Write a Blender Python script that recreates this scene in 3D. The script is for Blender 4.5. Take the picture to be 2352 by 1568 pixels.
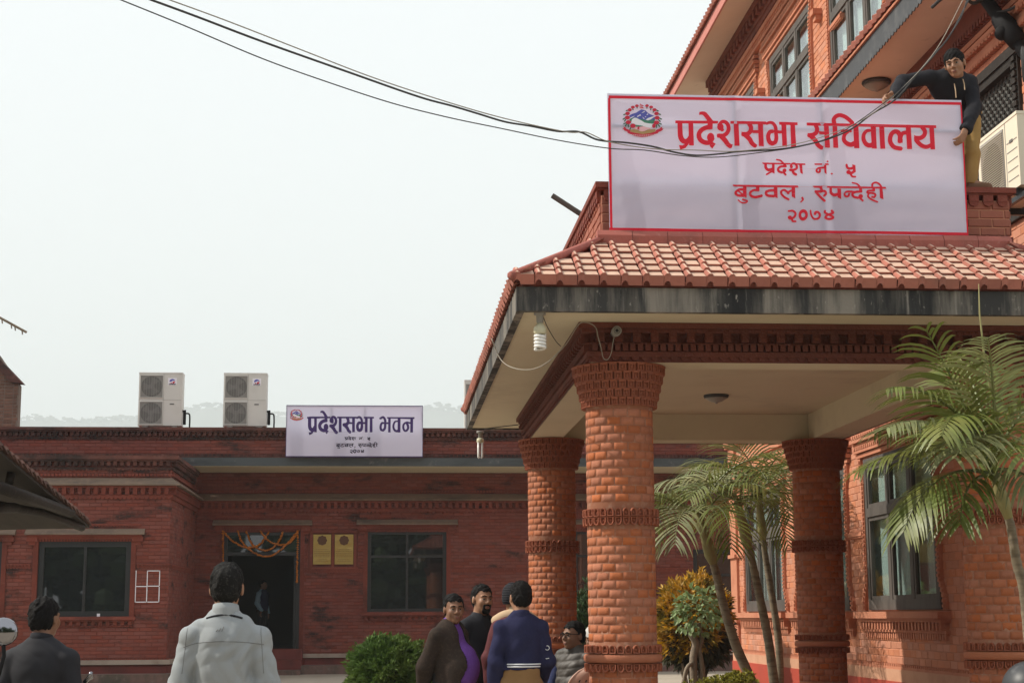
import bpy, math, random
import numpy as np
from mathutils import Vector, Matrix, noise as mnoise
random.seed(7); np.random.seed(7)
for _o in list(bpy.data.objects):
    bpy.data.objects.remove(_o)
S = bpy.context.scene
COL = S.collection
R = math.radians

# ------------------------------------------------------------------ camera, sky, sun, exposure
YAW, PITCH, ROLL, EYE = R(4.39), R(9.66), R(-0.31), 1.45
_f = Vector((math.sin(YAW)*math.cos(PITCH), math.cos(YAW)*math.cos(PITCH), math.sin(PITCH)))
_r = Vector((math.cos(YAW), -math.sin(YAW), 0)); _u = _r.cross(_f)
_r2 = math.cos(ROLL)*_r + math.sin(ROLL)*_u
_u2 = -math.sin(ROLL)*_r + math.cos(ROLL)*_u
cam = bpy.data.objects.new('camera', bpy.data.cameras.new('camera'))
COL.objects.link(cam)
m = Matrix((_r2, _u2, -_f)).transposed().to_4x4(); m.translation = (0, 0, EYE)
cam.matrix_world = m
cam.data.sensor_width = 36; cam.data.lens = 36*3690/2352
cam.data.clip_start = 0.05; cam.data.clip_end = 12000
S.camera = cam

SUN_EL, SUN_A = R(43), R(8)          # the sun stands left of and a little behind the buildings
sun_dir = Vector((-math.cos(SUN_EL)*math.cos(SUN_A), math.cos(SUN_EL)*math.sin(SUN_A), math.sin(SUN_EL)))
W = bpy.data.worlds.new("World"); S.world = W; W.use_nodes = True
nt = W.node_tree; nt.nodes.clear()
sky = nt.nodes.new('ShaderNodeTexSky'); sky.sky_type = 'NISHITA'; sky.sun_disc = False
sky.sun_elevation = SUN_EL; sky.sun_rotation = math.atan2(sun_dir.x, sun_dir.y) % (2*math.pi)
sky.air_density = 1.5; sky.dust_density = 6; sky.ozone_density = 1
mx = nt.nodes.new('ShaderNodeMix'); mx.data_type = 'RGBA'; mx.inputs[0].default_value = 0.86
mx.inputs[7].default_value = (9.0, 9.3, 9.5, 1)      # the white veil of a hazy day over the whole sky
bg = nt.nodes.new('ShaderNodeBackground'); bg.inputs[1].default_value = 0.10
wo = nt.nodes.new('ShaderNodeOutputWorld')
nt.links.new(sky.outputs[0], mx.inputs[6]); nt.links.new(mx.outputs[2], bg.inputs[0]); nt.links.new(bg.outputs[0], wo.inputs[0])
sl = bpy.data.lights.new('sun', 'SUN'); sl.energy = 5.0; sl.angle = R(0.9); sl.color = (1, .93, .82)
sun = bpy.data.objects.new('sun', sl); COL.objects.link(sun)
sun.rotation_euler = sun_dir.to_track_quat('Z', 'Y').to_euler(); sun.location = (-30, 10, 40)
S.view_settings.view_transform = 'Standard'; S.view_settings.look = 'None'
S.view_settings.gamma = 1; S.view_settings.use_curve_mapping = False; S.view_settings.exposure = 0.35
S.cycles.max_bounces = 8; S.cycles.volume_bounces = 1; S.cycles.transparent_max_bounces = 16
S.cycles.use_denoising = True

# ------------------------------------------------------------------ helpers
ORG = {}
def bp(x, y, X=None, Y=None, Z=None):     # where the ray of a photo point (2352 px wide scale) meets a plane of the place
    d = _f + _r2*((x-1176)/3690) - _u2*((y-784)/3690)
    t = X/d.x if X is not None else (Y/d.y if Y is not None else (Z-EYE)/d.z)
    return Vector((0, 0, EYE)) + d*t

def put(o, parent=None, org=(0, 0, 0)):
    COL.objects.link(o)
    if parent is not None:
        o.parent = parent
    ORG[o.name] = Vector(org)
    return o

def tag(o, label=None, cat=None, group=None, kind=None):
    if label: o['label'] = label
    if cat: o['category'] = cat
    if group: o['group'] = group
    if kind: o['kind'] = kind
    return o

def thing(name, loc, label, cat, group=None):
    o = bpy.data.objects.new(name, None); o.empty_display_size = .1
    o.location = loc
    put(o, None, loc)
    return tag(o, label, cat, group)

class MB:
    def __init__(s): s.v = []; s.f = []
    def add(s, vs, fs):
        n = len(s.v); s.v += [tuple(p) for p in vs]; s.f += [tuple(i+n for i in f) for f in fs]; return s
    def box(s, x0, x1, y0, y1, z0, z1):
        if x0 > x1: x0, x1 = x1, x0
        if y0 > y1: y0, y1 = y1, y0
        if z0 > z1: z0, z1 = z1, z0
        return s.add([(x0,y0,z0),(x1,y0,z0),(x1,y1,z0),(x0,y1,z0),(x0,y0,z1),(x1,y0,z1),(x1,y1,z1),(x0,y1,z1)],
                     [(3,2,1,0),(4,5,6,7),(0,1,5,4),(1,2,6,5),(2,3,7,6),(3,0,4,7)])
    def quad(s, a, b, c, d): return s.add([a,b,c,d], [(0,1,2,3)])
    def prism(s, poly, a, b, ax='y'):        # poly in the two other axes, extruded from a to b along ax
        n = len(poly)
        mk = {'y': lambda p, t: (p[0], t, p[1]), 'x': lambda p, t: (t, p[0], p[1]), 'z': lambda p, t: (p[0], p[1], t)}[ax]
        vs = [mk(p, a) for p in poly] + [mk(p, b) for p in poly]
        fs = [tuple(range(n)), tuple(range(2*n-1, n-1, -1))] + [(i, i+n, (i+1) % n+n, (i+1) % n) for i in range(n)]
        return s.add(vs, fs)
    def tube(s, pts, r, n=6, cap=True):
        pts = [Vector(p) for p in pts]; m = len(pts)
        rs = r if isinstance(r, (list, tuple)) else [r]*m
        vs = []; up = None
        for i, p in enumerate(pts):
            t = (pts[min(i+1, m-1)] - pts[max(i-1, 0)]).normalized()
            if up is None:
                up = Vector((0, 0, 1)) if abs(t.z) < .9 else Vector((0, 1, 0))
            a = t.cross(up).normalized(); up = a.cross(t).normalized()
            for k in range(n):
                w = 2*math.pi*k/n
                vs.append(p + (a*math.cos(w) + up*math.sin(w))*rs[i])
        fs = [(i*n+k, i*n+(k+1) % n, (i+1)*n+(k+1) % n, (i+1)*n+k) for i in range(m-1) for k in range(n)]
        if cap: fs += [tuple(range(n-1, -1, -1)), tuple((m-1)*n+k for k in range(n))]
        return s.add(vs, fs)
    def lathe(s, prof, c=(0, 0, 0), n=24):
        vs = [(c[0]+r*math.cos(2*math.pi*k/n), c[1]+r*math.sin(2*math.pi*k/n), c[2]+z) for r, z in prof for k in range(n)]
        m = len(prof)
        fs = [(i*n+k, i*n+(k+1) % n, (i+1)*n+(k+1) % n, (i+1)*n+k) for i in range(m-1) for k in range(n)]
        fs += [tuple(range(n-1, -1, -1)), tuple((m-1)*n+k for k in range(n))]
        return s.add(vs, fs)
    def ball(s, c, r, nu=10, nv=6):
        if not isinstance(r, (list, tuple)): r = (r, r, r)
        prof = [(math.sin(math.pi*j/nv), -math.cos(math.pi*j/nv)) for j in range(nv+1)]
        vs = [(c[0]+a*r[0]*math.cos(2*math.pi*k/nu), c[1]+a*r[1]*math.sin(2*math.pi*k/nu), c[2]+b*r[2]) for a, b in prof for k in range(nu)]
        fs = [(j*nu+k, j*nu+(k+1) % nu, (j+1)*nu+(k+1) % nu, (j+1)*nu+k) for j in range(nv) for k in range(nu)]
        return s.add(vs, fs)
    def mesh(s, name, mat=None, smooth=False, org=(0, 0, 0)):
        me = bpy.data.meshes.new(name)
        o = Vector(org)
        me.from_pydata([(p[0]-o.x, p[1]-o.y, p[2]-o.z) for p in s.v], [], s.f)
        if smooth: me.shade_smooth()
        if mat: me.materials.append(mat)
        me.update()
        return me
    def obj(s, name, mat, parent=None, smooth=False, org=None, kind=None):   # world coordinates in, child of parent out
        og = ORG[parent.name] if parent is not None else Vector(org or (0, 0, 0))
        o = bpy.data.objects.new(name, s.mesh(name, mat, smooth, og))
        if parent is None: o.location = og
        put(o, parent, og)
        if kind: o['kind'] = kind
        return o

def inst(name, me, parent, mw):               # one more piece sharing mesh data, at a place in the world
    o = bpy.data.objects.new(name, me)
    COL.objects.link(o); o.parent = parent
    o.matrix_local = Matrix.Translation(-ORG[parent.name]) @ mw
    return o

def copy_tree(o, parent=None):
    c = o.copy(); COL.objects.link(c)
    ORG[c.name] = ORG.get(o.name, Vector())
    if parent is not None: c.parent = parent
    for ch in o.children: copy_tree(ch, c)
    return c

def spline(P, n=8):                            # Catmull-Rom through points of any dimension
    P = [np.array(p, float) for p in P]
    if len(P) < 3: return [tuple(P[0]+(P[-1]-P[0])*i/n) for i in range(n+1)]
    out = []
    for i in range(len(P)-1):
        p0 = P[i-1] if i else 2*P[0]-P[1]; p1, p2 = P[i], P[i+1]
        p3 = P[i+2] if i+2 < len(P) else 2*P[-1]-P[-2]
        for k in range(n):
            t = k/n
            out.append(.5*(2*p1+(p2-p0)*t+(2*p0-5*p1+4*p2-p3)*t*t+(3*p1-p0-3*p2+p3)*t**3))
    out.append(P[-1])
    return [tuple(p) for p in out]

# ------------------------------------------------------------------ materials
MATS = {}
def mat(name, col, rough=.8, stains=(), island=0, bump=None, metal=0, spec=.3, sat=0, trans=0, coat=0, alpha=None):
    """stains: (scale xyz, other colour, ramp low, ramp high, amount) in metres of the place; island: brightness spread per piece"""
    m_ = bpy.data.materials.new(name); m_.use_nodes = True
    t = m_.node_tree; N = t.nodes; L = t.links
    b = N['Principled BSDF']
    b.inputs['Roughness'].default_value = rough; b.inputs['Metallic'].default_value = metal
    b.inputs['Specular IOR Level'].default_value = spec; b.inputs['Coat Weight'].default_value = coat
    rgb = N.new('ShaderNodeRGB'); rgb.outputs[0].default_value = (*col, 1); c = rgb.outputs[0]
    pos = N.new('ShaderNodeNewGeometry')
    if island:
        oi = N.new('ShaderNodeObjectInfo')
        ad = N.new('ShaderNodeMath'); ad.operation = 'ADD'
        L.new(pos.outputs['Random Per Island'], ad.inputs[0]); L.new(oi.outputs['Random'], ad.inputs[1])
        fr = N.new('ShaderNodeMath'); fr.operation = 'FRACT'; L.new(ad.outputs[0], fr.inputs[0])
        mr = N.new('ShaderNodeMapRange'); mr.inputs[3].default_value = 1-island; mr.inputs[4].default_value = 1+island
        L.new(fr.outputs[0], mr.inputs[0])
        h = N.new('ShaderNodeHueSaturation'); L.new(mr.outputs[0], h.inputs['Value']); L.new(c, h.inputs['Color'])
        if sat:
            m2 = N.new('ShaderNodeMath'); m2.operation = 'MULTIPLY'; m2.inputs[1].default_value = 7.13
            L.new(fr.outputs[0], m2.inputs[0]); f2 = N.new('ShaderNodeMath'); f2.operation = 'FRACT'; L.new(m2.outputs[0], f2.inputs[0])
            r2 = N.new('ShaderNodeMapRange'); r2.inputs[3].default_value = 1-sat; r2.inputs[4].default_value = 1+sat
            L.new(f2.outputs[0], r2.inputs[0]); L.new(r2.outputs[0], h.inputs['Saturation'])
        c = h.outputs[0]
    for sc, c2, lo, hi, am in stains:
        mp = N.new('ShaderNodeMapping'); mp.inputs['Scale'].default_value = sc if isinstance(sc, tuple) else (sc, sc, sc)
        L.new(pos.outputs['Position'], mp.inputs[0])
        nz = N.new('ShaderNodeTexNoise'); nz.inputs['Scale'].default_value = 1; nz.inputs['Detail'].default_value = 6; nz.inputs['Roughness'].default_value = .62
        L.new(mp.outputs[0], nz.inputs['Vector'])
        rg = N.new('ShaderNodeMapRange'); rg.inputs[1].default_value = lo; rg.inputs[2].default_value = hi; rg.inputs[4].default_value = am
        L.new(nz.outputs['Fac'], rg.inputs[0])
        mi = N.new('ShaderNodeMix'); mi.data_type = 'RGBA'; mi.inputs[7].default_value = (*c2, 1)
        L.new(rg.outputs[0], mi.inputs[0]); L.new(c, mi.inputs[6]); c = mi.outputs[2]
    L.new(c, b.inputs['Base Color'])
    if bump:
        nz = N.new('ShaderNodeTexNoise'); nz.inputs['Scale'].default_value = bump[0]; nz.inputs['Detail'].default_value = 4
        L.new(pos.outputs['Position'], nz.inputs['Vector'])
        bn = N.new('ShaderNodeBump'); bn.inputs['Strength'].default_value = bump[1]; bn.inputs['Distance'].default_value = bump[2]
        L.new(nz.outputs['Fac'], bn.inputs['Height']); L.new(bn.outputs[0], b.inputs['Normal'])
    if trans:
        tr = N.new('ShaderNodeBsdfTranslucent'); L.new(c, tr.inputs[0])
        ms = N.new('ShaderNodeMixShader'); ms.inputs[0].default_value = trans
        L.new(b.outputs[0], ms.inputs[1]); L.new(tr.outputs[0], ms.inputs[2])
        L.new(ms.outputs[0], N['Material Output'].inputs[0])
    if alpha is not None:
        b.inputs['Alpha'].default_value = alpha
    MATS[name] = m_
    return m_

SOOT = (.018, .017, .016)
mat('far_brick', (.195, .058, .042), .85, [(.5, (.15,.034,.024), .45, .7, .6), ((1.3,1.3,3), SOOT, .55, .66, .85), (9, (.30,.10,.065), .56, .75, .35)], island=.12, sat=.08, bump=(60, .4, .01))
mat('far_trim', (.21, .052, .034), .85, [(1.2, (.10,.030,.022), .45, .68, .8), (14, (.31,.13,.09), .55, .75, .4)], bump=(50, .5, .01))
mat('sooty_brick', (.13, .050, .038), .9, [((.7,.7,2), SOOT, .42, .62, .9), (5, (.24,.11,.09), .55, .72, .5)], island=.25, bump=(50, .5, .01))
mat('far_mortar', (.16, .050, .037), .95, [(3, (.05,.02,.017), .4, .7, .6)])
mat('olive_ledge', (.20, .145, .105), .9, [((.8,3,3), (.06,.055,.05), .5, .7, .7), (8, (.30,.20,.15), .5, .75, .5)])
mat('plinth_red', (.16, .035, .028), .7, [(2, (.07,.025,.022), .45, .7, .7)])
mat('terrace_face', (.17, .10, .085), .9, [((2,2,1), (.06,.06,.045), .45, .65, .8), (7, (.25,.2,.18), .55, .75, .5)])
mat('dusty_top', (.34, .28, .23), .95, [(3, (.20,.15,.12), .45, .7, .6)])
mat('grey_slab', (.075, .085, .088), .9, [((.4,3,3), (.03,.034,.035), .45, .65, .7), (2.5, (.20,.20,.19), .60, .72, .7)], bump=(30, .3, .01))
mat('cream_paint', (.62, .56, .40), .8, [(1.1, (.50,.44,.30), .5, .75, .5), (.6, (.33,.28,.21), .57, .76, .6), (3.5, (.25,.21,.16), .66, .78, .5)], bump=(25, .15, .006))
mat('black_frame', (.008, .009, .010), .45, [(4, (.015,.016,.017), .5, .7, .5)], spec=.5)
mat('window_glass', (.010, .013, .014), .02, spec=1.0)
mat('col_brick', (.385, .132, .062), .82, [(16, (.62,.56,.50), .735, .76, .8), (2.2, (.28,.09,.047), .45, .7, .6), (30, (.48,.21,.12), .58, .8, .5)], island=.15, sat=.10, bump=(90, .5, .006))
mat('col_carved', (.31, .098, .052), .85, [(6, (.22,.075,.045), .45, .7, .5), (40, (.46,.2,.12), .55, .8, .4)], bump=(70, .5, .006))
mat('col_mortar', (.31, .13, .075), .95, [(20, (.42,.27,.2), .5, .7, .6)])
mat('beam_red', (.145, .042, .028), .85, [(3, (.09,.03,.022), .45, .68, .7), (35, (.28,.09,.05), .55, .8, .5)], bump=(60, .5, .01))
mat('fascia', (.046, .045, .043), .9, [((4.5,4.5,.5), (.27,.24,.20), .45, .62, .85), ((2.2,2.2,.2), (.016,.016,.017), .48, .6, .85), ((16,16,1.2), (.34,.31,.27), .60, .70, .7), ((30,30,14), (.45,.41,.36), .62, .72, .6)], bump=(40, .4, .01))
mat('parapet_brick', (.30, .105, .068), .85, [(2, (.2,.07,.05), .45, .7, .6)], island=.12, bump=(70, .4, .006))
mat('roof_tile', (.38, .14, .10), .8, [(1.7, (.23,.11,.085), .52, .72, .7), (14, (.30,.10,.075), .5, .75, .6), (4, (.20,.12,.09), .58, .75, .5)], island=.16, bump=(90, .3, .004))
mat('tile_dusty', (.57, .39, .29), .9, [(1.3, (.40,.27,.20), .5, .75, .6), (12, (.44,.22,.15), .48, .75, .6), (60, (.62,.43,.32), .5, .8, .4)], island=.06, bump=(90, .3, .004))
mat('ridge_red', (.36, .11, .085), .8, [(6, (.24,.09,.07), .45, .7, .7), (25, (.46,.22,.18), .58, .75, .6)], bump=(50, .4, .006))
mat('wing_brick', (.52, .225, .135), .85, [(.7, (.47,.17,.09), .45, .72, .6), (12, (.62,.30,.19), .5, .75, .5)], island=.13, sat=.12, bump=(70, .4, .006))
mat('wing_mortar', (.50, .23, .145), .95)
mat('wing_trim', (.50, .205, .12), .85, [(3, (.36,.11,.06), .45, .7, .6), (20, (.60,.30,.19), .56, .78, .5)], bump=(60, .5, .008))
mat('wing_shaded_trim', (.20, .065, .045), .9, [(2.5, (.09,.035,.027), .45, .7, .7)], bump=(40, .5, .01))  # wing trim with the shade below the eaves put into its colour
mat('wing_plinth', (.42, .065, .040), .6, [(1.5, (.33,.06,.04), .45, .7, .6)])
mat('peach_band', (.55, .30, .19), .85, [(4, (.42,.2,.12), .45, .7, .6)])
mat('soffit_tan', (.72, .61, .49), .85, [(.8, (.60,.50,.39), .45, .7, .6), (5, (.3,.23,.17), .64, .75, .4)])
mat('eave_pink', (.50, .19, .155), .75, [((3,3,.6), (.38,.13,.11), .5, .7, .5)])
mat('valance', (.045, .048, .052), .6, [(6, (.12,.12,.12), .5, .72, .6)], spec=.4)
mat('grey_wood', (.10, .088, .078), .7, [((9,9,1.2), (.05,.045,.04), .45, .7, .7)], bump=(60, .3, .004))
mat('dark_wood', (.022, .018, .015), .8, [(12, (.06,.05,.045), .5, .75, .6)], bump=(70, .6, .006))
mat('curtain', (.62, .66, .64), .9, [((6,6,.2), (.50,.54,.53), .42, .6, .7)])
mat('soil', (.20, .155, .11), .95, [(.6, (.28,.22,.165), .42, .65, .8), (6, (.13,.10,.07), .55, .75, .6)], bump=(8, .5, .03))
mat('paving', (.36, .31, .245), .95, [(.5, (.29,.245,.19), .42, .65, .8), (5, (.42,.37,.31), .5, .75, .5)], bump=(14, .3, .015))
mat('hill', (.045, .060, .040), .95, [(.02, (.03,.045,.03), .4, .7, .8)])
mat('white_metal', (.60, .585, .54), .45, [(3, (.50,.48,.43), .5, .75, .5)], spec=.4)
mat('grille', (.30, .29, .265), .5)
mat('fan_dark', (.13, .127, .12), .7)
mat('black_plastic', (.012, .012, .013), .75, spec=.15)
mat('wire', (.05, .05, .05), .8)
mat('wire_pale', (.30, .27, .22), .7)
mat('vinyl', (.84, .815, .99), .5, [(.9, (.83,.79,.96), .4, .7, .6)], trans=.48, bump=(3.2, .25, .05), spec=.2)
mat('print_red', (.80, .022, .050), .55, trans=.30)
mat('print_purple', (.065, .035, .155), .55, trans=.2)
mat('print_navy', (.025, .02, .055), .55)
mat('print_blue', (.10, .11, .42), .55)
mat('print_green', (.06, .22, .14), .55)
mat('print_leaf', (.05, .14, .09), .55)
mat('print_brown', (.40, .26, .11), .55)
mat('print_pink', (.80, .45, .48), .55)
mat('print_white', (.80, .78, .82), .55)
mat('print_crimson', (.55, .02, .05), .55)
mat('brass', (.34, .24, .08), .38, [(7, (.36,.23,.07), .42, .66, .7)], metal=1, bump=(5, .6, .03))
mat('brass_mark', (.10, .045, .02), .6)
mat('marigold', (.42, .13, .012), .8, island=.25)
mat('bulb_glass', (.78, .77, .73), .25, spec=.5)
mat('bulb_base', (.55, .52, .36), .5)
mat('frosted', (.30, .29, .26), .3)
mat('leaf_palm', (.12, .155, .028), .45, [(3, (.19,.19,.045), .42, .66, .8)], island=.3, trans=.25, spec=.45)
mat('leaf_palm_pale', (.21, .23, .10), .5, [(3, (.28,.24,.08), .45, .7, .6)], island=.25, trans=.25, spec=.45)
mat('palm_trunk', (.22, .18, .125), .9, [((4,4,22), (.11,.09,.065), .45, .62, .8)], bump=(40, .5, .006))
mat('palm_shaft', (.26, .24, .10), .6, [((5,5,1.5), (.20,.15,.06), .45, .7, .7)])
mat('bush_green', (.085, .15, .030), .7, [(2.5, (.14,.20,.04), .45, .65, .8)], island=.35, trans=.2)
mat('conifer', (.045, .085, .030), .7, island=.3, trans=.15)
mat('croton', (.52, .30, .035), .55, [(3.5, (.12,.12,.025), .50, .60, .85)], island=.35, sat=.1, trans=.2)
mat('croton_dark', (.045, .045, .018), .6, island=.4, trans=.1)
mat('hedge_yellow', (.26, .25, .03), .6, island=.35, trans=.25)
mat('leaf_variegated', (.21, .30, .12), .5, [(26, (.40,.46,.28), .5, .62, .8)], island=.25, trans=.25)
mat('bark', (.24, .19, .14), .9, [(12, (.13,.10,.075), .45, .7, .7)], bump=(40, .6, .01))
mat('tree_far', (.07, .105, .05), .8, island=.4)
mat('skin', (.30, .155, .090), .5, [(30, (.25,.12,.07), .5, .75, .4)], spec=.35)
mat('skin_dark', (.21, .105, .062), .5, [(30, (.17,.08,.045), .5, .75, .4)], spec=.35)
mat('lips', (.22, .085, .065), .5)
mat('hair', (.007, .006, .006), .7, [(60, (.014,.013,.012), .5, .7, .7)], spec=.12, bump=(260, .8, .006))
mat('hair_grey', (.010, .0095, .009), .7, [(90, (.075,.07,.065), .54, .72, .8)], spec=.12, bump=(240, .8, .006))
mat('eye', (.32, .29, .26), .3)
mat('iris', (.012, .008, .006), .2)
mat('lens_dark', (.03, .032, .035), .05, spec=.8)
# ------------------------------------------------------------------ ground and hills
g = MB()
def gz(y): return 0.135*max(0, min(1, (y-15)/22.5))
ys = [-60, -5, 5, 15, 20, 26, 32, 37.5, 60, 7000]
for a, b in zip(ys, ys[1:]):
    xs = [-5000, -20, -8, 0, 8, 20, 5000]
    for c, d in zip(xs, xs[1:]):
        g.quad((c, a, gz(a)), (d, a, gz(a)), (d, b, gz(b)), (c, b, gz(b)))
o = g.obj('courtyard_ground', MATS['paving']); tag(o, 'pale dusty beige ground of the courtyard', kind='structure')
g = MB()
g.box(2.2, 5.98, 19.0, 30.0, .02, .17)
o = g.obj('garden_bed', MATS['soil']); tag(o, 'brown soil bed under the palms beside the brick wing', kind='structure')

hill = MB()
prof = [(-1400, 980), (-500, 974), (40, 972), (75, 964), (130, 966), (200, 971), (290, 962), (330, 966), (400, 951), (440, 943), (480, 934), (520, 938), (600, 952),
        (660, 958), (760, 952), (880, 950), (960, 943), (1000, 936), (1060, 948), (1200, 962), (1700, 958), (2400, 970), (3900, 985)]
pts = []
for i in range(620):
    x = -1400 + i*5300/619
    for (a, ya), (b, yb) in zip(prof, prof[1:]):
        if a <= x <= b: y = ya+(yb-ya)*(x-a)/(b-a)
    y += 3.0*mnoise.noise((x*.03, 3, 0))+1.5*mnoise.noise((x*.13, 9, 0))
    pts.append(bp(x, y, Y=4000+140*mnoise.noise((x*.01, 0, 5))))
rows = []
for k, (dy, fz) in enumerate([(-1400, 0), (-850, .45), (-350, .82), (0, 1), (500, .7), (1300, 0)]):
    rows.append([(p.x, p.y+dy, -2 if fz == 0 else p.z*fz+(20*mnoise.noise((p.x*.006, dy, 2)) if fz < 1 else 0)) for p in pts])
n = len(pts)
hill.add([q for r_ in rows for q in r_], [(k*n+i, k*n+i+1, (k+1)*n+i+1, (k+1)*n+i) for k in range(5) for i in range(n-1)])
o = hill.obj('forested_hill', MATS['hill'], smooth=True); tag(o, 'low forested hill fading into the haze behind the hall', kind='structure')
wd = MB(); rs = random.Random(3)
for i, p in enumerate(pts):
    for j in range(3):
        q = Vector(p); q.x += rs.uniform(-10, 10); q.y -= rs.uniform(0, 100)
        h = rs.uniform(3, 8)*(1+.8*max(0, mnoise.noise((p.x*.01, 1, 1))))
        for k in range(3):
            wd.ball((q.x+rs.uniform(-7, 7), q.y, q.z-7+h*rs.uniform(.5, 1)), (rs.uniform(2, 8), rs.uniform(2, 8), rs.uniform(1.5, 4)), 6, 4)
o = wd.obj('hilltop_wood', MATS['hill']); tag(o, 'far trees along the top of the hazy hill', kind='stuff')

# ------------------------------------------------------------------ brickwork and mouldings
PARTS = 300
def brick_mesh(name, w, h, d, matl, jit=0):
    b = MB(); e = .006
    b.add([(0,0,0),(w,0,0),(w,0,h),(0,0,h),(e,-d,e),(w-e,-d,e),(w-e,-d,h-e),(e,-d,h-e)],
          [(4,5,6,7),(0,1,5,4),(1,2,6,5),(2,3,7,6),(3,0,4,7)])
    return b.mesh(name, matl)

class Brickwork:
    """courses of bricks on flat walls; the ones that show largest become parts, the rest one joined part"""
    def __init__(s, parent, matl, bw, bh, joint, proud):
        s.p, s.m, s.bw, s.bh, s.j, s.d = parent, matl, bw, bh, joint, proud; s.full = []; s.rest = []
    def wall(s, p0, u, W_, H_, holes=(), frm=0, pref=True):
        """p0 lower left corner seen from outside, u unit vector to the right seen from outside"""
        p0 = Vector(p0); u = Vector(u).normalized(); n = Vector((u.y, -u.x, 0))
        r_ = 0; rg = random.Random(int(abs(p0.x*100+p0.y*10+p0.z)))
        while (r_+.5)*s.bh < H_:
            v0 = r_*s.bh; v1 = min(H_, v0+s.bh-s.j); x = -s.bw/2 if r_ % 2 else 0
            while x < W_:
                a, b = max(0, x), min(W_, x+s.bw-s.j); segs = [(a, b)]
                for h0, h1, g0, g1 in holes:
                    if g0 < (v0+v1)/2 < g1:
                        nx = []
                        for c, d in segs:
                            if d <= h0 or c >= h1: nx.append((c, d))
                            else:
                                if c < h0: nx.append((c, h0))
                                if d > h1: nx.append((h1, d))
                        segs = nx
                for c, d in segs:
                    if d-c > .02:
                        P = p0+u*c+Vector((0, 0, v0))
                        (s.full if (d-c > s.bw-s.j-.001 and v1-v0 > s.bh-s.j-.001 and pref) else s.rest).append((P, u, n, d-c, v1-v0, rg.uniform(-.0025, .004)))
                x += s.bw
            r_ += 1
    def done(s, seen):
        """seen(P): does the photograph show a brick at P"""
        cand = sorted(s.full, key=lambda q: ((0 if seen(q[0]) else 1), q[0].length))
        me = brick_mesh('brick', s.bw-s.j, s.bh-s.j, s.d, s.m)
        for P, u, n, w, h, dj in cand[:PARTS]:
            mw = Matrix((u, -n, Vector((0, 0, 1)))).transposed().to_4x4(); mw.translation = P+n*dj
            inst('brick', me, s.p, mw)
        b = MB(); e = .006
        for P, u, n, w, h, dj in cand[PARTS:]+s.rest:
            q = lambda a, c, t: P+u*a+Vector((0, 0, c))+n*t
            b.add([q(0,0,0), q(w,0,0), q(w,h,0), q(0,h,0), q(e,e,s.d+dj), q(w-e,e,s.d+dj), q(w-e,h-e,s.d+dj), q(e,h-e,s.d+dj)],
                  [(4,5,6,7),(0,1,5,4),(1,2,6,5),(2,3,7,6),(3,0,4,7)])
        if b.v: b.obj('brick_courses', s.m, s.p, kind='stuff')

def run(mb, a, b, n, z0, z1, d, e0=0, e1=0, back=.02):
    """a straight moulding from a to b (plan points), standing d proud along n; e0,e1 lengthen the ends for corners"""
    a, b, n = Vector((*a, 0)), Vector((*b, 0)), Vector((*n, 0)); t = (b-a).normalized()
    a = a-t*e0; b = b+t*e1
    c = [a-n*back, b-n*back, b+n*d, a+n*d]
    xs = [p.x for p in c]; ys_ = [p.y for p in c]
    mb.box(min(xs), max(xs), min(ys_), max(ys_), z0, z1)
def blocks(mb, a, b, n, z0, z1, d, pitch, w, d0=0):
    a, b, n = Vector((*a, 0)), Vector((*b, 0)), Vector((*n, 0)); t = (b-a); L_ = t.length; t.normalize()
    k = int(L_/pitch)
    for i in range(k):
        c = a+t*((i+.5)*L_/k); p, q = c-t*w/2, c+t*w/2
        run(mb, p[:2], q[:2], n[:2], z0, z1, d, back=-d0)
def scallops(mb, a, b, n, z1, r, d, pitch=None):
    """a row of small half discs hanging from z1"""
    a, b, n = Vector((*a, 0)), Vector((*b, 0)), Vector((*n, 0)); t = (b-a); L_ = t.length; t.normalize(); pitch = pitch or 2*r
    k = int(L_/pitch)
    for i in range(k):
        c = a+t*((i+.5)*L_/k)+Vector((0, 0, z1)); ps = [c+t*(-r*math.cos(w))+Vector((0, 0, -r*math.sin(w))) for w in (0, .8, 1.57, 2.34, 3.14)]
        f = [p+n*d for p in ps]; m_ = len(ps)
        mb.add(ps+f, [tuple(range(m_, 2*m_))]+[(j, j+1, j+1+m_, j+m_) for j in range(m_-1)])

def window(parent, X0, X1, z0, z1, Y, cols, rows, frame, depth=.16, fw=.085, mw=.055, pane=None, name='window'):
    """a window in a wall that faces the camera (-Y); rows: list of split heights as fractions"""
    f = MB(); yf = Y+depth
    f.box(X0, X0+fw, yf-.07, yf, z0, z1); f.box(X1-fw, X1, yf-.07, yf, z0, z1)
    f.box(X0+fw, X1-fw, yf-.07, yf, z0, z0+fw); f.box(X0+fw, X1-fw, yf-.07, yf, z1-fw, z1)
    xs = [X0+fw+(X1-X0-2*fw)*c for c in cols]; zs = [z0+fw+(z1-z0-2*fw)*r_ for r_ in rows]
    for x in xs[1:-1]: f.box(x-mw/2, x+mw/2, yf-.062, yf-.004, z0+fw, z1-fw)
    for z in zs[1:-1]: f.box(X0+fw, X1-fw, yf-.066, yf-.002, z-mw/2, z+mw/2)
    w = f.obj(name, frame, parent)
    for i in range(len(xs)-1):
        for j in range(len(zs)-1):
            p = MB(); p.box(xs[i]-.005, xs[i+1]+.005, yf-.03, yf-.022, zs[j]-.005, zs[j+1]+.005)
            p.obj('pane', pane or MATS['window_glass'], w)
    return w

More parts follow.
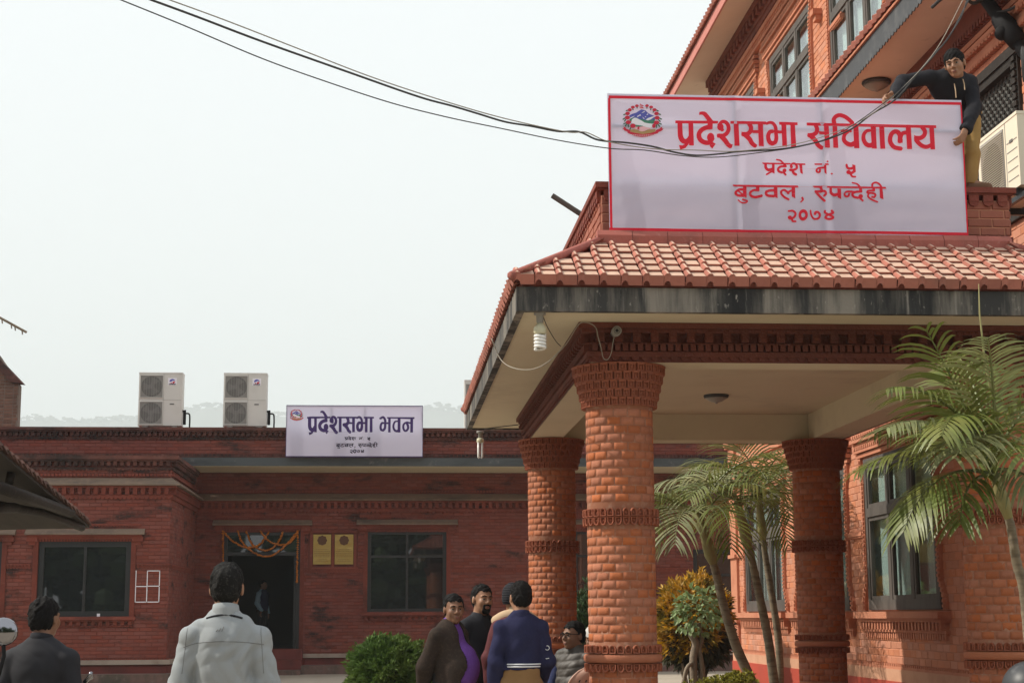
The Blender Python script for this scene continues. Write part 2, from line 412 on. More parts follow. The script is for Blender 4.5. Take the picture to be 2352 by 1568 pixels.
# ------------------------------------------------------------------ the one-storey hall
hall = thing('brick_building', (-1, 38.8, .135), 'long one-storey dark red brick hall with a banner and two cooling units on its parapet', 'building')
Yw, Yl, Xc = 38.8, 34.3, -4.58          # recessed front, left wing's front, the corner between
Yp, Ys = 37.5, 37.2                     # parapet and concrete slab
X9 = 9.6
shell = MB()
shell.box(-4.58, -3.9, Yw, Yw+.25, .3, 5.0); shell.box(-2.1, -.505, Yw, Yw+.25, .3, 5.0); shell.box(1.375, 4.45, Yw, Yw+.25, .3, 5.0)
shell.box(6.3, 7.35, Yw, Yw+.25, .3, 5.0)
shell.box(-3.9, -2.1, Yw, Yw+.25, 3.45, 5.0); shell.box(-.505, 1.375, Yw, Yw+.25, .3, 1.535); shell.box(-.505, 1.375, Yw, Yw+.25, 3.46, 5.0)
shell.box(4.45, 6.3, Yw, Yw+.25, .3, 1.535); shell.box(4.45, 6.3, Yw, Yw+.25, 3.46, 5.0); shell.box(7.35, X9, Yw, Yw+.25, 3.0, 5.0)
shell.box(8.75, X9, Yw, Yw+.25, .3, 3.0)
shell.box(-14, -10.2, Yl, Yl+.25, .3, 4.6); shell.box(-8.0, -7.26, Yl, Yl+.25, .3, 4.6); shell.box(-5.36, Xc, Yl, Yl+.25, .3, 4.6)
shell.box(-10.2, -8.0, Yl, Yl+.25, .3, 1.47); shell.box(-10.2, -8.0, Yl, Yl+.25, 3.01, 4.6)
shell.box(-7.26, -5.36, Yl, Yl+.25, .3, 1.47); shell.box(-7.26, -5.36, Yl, Yl+.25, 3.01, 4.6)
shell.box(Xc-.25, Xc, Yl+.25, Yw, .3, 4.6)
shell.box(-14, Xc-.02, Yl+.02, Yp+.1, 4.56, 4.62); shell.box(-14, Xc-.005, Yl+.005, Yl+.3, 4.6, 4.79); shell.box(Xc-.3, Xc-.005, Yl+.3, Ys+.9, 4.62, 4.79)
shell.box(-14, X9, Yp, Yp+.5, 5.0, 5.76)
shell.box(-14, X9, Yw+.9, 50, 4.9, 5.0)
shell.box(-14, X9, 49.8, 50, .1, 5); shell.box(X9-.2, X9, Yw+.3, 49.8, .1, 5)
shell.obj('wall', MATS['far_mortar'], hall)

bk = Brickwork(hall, MATS['far_brick'], .25, .078, .008, .008)
bk.wall((-4.58, Yw, .62), (1, 0, 0), X9+4.58, 4.2, holes=[(.68, 2.48, 0, 2.83), (4.075, 5.955, .915, 2.84), (9.03, 10.88, .915, 2.84), (11.93, 13.33, 0, 2.38), (2.66, 3.84, 1.94, 2.78)])
bk.wall((-14, Yl, .62), (1, 0, 0), 14+Xc, 3.93, holes=[(3.8, 6.0, .85, 2.39), (6.74, 8.64, .85, 2.39)])
bk.wall((Xc, Yl, .62), (0, 1, 0), Yw-Yl, 3.93)
bk.wall((-14, Yp, 5.17), (1, 0, 0), 14+X9, .36)
def _seen(P):
    x = 1176+3690*((P-Vector((0, 0, EYE))).dot(_r2))/((P-Vector((0, 0, EYE))).dot(_f))
    y = 784-3690*((P-Vector((0, 0, EYE))).dot(_u2))/((P-Vector((0, 0, EYE))).dot(_f))
    return 0 < x < 2352 and 0 < y < 1568, x, y
def seen_hall(P):
    s_, x, y = _seen(P)
    return s_ and (640 < x < 1200) and P.y > 37 and not (650 < x < 975 and y < 1060) and y < 1500
bk.done(seen_hall)

run_w = ((-4.58, Yw), (X9, Yw), (0, -1)); run_l = ((-14, Yl), (Xc, Yl), (0, -1)); run_s = ((Xc, Yl), (Xc, Yw), (1, 0))
def all_runs(mb, z0, z1, d):
    run(mb, *run_w, z0, z1, d); run(mb, *run_l, z0, z1, d, e1=d); run(mb, *run_s, z0, z1, d, back=.01)
tr = MB()
# frieze with dentils, running round all three walls
all_runs(tr, 3.93, 3.975, .05); all_runs(tr, 4.12, 4.165, .12); all_runs(tr, 3.975, 3.99, .035)
for a_ in (run_w, run_l, run_s):
    blocks(tr, *a_, 3.99, 4.12, .10, .16, .085); scallops(tr, *a_, 3.93, .045, .045, .09)
    blocks(tr, *a_, 4.06, 4.115, .035, .16, .17)
    scallops(tr, *a_, 4.045, .028, .105, .16)
    blocks(tr, *a_, 4.37, 4.42, .05, .075, .055)
    blocks(tr, *a_, .58, .61, .05, .08, .06)
# rope string at half height
for a_, b_ in ((-4.58, -4.0), (-2.0, -.62), (1.49, 4.33), (6.4, 7.25)):
    run(tr, (a_, Yw), (b_, Yw), (0, -1), 2.535, 2.56, .045); run(tr, (a_, Yw), (b_, Yw), (0, -1), 2.49, 2.515, .03)
    blocks(tr, (a_, Yw), (b_, Yw), (0, -1), 2.515, 2.535, .05, .07, .045); scallops(tr, (a_, Yw), (b_, Yw), (0, -1), 2.49, .03, .028, .06)
for r_ in (((-7.9, Yl), (-7.4, Yl), (0, -1)), ((-5.24, Yl), (Xc, Yl), (0, -1)), run_s):
    run(tr, *r_, 2.525, 2.55, .045, e1=.045 if r_[1] == (Xc, Yl) else 0); run(tr, *r_, 2.48, 2.505, .03)
    blocks(tr, *r_, 2.505, 2.525, .05, .07, .045); scallops(tr, *r_, 2.48, .03, .028, .06)
# door and window surrounds
def surround(X0, X1, z0, z1, Y, sill=True):
    for x in (X0-.10, X1):
        run(tr, (x, Y), (x+.10, Y), (0, -1), z0-.02, z1+.04, .035)
        blocks(tr, (x+.05, Y-.035), (x+.051, Y-.035), (0, -1), z0, z0+.01, .01, 9, .08)
        z = z0
        while z < z1: run(tr, (x+.01, Y-.035), (x+.09, Y-.035), (0, -1), z, z+.026, .012); z += .045
    run(tr, (X0-.16, Y), (X1+.16, Y), (0, -1), z1+.05, z1+.10, .07)
    blocks(tr, (X0-.12, Y), (X1+.12, Y), (0, -1), z1+.005, z1+.05, .05, .06, .035)
    run(tr, (X0-.22, Y), (X1+.22, Y), (0, -1), z1+.10, z1+.135, .12)
    for x in (X0-.24, X1+.02):
        run(tr, (x, Y), (x+.22, Y), (0, -1), z1+.0, z1+.10, .10); run(tr, (x+.04, Y), (x+.18, Y), (0, -1), z1-.07, z1, .07)
    scallops(tr, (X0-.2, Y), (X1+.2, Y), (0, -1), z1+.34, .03, .03, .06)
    run(tr, (X0-.2, Y), (X1+.2, Y), (0, -1), z1+.34, z1+.37, .035)
    if sill:
        run(tr, (X0-.14, Y), (X1+.14, Y), (0, -1), z0-.07, z0-.005, .12); run(tr, (X0-.12, Y), (X1+.12, Y), (0, -1), z0-.10, z0-.07, .08)
        blocks(tr, (X0-.10, Y), (X1+.10, Y), (0, -1), z0-.18, z0-.10, .06, .14, .075); scallops(tr, (X0-.08, Y), (X1+.08, Y), (0, -1), z0-.19, .03, .03, .06)
surround(-.505, 1.375, 1.535, 3.46, Yw); surround(4.45, 6.3, 1.535, 3.46, Yw); surround(-3.9, -2.1, .70, 3.45, Yw, False)
surround(-7.26, -5.36, 1.47, 3.01, Yl); surround(-10.2, -8.0, 1.47, 3.01, Yl)
run(tr, (-1.93, Yw), (-.73, Yw), (0, -1), 2.55, 2.6, .06); scallops(tr, (-1.9, Yw), (-.76, Yw), (0, -1), 2.55, .03, .04, .06)
for x in (-1.87, -1.36, -.83): run(tr, (x, Yw), (x+.06, Yw), (0, -1), 2.6, 3.41, .04)
run(tr, (-1.93, Yw), (-.73, Yw), (0, -1), 3.41, 3.46, .05)
tr.obj('moulding', MATS['far_trim'], hall)
ol = MB()                                    # sloping ledges over the frieze and over each opening
def ledge(mb, a, b, n, z0, z1, d, e=0):
    a, b, n = Vector((*a, 0)), Vector((*b, 0)), Vector((*n, 0)); t = (b-a).normalized()
    mb.add([a+Vector((0,0,z0)), b+Vector((0,0,z0)), b+t*e+n*d+Vector((0,0,z0)), a+n*d+Vector((0,0,z0)), a+Vector((0,0,z1)), b+Vector((0,0,z1)), b+t*e+n*d+Vector((0,0,z0+.025)), a+n*d+Vector((0,0,z0+.025))],
           [(0,1,2,3),(7,6,5,4),(3,2,6,7),(1,5,6,2),(0,3,7,4)])
for (a_, b_, n_), e_ in ((run_w, 0), (run_l, .2), (run_s, 0)): ledge(ol, a_, b_, n_, 4.17, 4.345, .2, e_)
for X0, X1, z1, Y in ((-.505, 1.375, 3.46, Yw), (4.45, 6.3, 3.46, Yw), (-3.9, -2.1, 3.45, Yw), (-7.26, -5.36, 3.01, Yl), (-10.2, -8.0, 3.01, Yl)):
    ledge(ol, (X0-.27, Y), (X1+.27, Y), (0, -1), z1+.137, z1+.27, .17)
ol.obj('ledge', MATS['olive_ledge'], hall)
pl = MB(); run(pl, *run_w, .3, .48, .03); run(pl, *run_l, .3, .46, .03, e1=.03); run(pl, *run_s, .3, .46, .03, back=.01)
pl.obj('plinth', MATS['plinth_red'], hall)
dl = MB(); all_runs(dl, .49, .585, .09)
dl.obj('base_ledge', MATS['dusty_top'], hall)
te = MB(); te.box(-2.0, X9, 38.0, Yw+.02, -.1, .33); te.box(-14, Xc+.12, Yl-.55, Yl+.02, -.1, .31); te.box(-4.4, -2.0, 37.6, Yw+.02, -.1, .24)
te.obj('terrace', MATS['terrace_face'], hall)
te = MB(); te.box(-4.35, -1.99, 38.1, Yw+.5, .24, .46); te.box(-4.0, -2.0, 38.45, Yw+.6, .46, .70)
te.obj('step', MATS['plinth_red'], hall)
# slab, parapet and cornice
sb = MB(); sb.box(-5.05, X9, Ys, Yw-.002, 4.86, 5.05); sb.obj('roof_slab', MATS['grey_slab'], hall)
sb = MB(); sb.box(-5.03, X9-.02, Ys+.04, Yw-.004, 4.845, 4.862); sb.obj('soffit', MATS['cream_paint'], hall)
pc = MB(); rp = ((-14, Yp), (X9, Yp), (0, -1))
run(pc, *rp, 5.52, 5.545, .05); run(pc, *rp, 5.66, 5.70, .12); run(pc, *rp, 5.70, 5.765, .15); blocks(pc, *rp, 5.57, 5.66, .09, .125, .07); scallops(pc, *rp, 5.52, .04, .04, .08)
blocks(pc, *rp, 5.10, 5.155, .04, .09, .065); run(pc, *rp, 5.05, 5.095, .09)
rl = ((-14, Yl), (Xc, Yl), (0, -1)); rs_ = ((Xc, Yl), (Xc, Ys+.9), (1, 0))
for r_ in (rl, rs_):
    e_ = r_ is rl
    run(pc, *r_, 4.53, 4.555, .05, e1=.05*e_); blocks(pc, *r_, 4.59, 4.68, .09, .135, .075); scallops(pc, *r_, 4.53, .04, .045, .08)
    run(pc, *r_, 4.68, 4.72, .12, e1=.12*e_); run(pc, *r_, 4.72, 4.80, .15, e1=.15*e_)
pc.obj('cornice', MATS['sooty_brick'], hall)
# openings
window(hall, -.505, 1.375, 1.535, 3.46, Yw, (0, .5, 1), (0, .70, 1), MATS['black_frame'], .10)
window(hall, 4.45, 6.3, 1.535, 3.46, Yw, (0, .5, 1), (0, .70, 1), MATS['black_frame'], .10)
window(hall, -7.26, -5.36, 1.47, 3.01, Yl, (0, .5, 1), (0, 1), MATS['black_frame'], .10, fw=.11)
window(hall, -10.2, -8.0, 1.47, 3.01, Yl, (0, .5, 1), (0, 1), MATS['black_frame'], .10, fw=.11)
d = MB()                                     # entrance: frame with a transom pane over the open doorway
d.box(-3.9, -3.82, Yw+.03, Yw+.11, .70, 3.45); d.box(-2.18, -2.1, Yw+.03, Yw+.11, .70, 3.45); d.box(-3.82, -2.18, Yw+.03, Yw+.11, 3.36, 3.45); d.box(-3.82, -2.18, Yw+.03, Yw+.11, 2.88, 2.96)
door = d.obj('doorway', MATS['black_frame'], hall)
d = MB(); d.box(-3.825, -2.175, Yw+.06, Yw+.07, 2.955, 3.365); d.obj('pane', MATS['window_glass'], door)
d = MB(); d.box(-2.25, -2.19, Yw+.13, Yw+.95, .71, 2.87); d.obj('door_leaf', MATS['black_frame'], door)
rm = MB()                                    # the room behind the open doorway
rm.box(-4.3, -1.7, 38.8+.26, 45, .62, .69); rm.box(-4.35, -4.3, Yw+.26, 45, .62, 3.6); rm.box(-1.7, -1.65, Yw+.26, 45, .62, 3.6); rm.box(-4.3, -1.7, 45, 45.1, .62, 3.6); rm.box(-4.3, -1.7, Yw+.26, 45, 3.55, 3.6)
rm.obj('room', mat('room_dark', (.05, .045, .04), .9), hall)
d = MB(); d.box(7.35, 7.45, Yw+.03, Yw+.12, .33, 3.0); d.box(8.65, 8.75, Yw+.03, Yw+.12, .33, 3.0); d.box(7.45, 8.65, Yw+.03, Yw+.12, 2.9, 3.0); d.box(7.45, 8.65, Yw+.03, Yw+.12, 2.35, 2.42)
door = d.obj('doorway', MATS['black_frame'], hall)
for z0, z1 in ((.34, 2.36), (2.41, 2.91)):
    d = MB(); d.box(7.44, 8.66, Yw+.07, Yw+.08, z0, z1); d.obj('pane', MATS['window_glass'], door)
# white tape outline of four squares on the left wing's wall, the upper left one open at the top
tp = MB(); ox, oz, w_, h_ = -5.245, 1.762, .485, .640
def tape(a, b, c, d_, k=.018):
    tp.box(ox+w_*min(a, c)-k/2, ox+w_*max(a, c)+k/2, Yl-.019, Yl-.0165, oz+h_*min(b, d_)-k/2, oz+h_*max(b, d_)+k/2)
for s_ in ((0,.52,0,1), (0,0,0,.48), (0,0,.48,0), (.48,0,.48,.47), (.48,.53,.48,1), (.48,1,1,1), (1,.53,1,1), (1,0,1,.47), (.53,0,1,0), (.02,.5,.46,.5), (.50,.51,.98,.51)): tape(*s_)
o = tp.obj('wall_marking', MATS['print_white'], hall); o['label'] = 'white outline of four squares on the brick corner'
pk = MB(); pk.box(-6.02, -5.96, Yl+.0, Yl+.05, 1.47, 1.53)
o = pk.obj('small_box', MATS['print_white'], None, org=(-6, Yl, 1.47)); tag(o, 'tiny white carton left on the sill of the left wing window', 'carton')
# ------------------------------------------------------------------ the three-storey wing on the right
wing = thing('brick_building', (9, 20, 0), 'tall three-storey orange brick building with grey casement windows and a tiled eave', 'building')
XW, YA, YB = 6.0, 13.0, 27.96
GW = [(17.25, 19.9), (20.75, 23.4), (24.2, 26.85)]       # ground floor windows along the wall
TW = [(14.9, 17.3), (18.2, 20.6), (21.6, 24.05), (25.1, 27.4)]
def solid(Y0, Y1, z0, z1): return (XW, XW+.3, Y0, Y1, z0, z1)
sh = MB()
def wall_with(holes, z0, z1):
    y = YA
    for a, b, c, d in sorted(holes):
        sh.box(XW, XW+.3, y, a, z0, z1); sh.box(XW, XW+.3, a, b, z0, c); sh.box(XW, XW+.3, a, b, d, z1); y = b
    sh.box(XW, XW+.3, y, YB, z0, z1)
LW = [(14.3, 16.35)]
wall_with([(a, b, 1.49, 3.36) for a, b in GW], 0, 4.0); wall_with([(a, b, 5.15, 6.78) for a, b in LW], 4.0, 7.6); wall_with([(a, b, 8.3, 10.12) for a, b in TW], 7.6, 11.25)
sh.box(XW+.3, 13, YA, YA+.3, 0, 11.2); sh.box(XW+.3, 13, YB-.3, YB, 0, 11.2); sh.box(XW+.3, 13, YA+.3, YB-.3, 3.9, 4.0); sh.box(XW+.3, 13, YA+.3, YB-.3, 7.5, 7.6); sh.box(12.7, 13, YA+.3, YB-.3, 0, 11.2)
sh.obj('wall', MATS['wing_mortar'], wing)
bk = Brickwork(wing, MATS['wing_brick'], .205, .088, .007, .006)
U = (0, -1, 0); H0 = .86
def hol(L_, z0): return [(YB-b, YB-a, c-z0, d-z0) for a, b, c, d in L_]
bk.wall((XW, YB, H0), U, YB-YA, 11.2-H0, holes=hol([(a, b, 1.49, 3.36) for a, b in GW]+[(a, b, 5.15, 6.78) for a, b in LW]+[(a, b, 8.3, 10.12) for a, b in TW], H0))
def seen_wing(P):
    s_, x, y = _seen(P)
    return s_ and ((P.z < 4 and (1690 < x < 1825 or 1935 < x < 2215) and y > 1010) or (P.z > 8 and y < 215))
bk.done(seen_wing)
n_ = (-1, 0)
def wrun(mb, Y0, Y1, z0, z1, d, **k): run(mb, (XW, Y0), (XW, Y1), n_, z0, z1, d, **k)
pb = MB(); wrun(pb, YA, YB, -.1, .66, .06); pb.obj('plinth', MATS['wing_plinth'], wing)
pb = MB(); wrun(pb, YA, YB, .66, .80, .045); pb.obj('base_band', MATS['peach_band'], wing)
tr = MB()
wrun(tr, YA, YB, .80, .83, .035); blocks(tr, (XW, YA), (XW, YB), n_, .83, .86, .03, .07, .045)
# corner pilaster and slim piers between the windows
for y0, y1 in ((27.45, 27.93), ): wrun(tr, y0, y1, .86, 7.4, .05)
for y in (20.33, 23.8, 27.15):
    for z in (2.42, 9.3):
        wrun(tr, y-.3, y+.3, z, z+.05, .05); scallops(tr, (XW, y-.3), (XW, y+.3), n_, z, .03, .04, .06); wrun(tr, y-.3, y+.3, z+.05, z+.075, .03)
for z in (9.3,):
    for y in (17.75, ): wrun(tr, y-.3, y+.3, z, z+.05, .05); scallops(tr, (XW, y-.3), (XW, y+.3), n_, z, .03, .04, .06)
# corner colonette base
wrun(tr, 27.40, 27.96, 1.30, 1.36, .09); wrun(tr, 27.42, 27.96, 1.36, 1.40, .07); wrun(tr, 27.42, 27.96, 2.40, 2.46, .09)
def wsurround(a, b, z0, z1, sill=True, flare=.16):
    # carved brick edging that swings outward at the foot, as Newari frames do
    for s_, y in ((-1, a), (1, b)):
        pts = [(y+s_*flare, z0), (y+s_*flare, z0+.12), (y+s_*.03, z0+.34), (y+s_*.03, z1-.30), (y+s_*.11, z1-.12), (y+s_*.11, z1+.02)]
        for (p, q), (r2, t2) in zip(pts, pts[1:]):
            tr.prism([(p-.045, q), (p+.045, q), (r2+.045, t2), (r2-.045, t2)], XW-.045, XW+.02, 'x')
        z = z0+.02
        while z < z1:
            yy = np.interp(z, [p[1] for p in pts], [p[0] for p in pts]); tr.box(XW-.062, XW-.04, yy-.03, yy+.03, z, z+.03); z += .055
    # lintel of stacked brick mouldings
    for k, (zz, dd, ex) in enumerate(((.03, .05, .22), (.09, .08, .26), (.16, .07, .26), (.22, .11, .30), (.31, .09, .28))):
        wrun(tr, a-ex, b+ex, z1+zz, z1+zz+.05, dd)
    blocks(tr, (XW, a-.22), (XW, b+.22), n_, z1+.13, z1+.17, .09, .08, .05); blocks(tr, (XW, a-.22), (XW, b+.22), n_, z1+.26, z1+.31, .11, .09, .055)
    if sill:
        wrun(tr, a-.26, b+.26, z0-.10, z0-.02, .16); wrun(tr, a-.24, b+.24, z0-.14, z0-.10, .12)
        blocks(tr, (XW, a-.2), (XW, b+.2), n_, z0-.23, z0-.14, .10, .115, .06); wrun(tr, a-.22, b+.22, z0-.26, z0-.23, .06)
        blocks(tr, (XW, a-.18), (XW, b+.18), n_, z0-.33, z0-.26, .045, .08, .05)
for a, b in GW: wsurround(a, b, 1.49, 3.36)
for a, b in TW: wsurround(a, b, 8.3, 10.12, False)
wrun(tr, YA, YB, 10.52, 10.58, .10); wrun(tr, YA, YB, 10.62, 10.70, .13); blocks(tr, (XW, YA), (XW, YB), n_, 10.58, 10.62, .11, .09, .06)
# little bracket stones between upper windows
for y in (21.1, 24.55, 17.75): wrun(tr, y-.09, y+.09, 9.72, 9.80, .14); wrun(tr, y-.07, y+.07, 9.64, 9.72, .10)
# mouldings over the lattice window
for zz, dd in ((6.84, .06), (6.92, .10), (7.0, .07), (7.08, .12), (7.18, .09)): wrun(tr, YA, YB, zz, zz+.055, dd)
blocks(tr, (XW, YA), (XW, YB), n_, 6.90, 6.93, .11, .07, .045); blocks(tr, (XW, YA), (XW, YB), n_, 7.055, 7.085, .12, .09, .06)
wrun(tr, YA, YB, 4.35, 4.42, .12); wrun(tr, YA, YB, 4.42, 4.5, .08); scallops(tr, (XW, YA), (XW, YB), n_, 4.35, .05, .10, .1); wrun(tr, YA, YB, 3.98, 4.05, .06)
tr.obj('moulding', MATS['wing_trim'], wing)
dk = MB()
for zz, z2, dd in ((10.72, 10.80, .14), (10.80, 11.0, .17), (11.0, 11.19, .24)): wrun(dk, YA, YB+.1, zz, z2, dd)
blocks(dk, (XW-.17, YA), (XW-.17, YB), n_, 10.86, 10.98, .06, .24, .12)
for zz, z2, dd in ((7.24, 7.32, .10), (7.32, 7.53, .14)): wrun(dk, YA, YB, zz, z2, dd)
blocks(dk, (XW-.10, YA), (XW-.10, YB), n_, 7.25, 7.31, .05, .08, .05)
dk.obj('shaded_cornice', MATS['wing_shaded_trim'], wing)  # cornices under eave and skirt, their shade painted in as darker brick

def wwindow(a, b, z0, z1, tilt=None, name='window'):
    """three-bay casement with transom lights in the wall that faces left (-X)"""
    f = MB(); x0, x1 = XW-.03, XW+.05; fw, mw = .10, .09
    f.box(x0, x1, a, a+fw, z0, z1); f.box(x0, x1, b-fw, b, z0, z1); f.box(x0, x1, a+fw, b-fw, z0, z0+.12); f.box(x0, x1, a+fw, b-fw, z1-fw, z1)
    ys_ = [a+fw+(b-a-2*fw)*k/3 for k in range(4)]; zt = z0+(z1-z0)*.64
    for y in ys_[1:3]: f.box(x0+.004, x1-.004, y-mw/2, y+mw/2, z0+.12, z1-fw)
    f.box(x0-.01, x1-.002, a+fw, b-fw, zt-.055, zt+.055)
    for k in range(3):                      # sashes
        for c, d_ in ((z0+.12, zt-.055), (zt+.055, z1-fw)):
            p, q = ys_[k]+mw/2*(k > 0), ys_[k+1]-mw/2*(k < 2)
            e = .05
            f.box(x0+.012, x1-.02, p, p+e, c, d_); f.box(x0+.012, x1-.02, q-e, q, c, d_); f.box(x0+.012, x1-.02, p+e, q-e, c, c+e); f.box(x0+.012, x1-.02, p+e, q-e, d_-e, d_)
    w = f.obj(name, MATS['grey_wood'], wing)
    for k in range(3):
        for c, d_ in ((z0+.12, zt-.055), (zt+.055, z1-fw)):
            p = MB(); p.box(x0+.035, x0+.041, ys_[k]+.04, ys_[k+1]-.04, c+.045, d_-.045); p.obj('pane', MATS['clear_pane'], w)
    cu = MB(); m_ = 40
    vs = [(XW+.095+.018*math.sin(i*1.7)+.010*math.sin(i*.7), a+(b-a)*i/m_, z) for z in (z0, z1) for i in range(m_+1)]
    cu.add(vs, [(i, i+1, m_+2+i, m_+1+i) for i in range(m_)])
    cu.obj('curtain', MATS['curtain'], w, smooth=True)
    return w
# pane you can see the curtain through
cp = bpy.data.materials.new('clear_pane'); cp.use_nodes = True; t_ = cp.node_tree; t_.nodes.remove(t_.nodes['Principled BSDF'])
gl = t_.nodes.new('ShaderNodeBsdfGlossy'); gl.inputs['Roughness'].default_value = .03; tp_ = t_.nodes.new('ShaderNodeBsdfTransparent'); tp_.inputs[0].default_value = (.86, .92, .91, 1)
fr = t_.nodes.new('ShaderNodeLayerWeight'); fr.inputs[0].default_value = .5; ms = t_.nodes.new('ShaderNodeMixShader'); mt = t_.nodes.new('ShaderNodeMath'); mt.operation = 'POWER'; mt.inputs[1].default_value = 3.5; mt.use_clamp = True
t_.links.new(fr.outputs[1], mt.inputs[0]); t_.links.new(mt.outputs[0], ms.inputs[0]); t_.links.new(tp_.outputs[0], ms.inputs[1]); t_.links.new(gl.outputs[0], ms.inputs[2]); t_.links.new(ms.outputs[0], t_.nodes['Material Output'].inputs[0])
MATS['clear_pane'] = cp
for a, b in GW: wwindow(a, b, 1.49, 3.36)
for a, b in TW: wwindow(a, b, 8.3, 10.12)
# carved lattice window on the middle floor
a, b, z0, z1 = 14.3, 16.35, 5.15, 6.78
f = MB(); f.box(XW-.04, XW+.12, a, a+.13, z0, z1); f.box(XW-.04, XW+.12, b-.13, b, z0, z1); f.box(XW-.05, XW+.12, a+.13, b-.13, z1-.13, z1); f.box(XW-.05, XW+.12, a+.13, b-.13, z0, z0+.16)
f.box(XW-.07, XW-.04, a-.05, b+.05, z1-.05, z1+.05)
z = z0
for k in range(22):
    zz = z0+.02+k*.075; f.box(XW-.065, XW-.035, a+.02, a+.11, zz, zz+.045); f.box(XW-.065, XW-.035, b-.11, b-.02, zz, zz+.045)
lat = f.obj('lattice_window', MATS['dark_wood'], wing)
p_ = []
for k in range(8):                          # carved side boards that curl outward
    w = k/7*math.pi; p_.append((b+.02+.20*math.sin(w)**2+.03*math.sin(3*w), z0-.1+1.2*k/7))
br = MB(); br.prism([(b-.01, z0-.1)]+p_[1:]+[(b-.01, z0+1.1)], XW-.06, XW+.0, 'x')
for k in range(6): br.ball((XW-.065, b+.10, z0+.02+k*.17), (.03, .055, .055), 8, 5)
br.obj('carved_bracket', MATS['dark_wood'], lat)
l_ = MB(); sp = .075
A, B, C_, D_ = a+.12, b-.12, z0+.15, z1-.12
for k in range(-30, 60):
    for s_ in (1, -1):
        # diagonal bars clipped to the opening
        pts = []
        for t in np.linspace(0, 1, 2):
            pass
        c0 = A+k*sp*1.414
        y0, zz0, y1, zz1 = c0, C_, c0+(D_-C_), D_
        if s_ < 0: y0, y1 = c0+(D_-C_), c0
        def clip(ya, za, yb, zb):
            lo, hi = 0., 1.; dy = yb-ya
            for lim, sg in ((A, 1), (B, -1)):
                if abs(dy) < 1e-6: continue
                t = (lim-ya)/dy
                if dy*sg > 0: lo = max(lo, t)
                else: hi = min(hi, t)
            return None if lo >= hi else ((ya+dy*lo, za+(zb-za)*lo), (ya+dy*hi, za+(zb-za)*hi))
        q = clip(y0, zz0, y1, zz1)
        if q:
            l_.tube([(XW+.03+.002*s_, q[0][0], q[0][1]), (XW+.03+.002*s_, q[1][0], q[1][1])], .015, 4)
l_.obj('lattice', mat('lattice_wood', (.085, .085, .078), .8, [(10, (.04,.04,.037), .5, .75, .6)]), lat)
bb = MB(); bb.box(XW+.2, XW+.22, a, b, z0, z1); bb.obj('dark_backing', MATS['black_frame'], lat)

# tiled skirt roof over the middle floor
XE = 5.27
sk = MB(); sk.box(XE+.03, XW-.02, YA, YB+.25, 7.53, 7.60); sk.obj('skirt_soffit', MATS['soffit_tan'], wing)
va = MB(); m_ = 150
for i in range(m_):
    y0, y1 = YA+(YB-YA)*i/m_, YA+(YB-YA)*(i+1)/m_
    k = 5
    ps = [(y0+(y1-y0)*j/k, 7.49-.03*math.sin(math.pi*j/k)) for j in range(k+1)]
    va.prism([(y1, 7.74), (y0, 7.74)]+ps, XE-.004, XE+.008, 'x')
va.obj('valance', MATS['valance'], wing)
sl_ = MB(); sl_.prism([(XE-.03, 7.76), (XE-.03, 7.73), (XW-.01, 7.76), (XW-.01, 8.14)], YA, YB, 'y')
sl_.obj('skirt_roof', MATS['wing_trim'], wing)
def edge_tile(wd, name='roof_tile'):
    t = MB()
    t.prism([(-wd/2, 0), (-wd*.1, -.01), (wd*.16, -.02), (wd*.4, -.012), (wd/2, 0), (wd/2, .018), (wd*.42, .05), (wd*.2, .062), (-.0, .05), (-wd*.12, .022), (-wd/2, .018)], 0, .24, 'y')
    return t
me = edge_tile(.16).mesh('roof_tile', MATS['roof_tile'])
k = int((YB-YA)/.16); ang = math.atan2(.38, .72)
T0 = Matrix(((0, 1, 0), (-1, 0, 0), (0, 0, 1))).to_4x4()     # local x along the eave, local y up the slope (+X)
for i in range(k):
    mw = Matrix.Translation((XE-.055, YA+.08+i*.16, 7.78+random.uniform(-.004, .004))) @ Matrix.Rotation(-ang, 4, 'Y') @ T0
    inst('roof_tile', me, wing, mw)
rg_ = MB(); rg_.tube([(XW-.12, YA, 8.14), (XW-.12, YB, 8.14)], .06, 6); rg_.obj('skirt_ridge', MATS['peach_band'], wing)
# main eave
XV = 5.2
ev = MB(); ev.prism([(XV+.03, 10.97), (XW, 11.19), (XW, 11.24), (XV+.03, 11.02)], YA, YB+1.6, 'y'); ev.obj('eave_soffit', MATS['soffit_tan'], wing)
ev = MB(); ev.box(XV, XV+.03, YA, YB+1.6, 10.93, 11.12); ev.obj('eave_board', MATS['eave_pink'], wing)
ev = MB(); ev.prism([(XV, 11.12), (9.5, 13.4), (13, 11.3), (13, 11.25), (XW, 11.25), (XV+.03, 11.10)], YA, YB+1.6, 'y'); ev.obj('roof', MATS['roof_tile'], wing)
me = edge_tile(.17).mesh('roof_tile', MATS['roof_tile']); ang = math.atan2(2.28, 4.3)
for i in range(int((YB+1.6-YA)/.17)):
    mw = Matrix.Translation((XV-.06, YA+.085+i*.17, 11.13+random.uniform(-.004, .004))) @ Matrix.Rotation(-ang, 4, 'Y') @ T0
    inst('roof_tile', me, wing, mw)
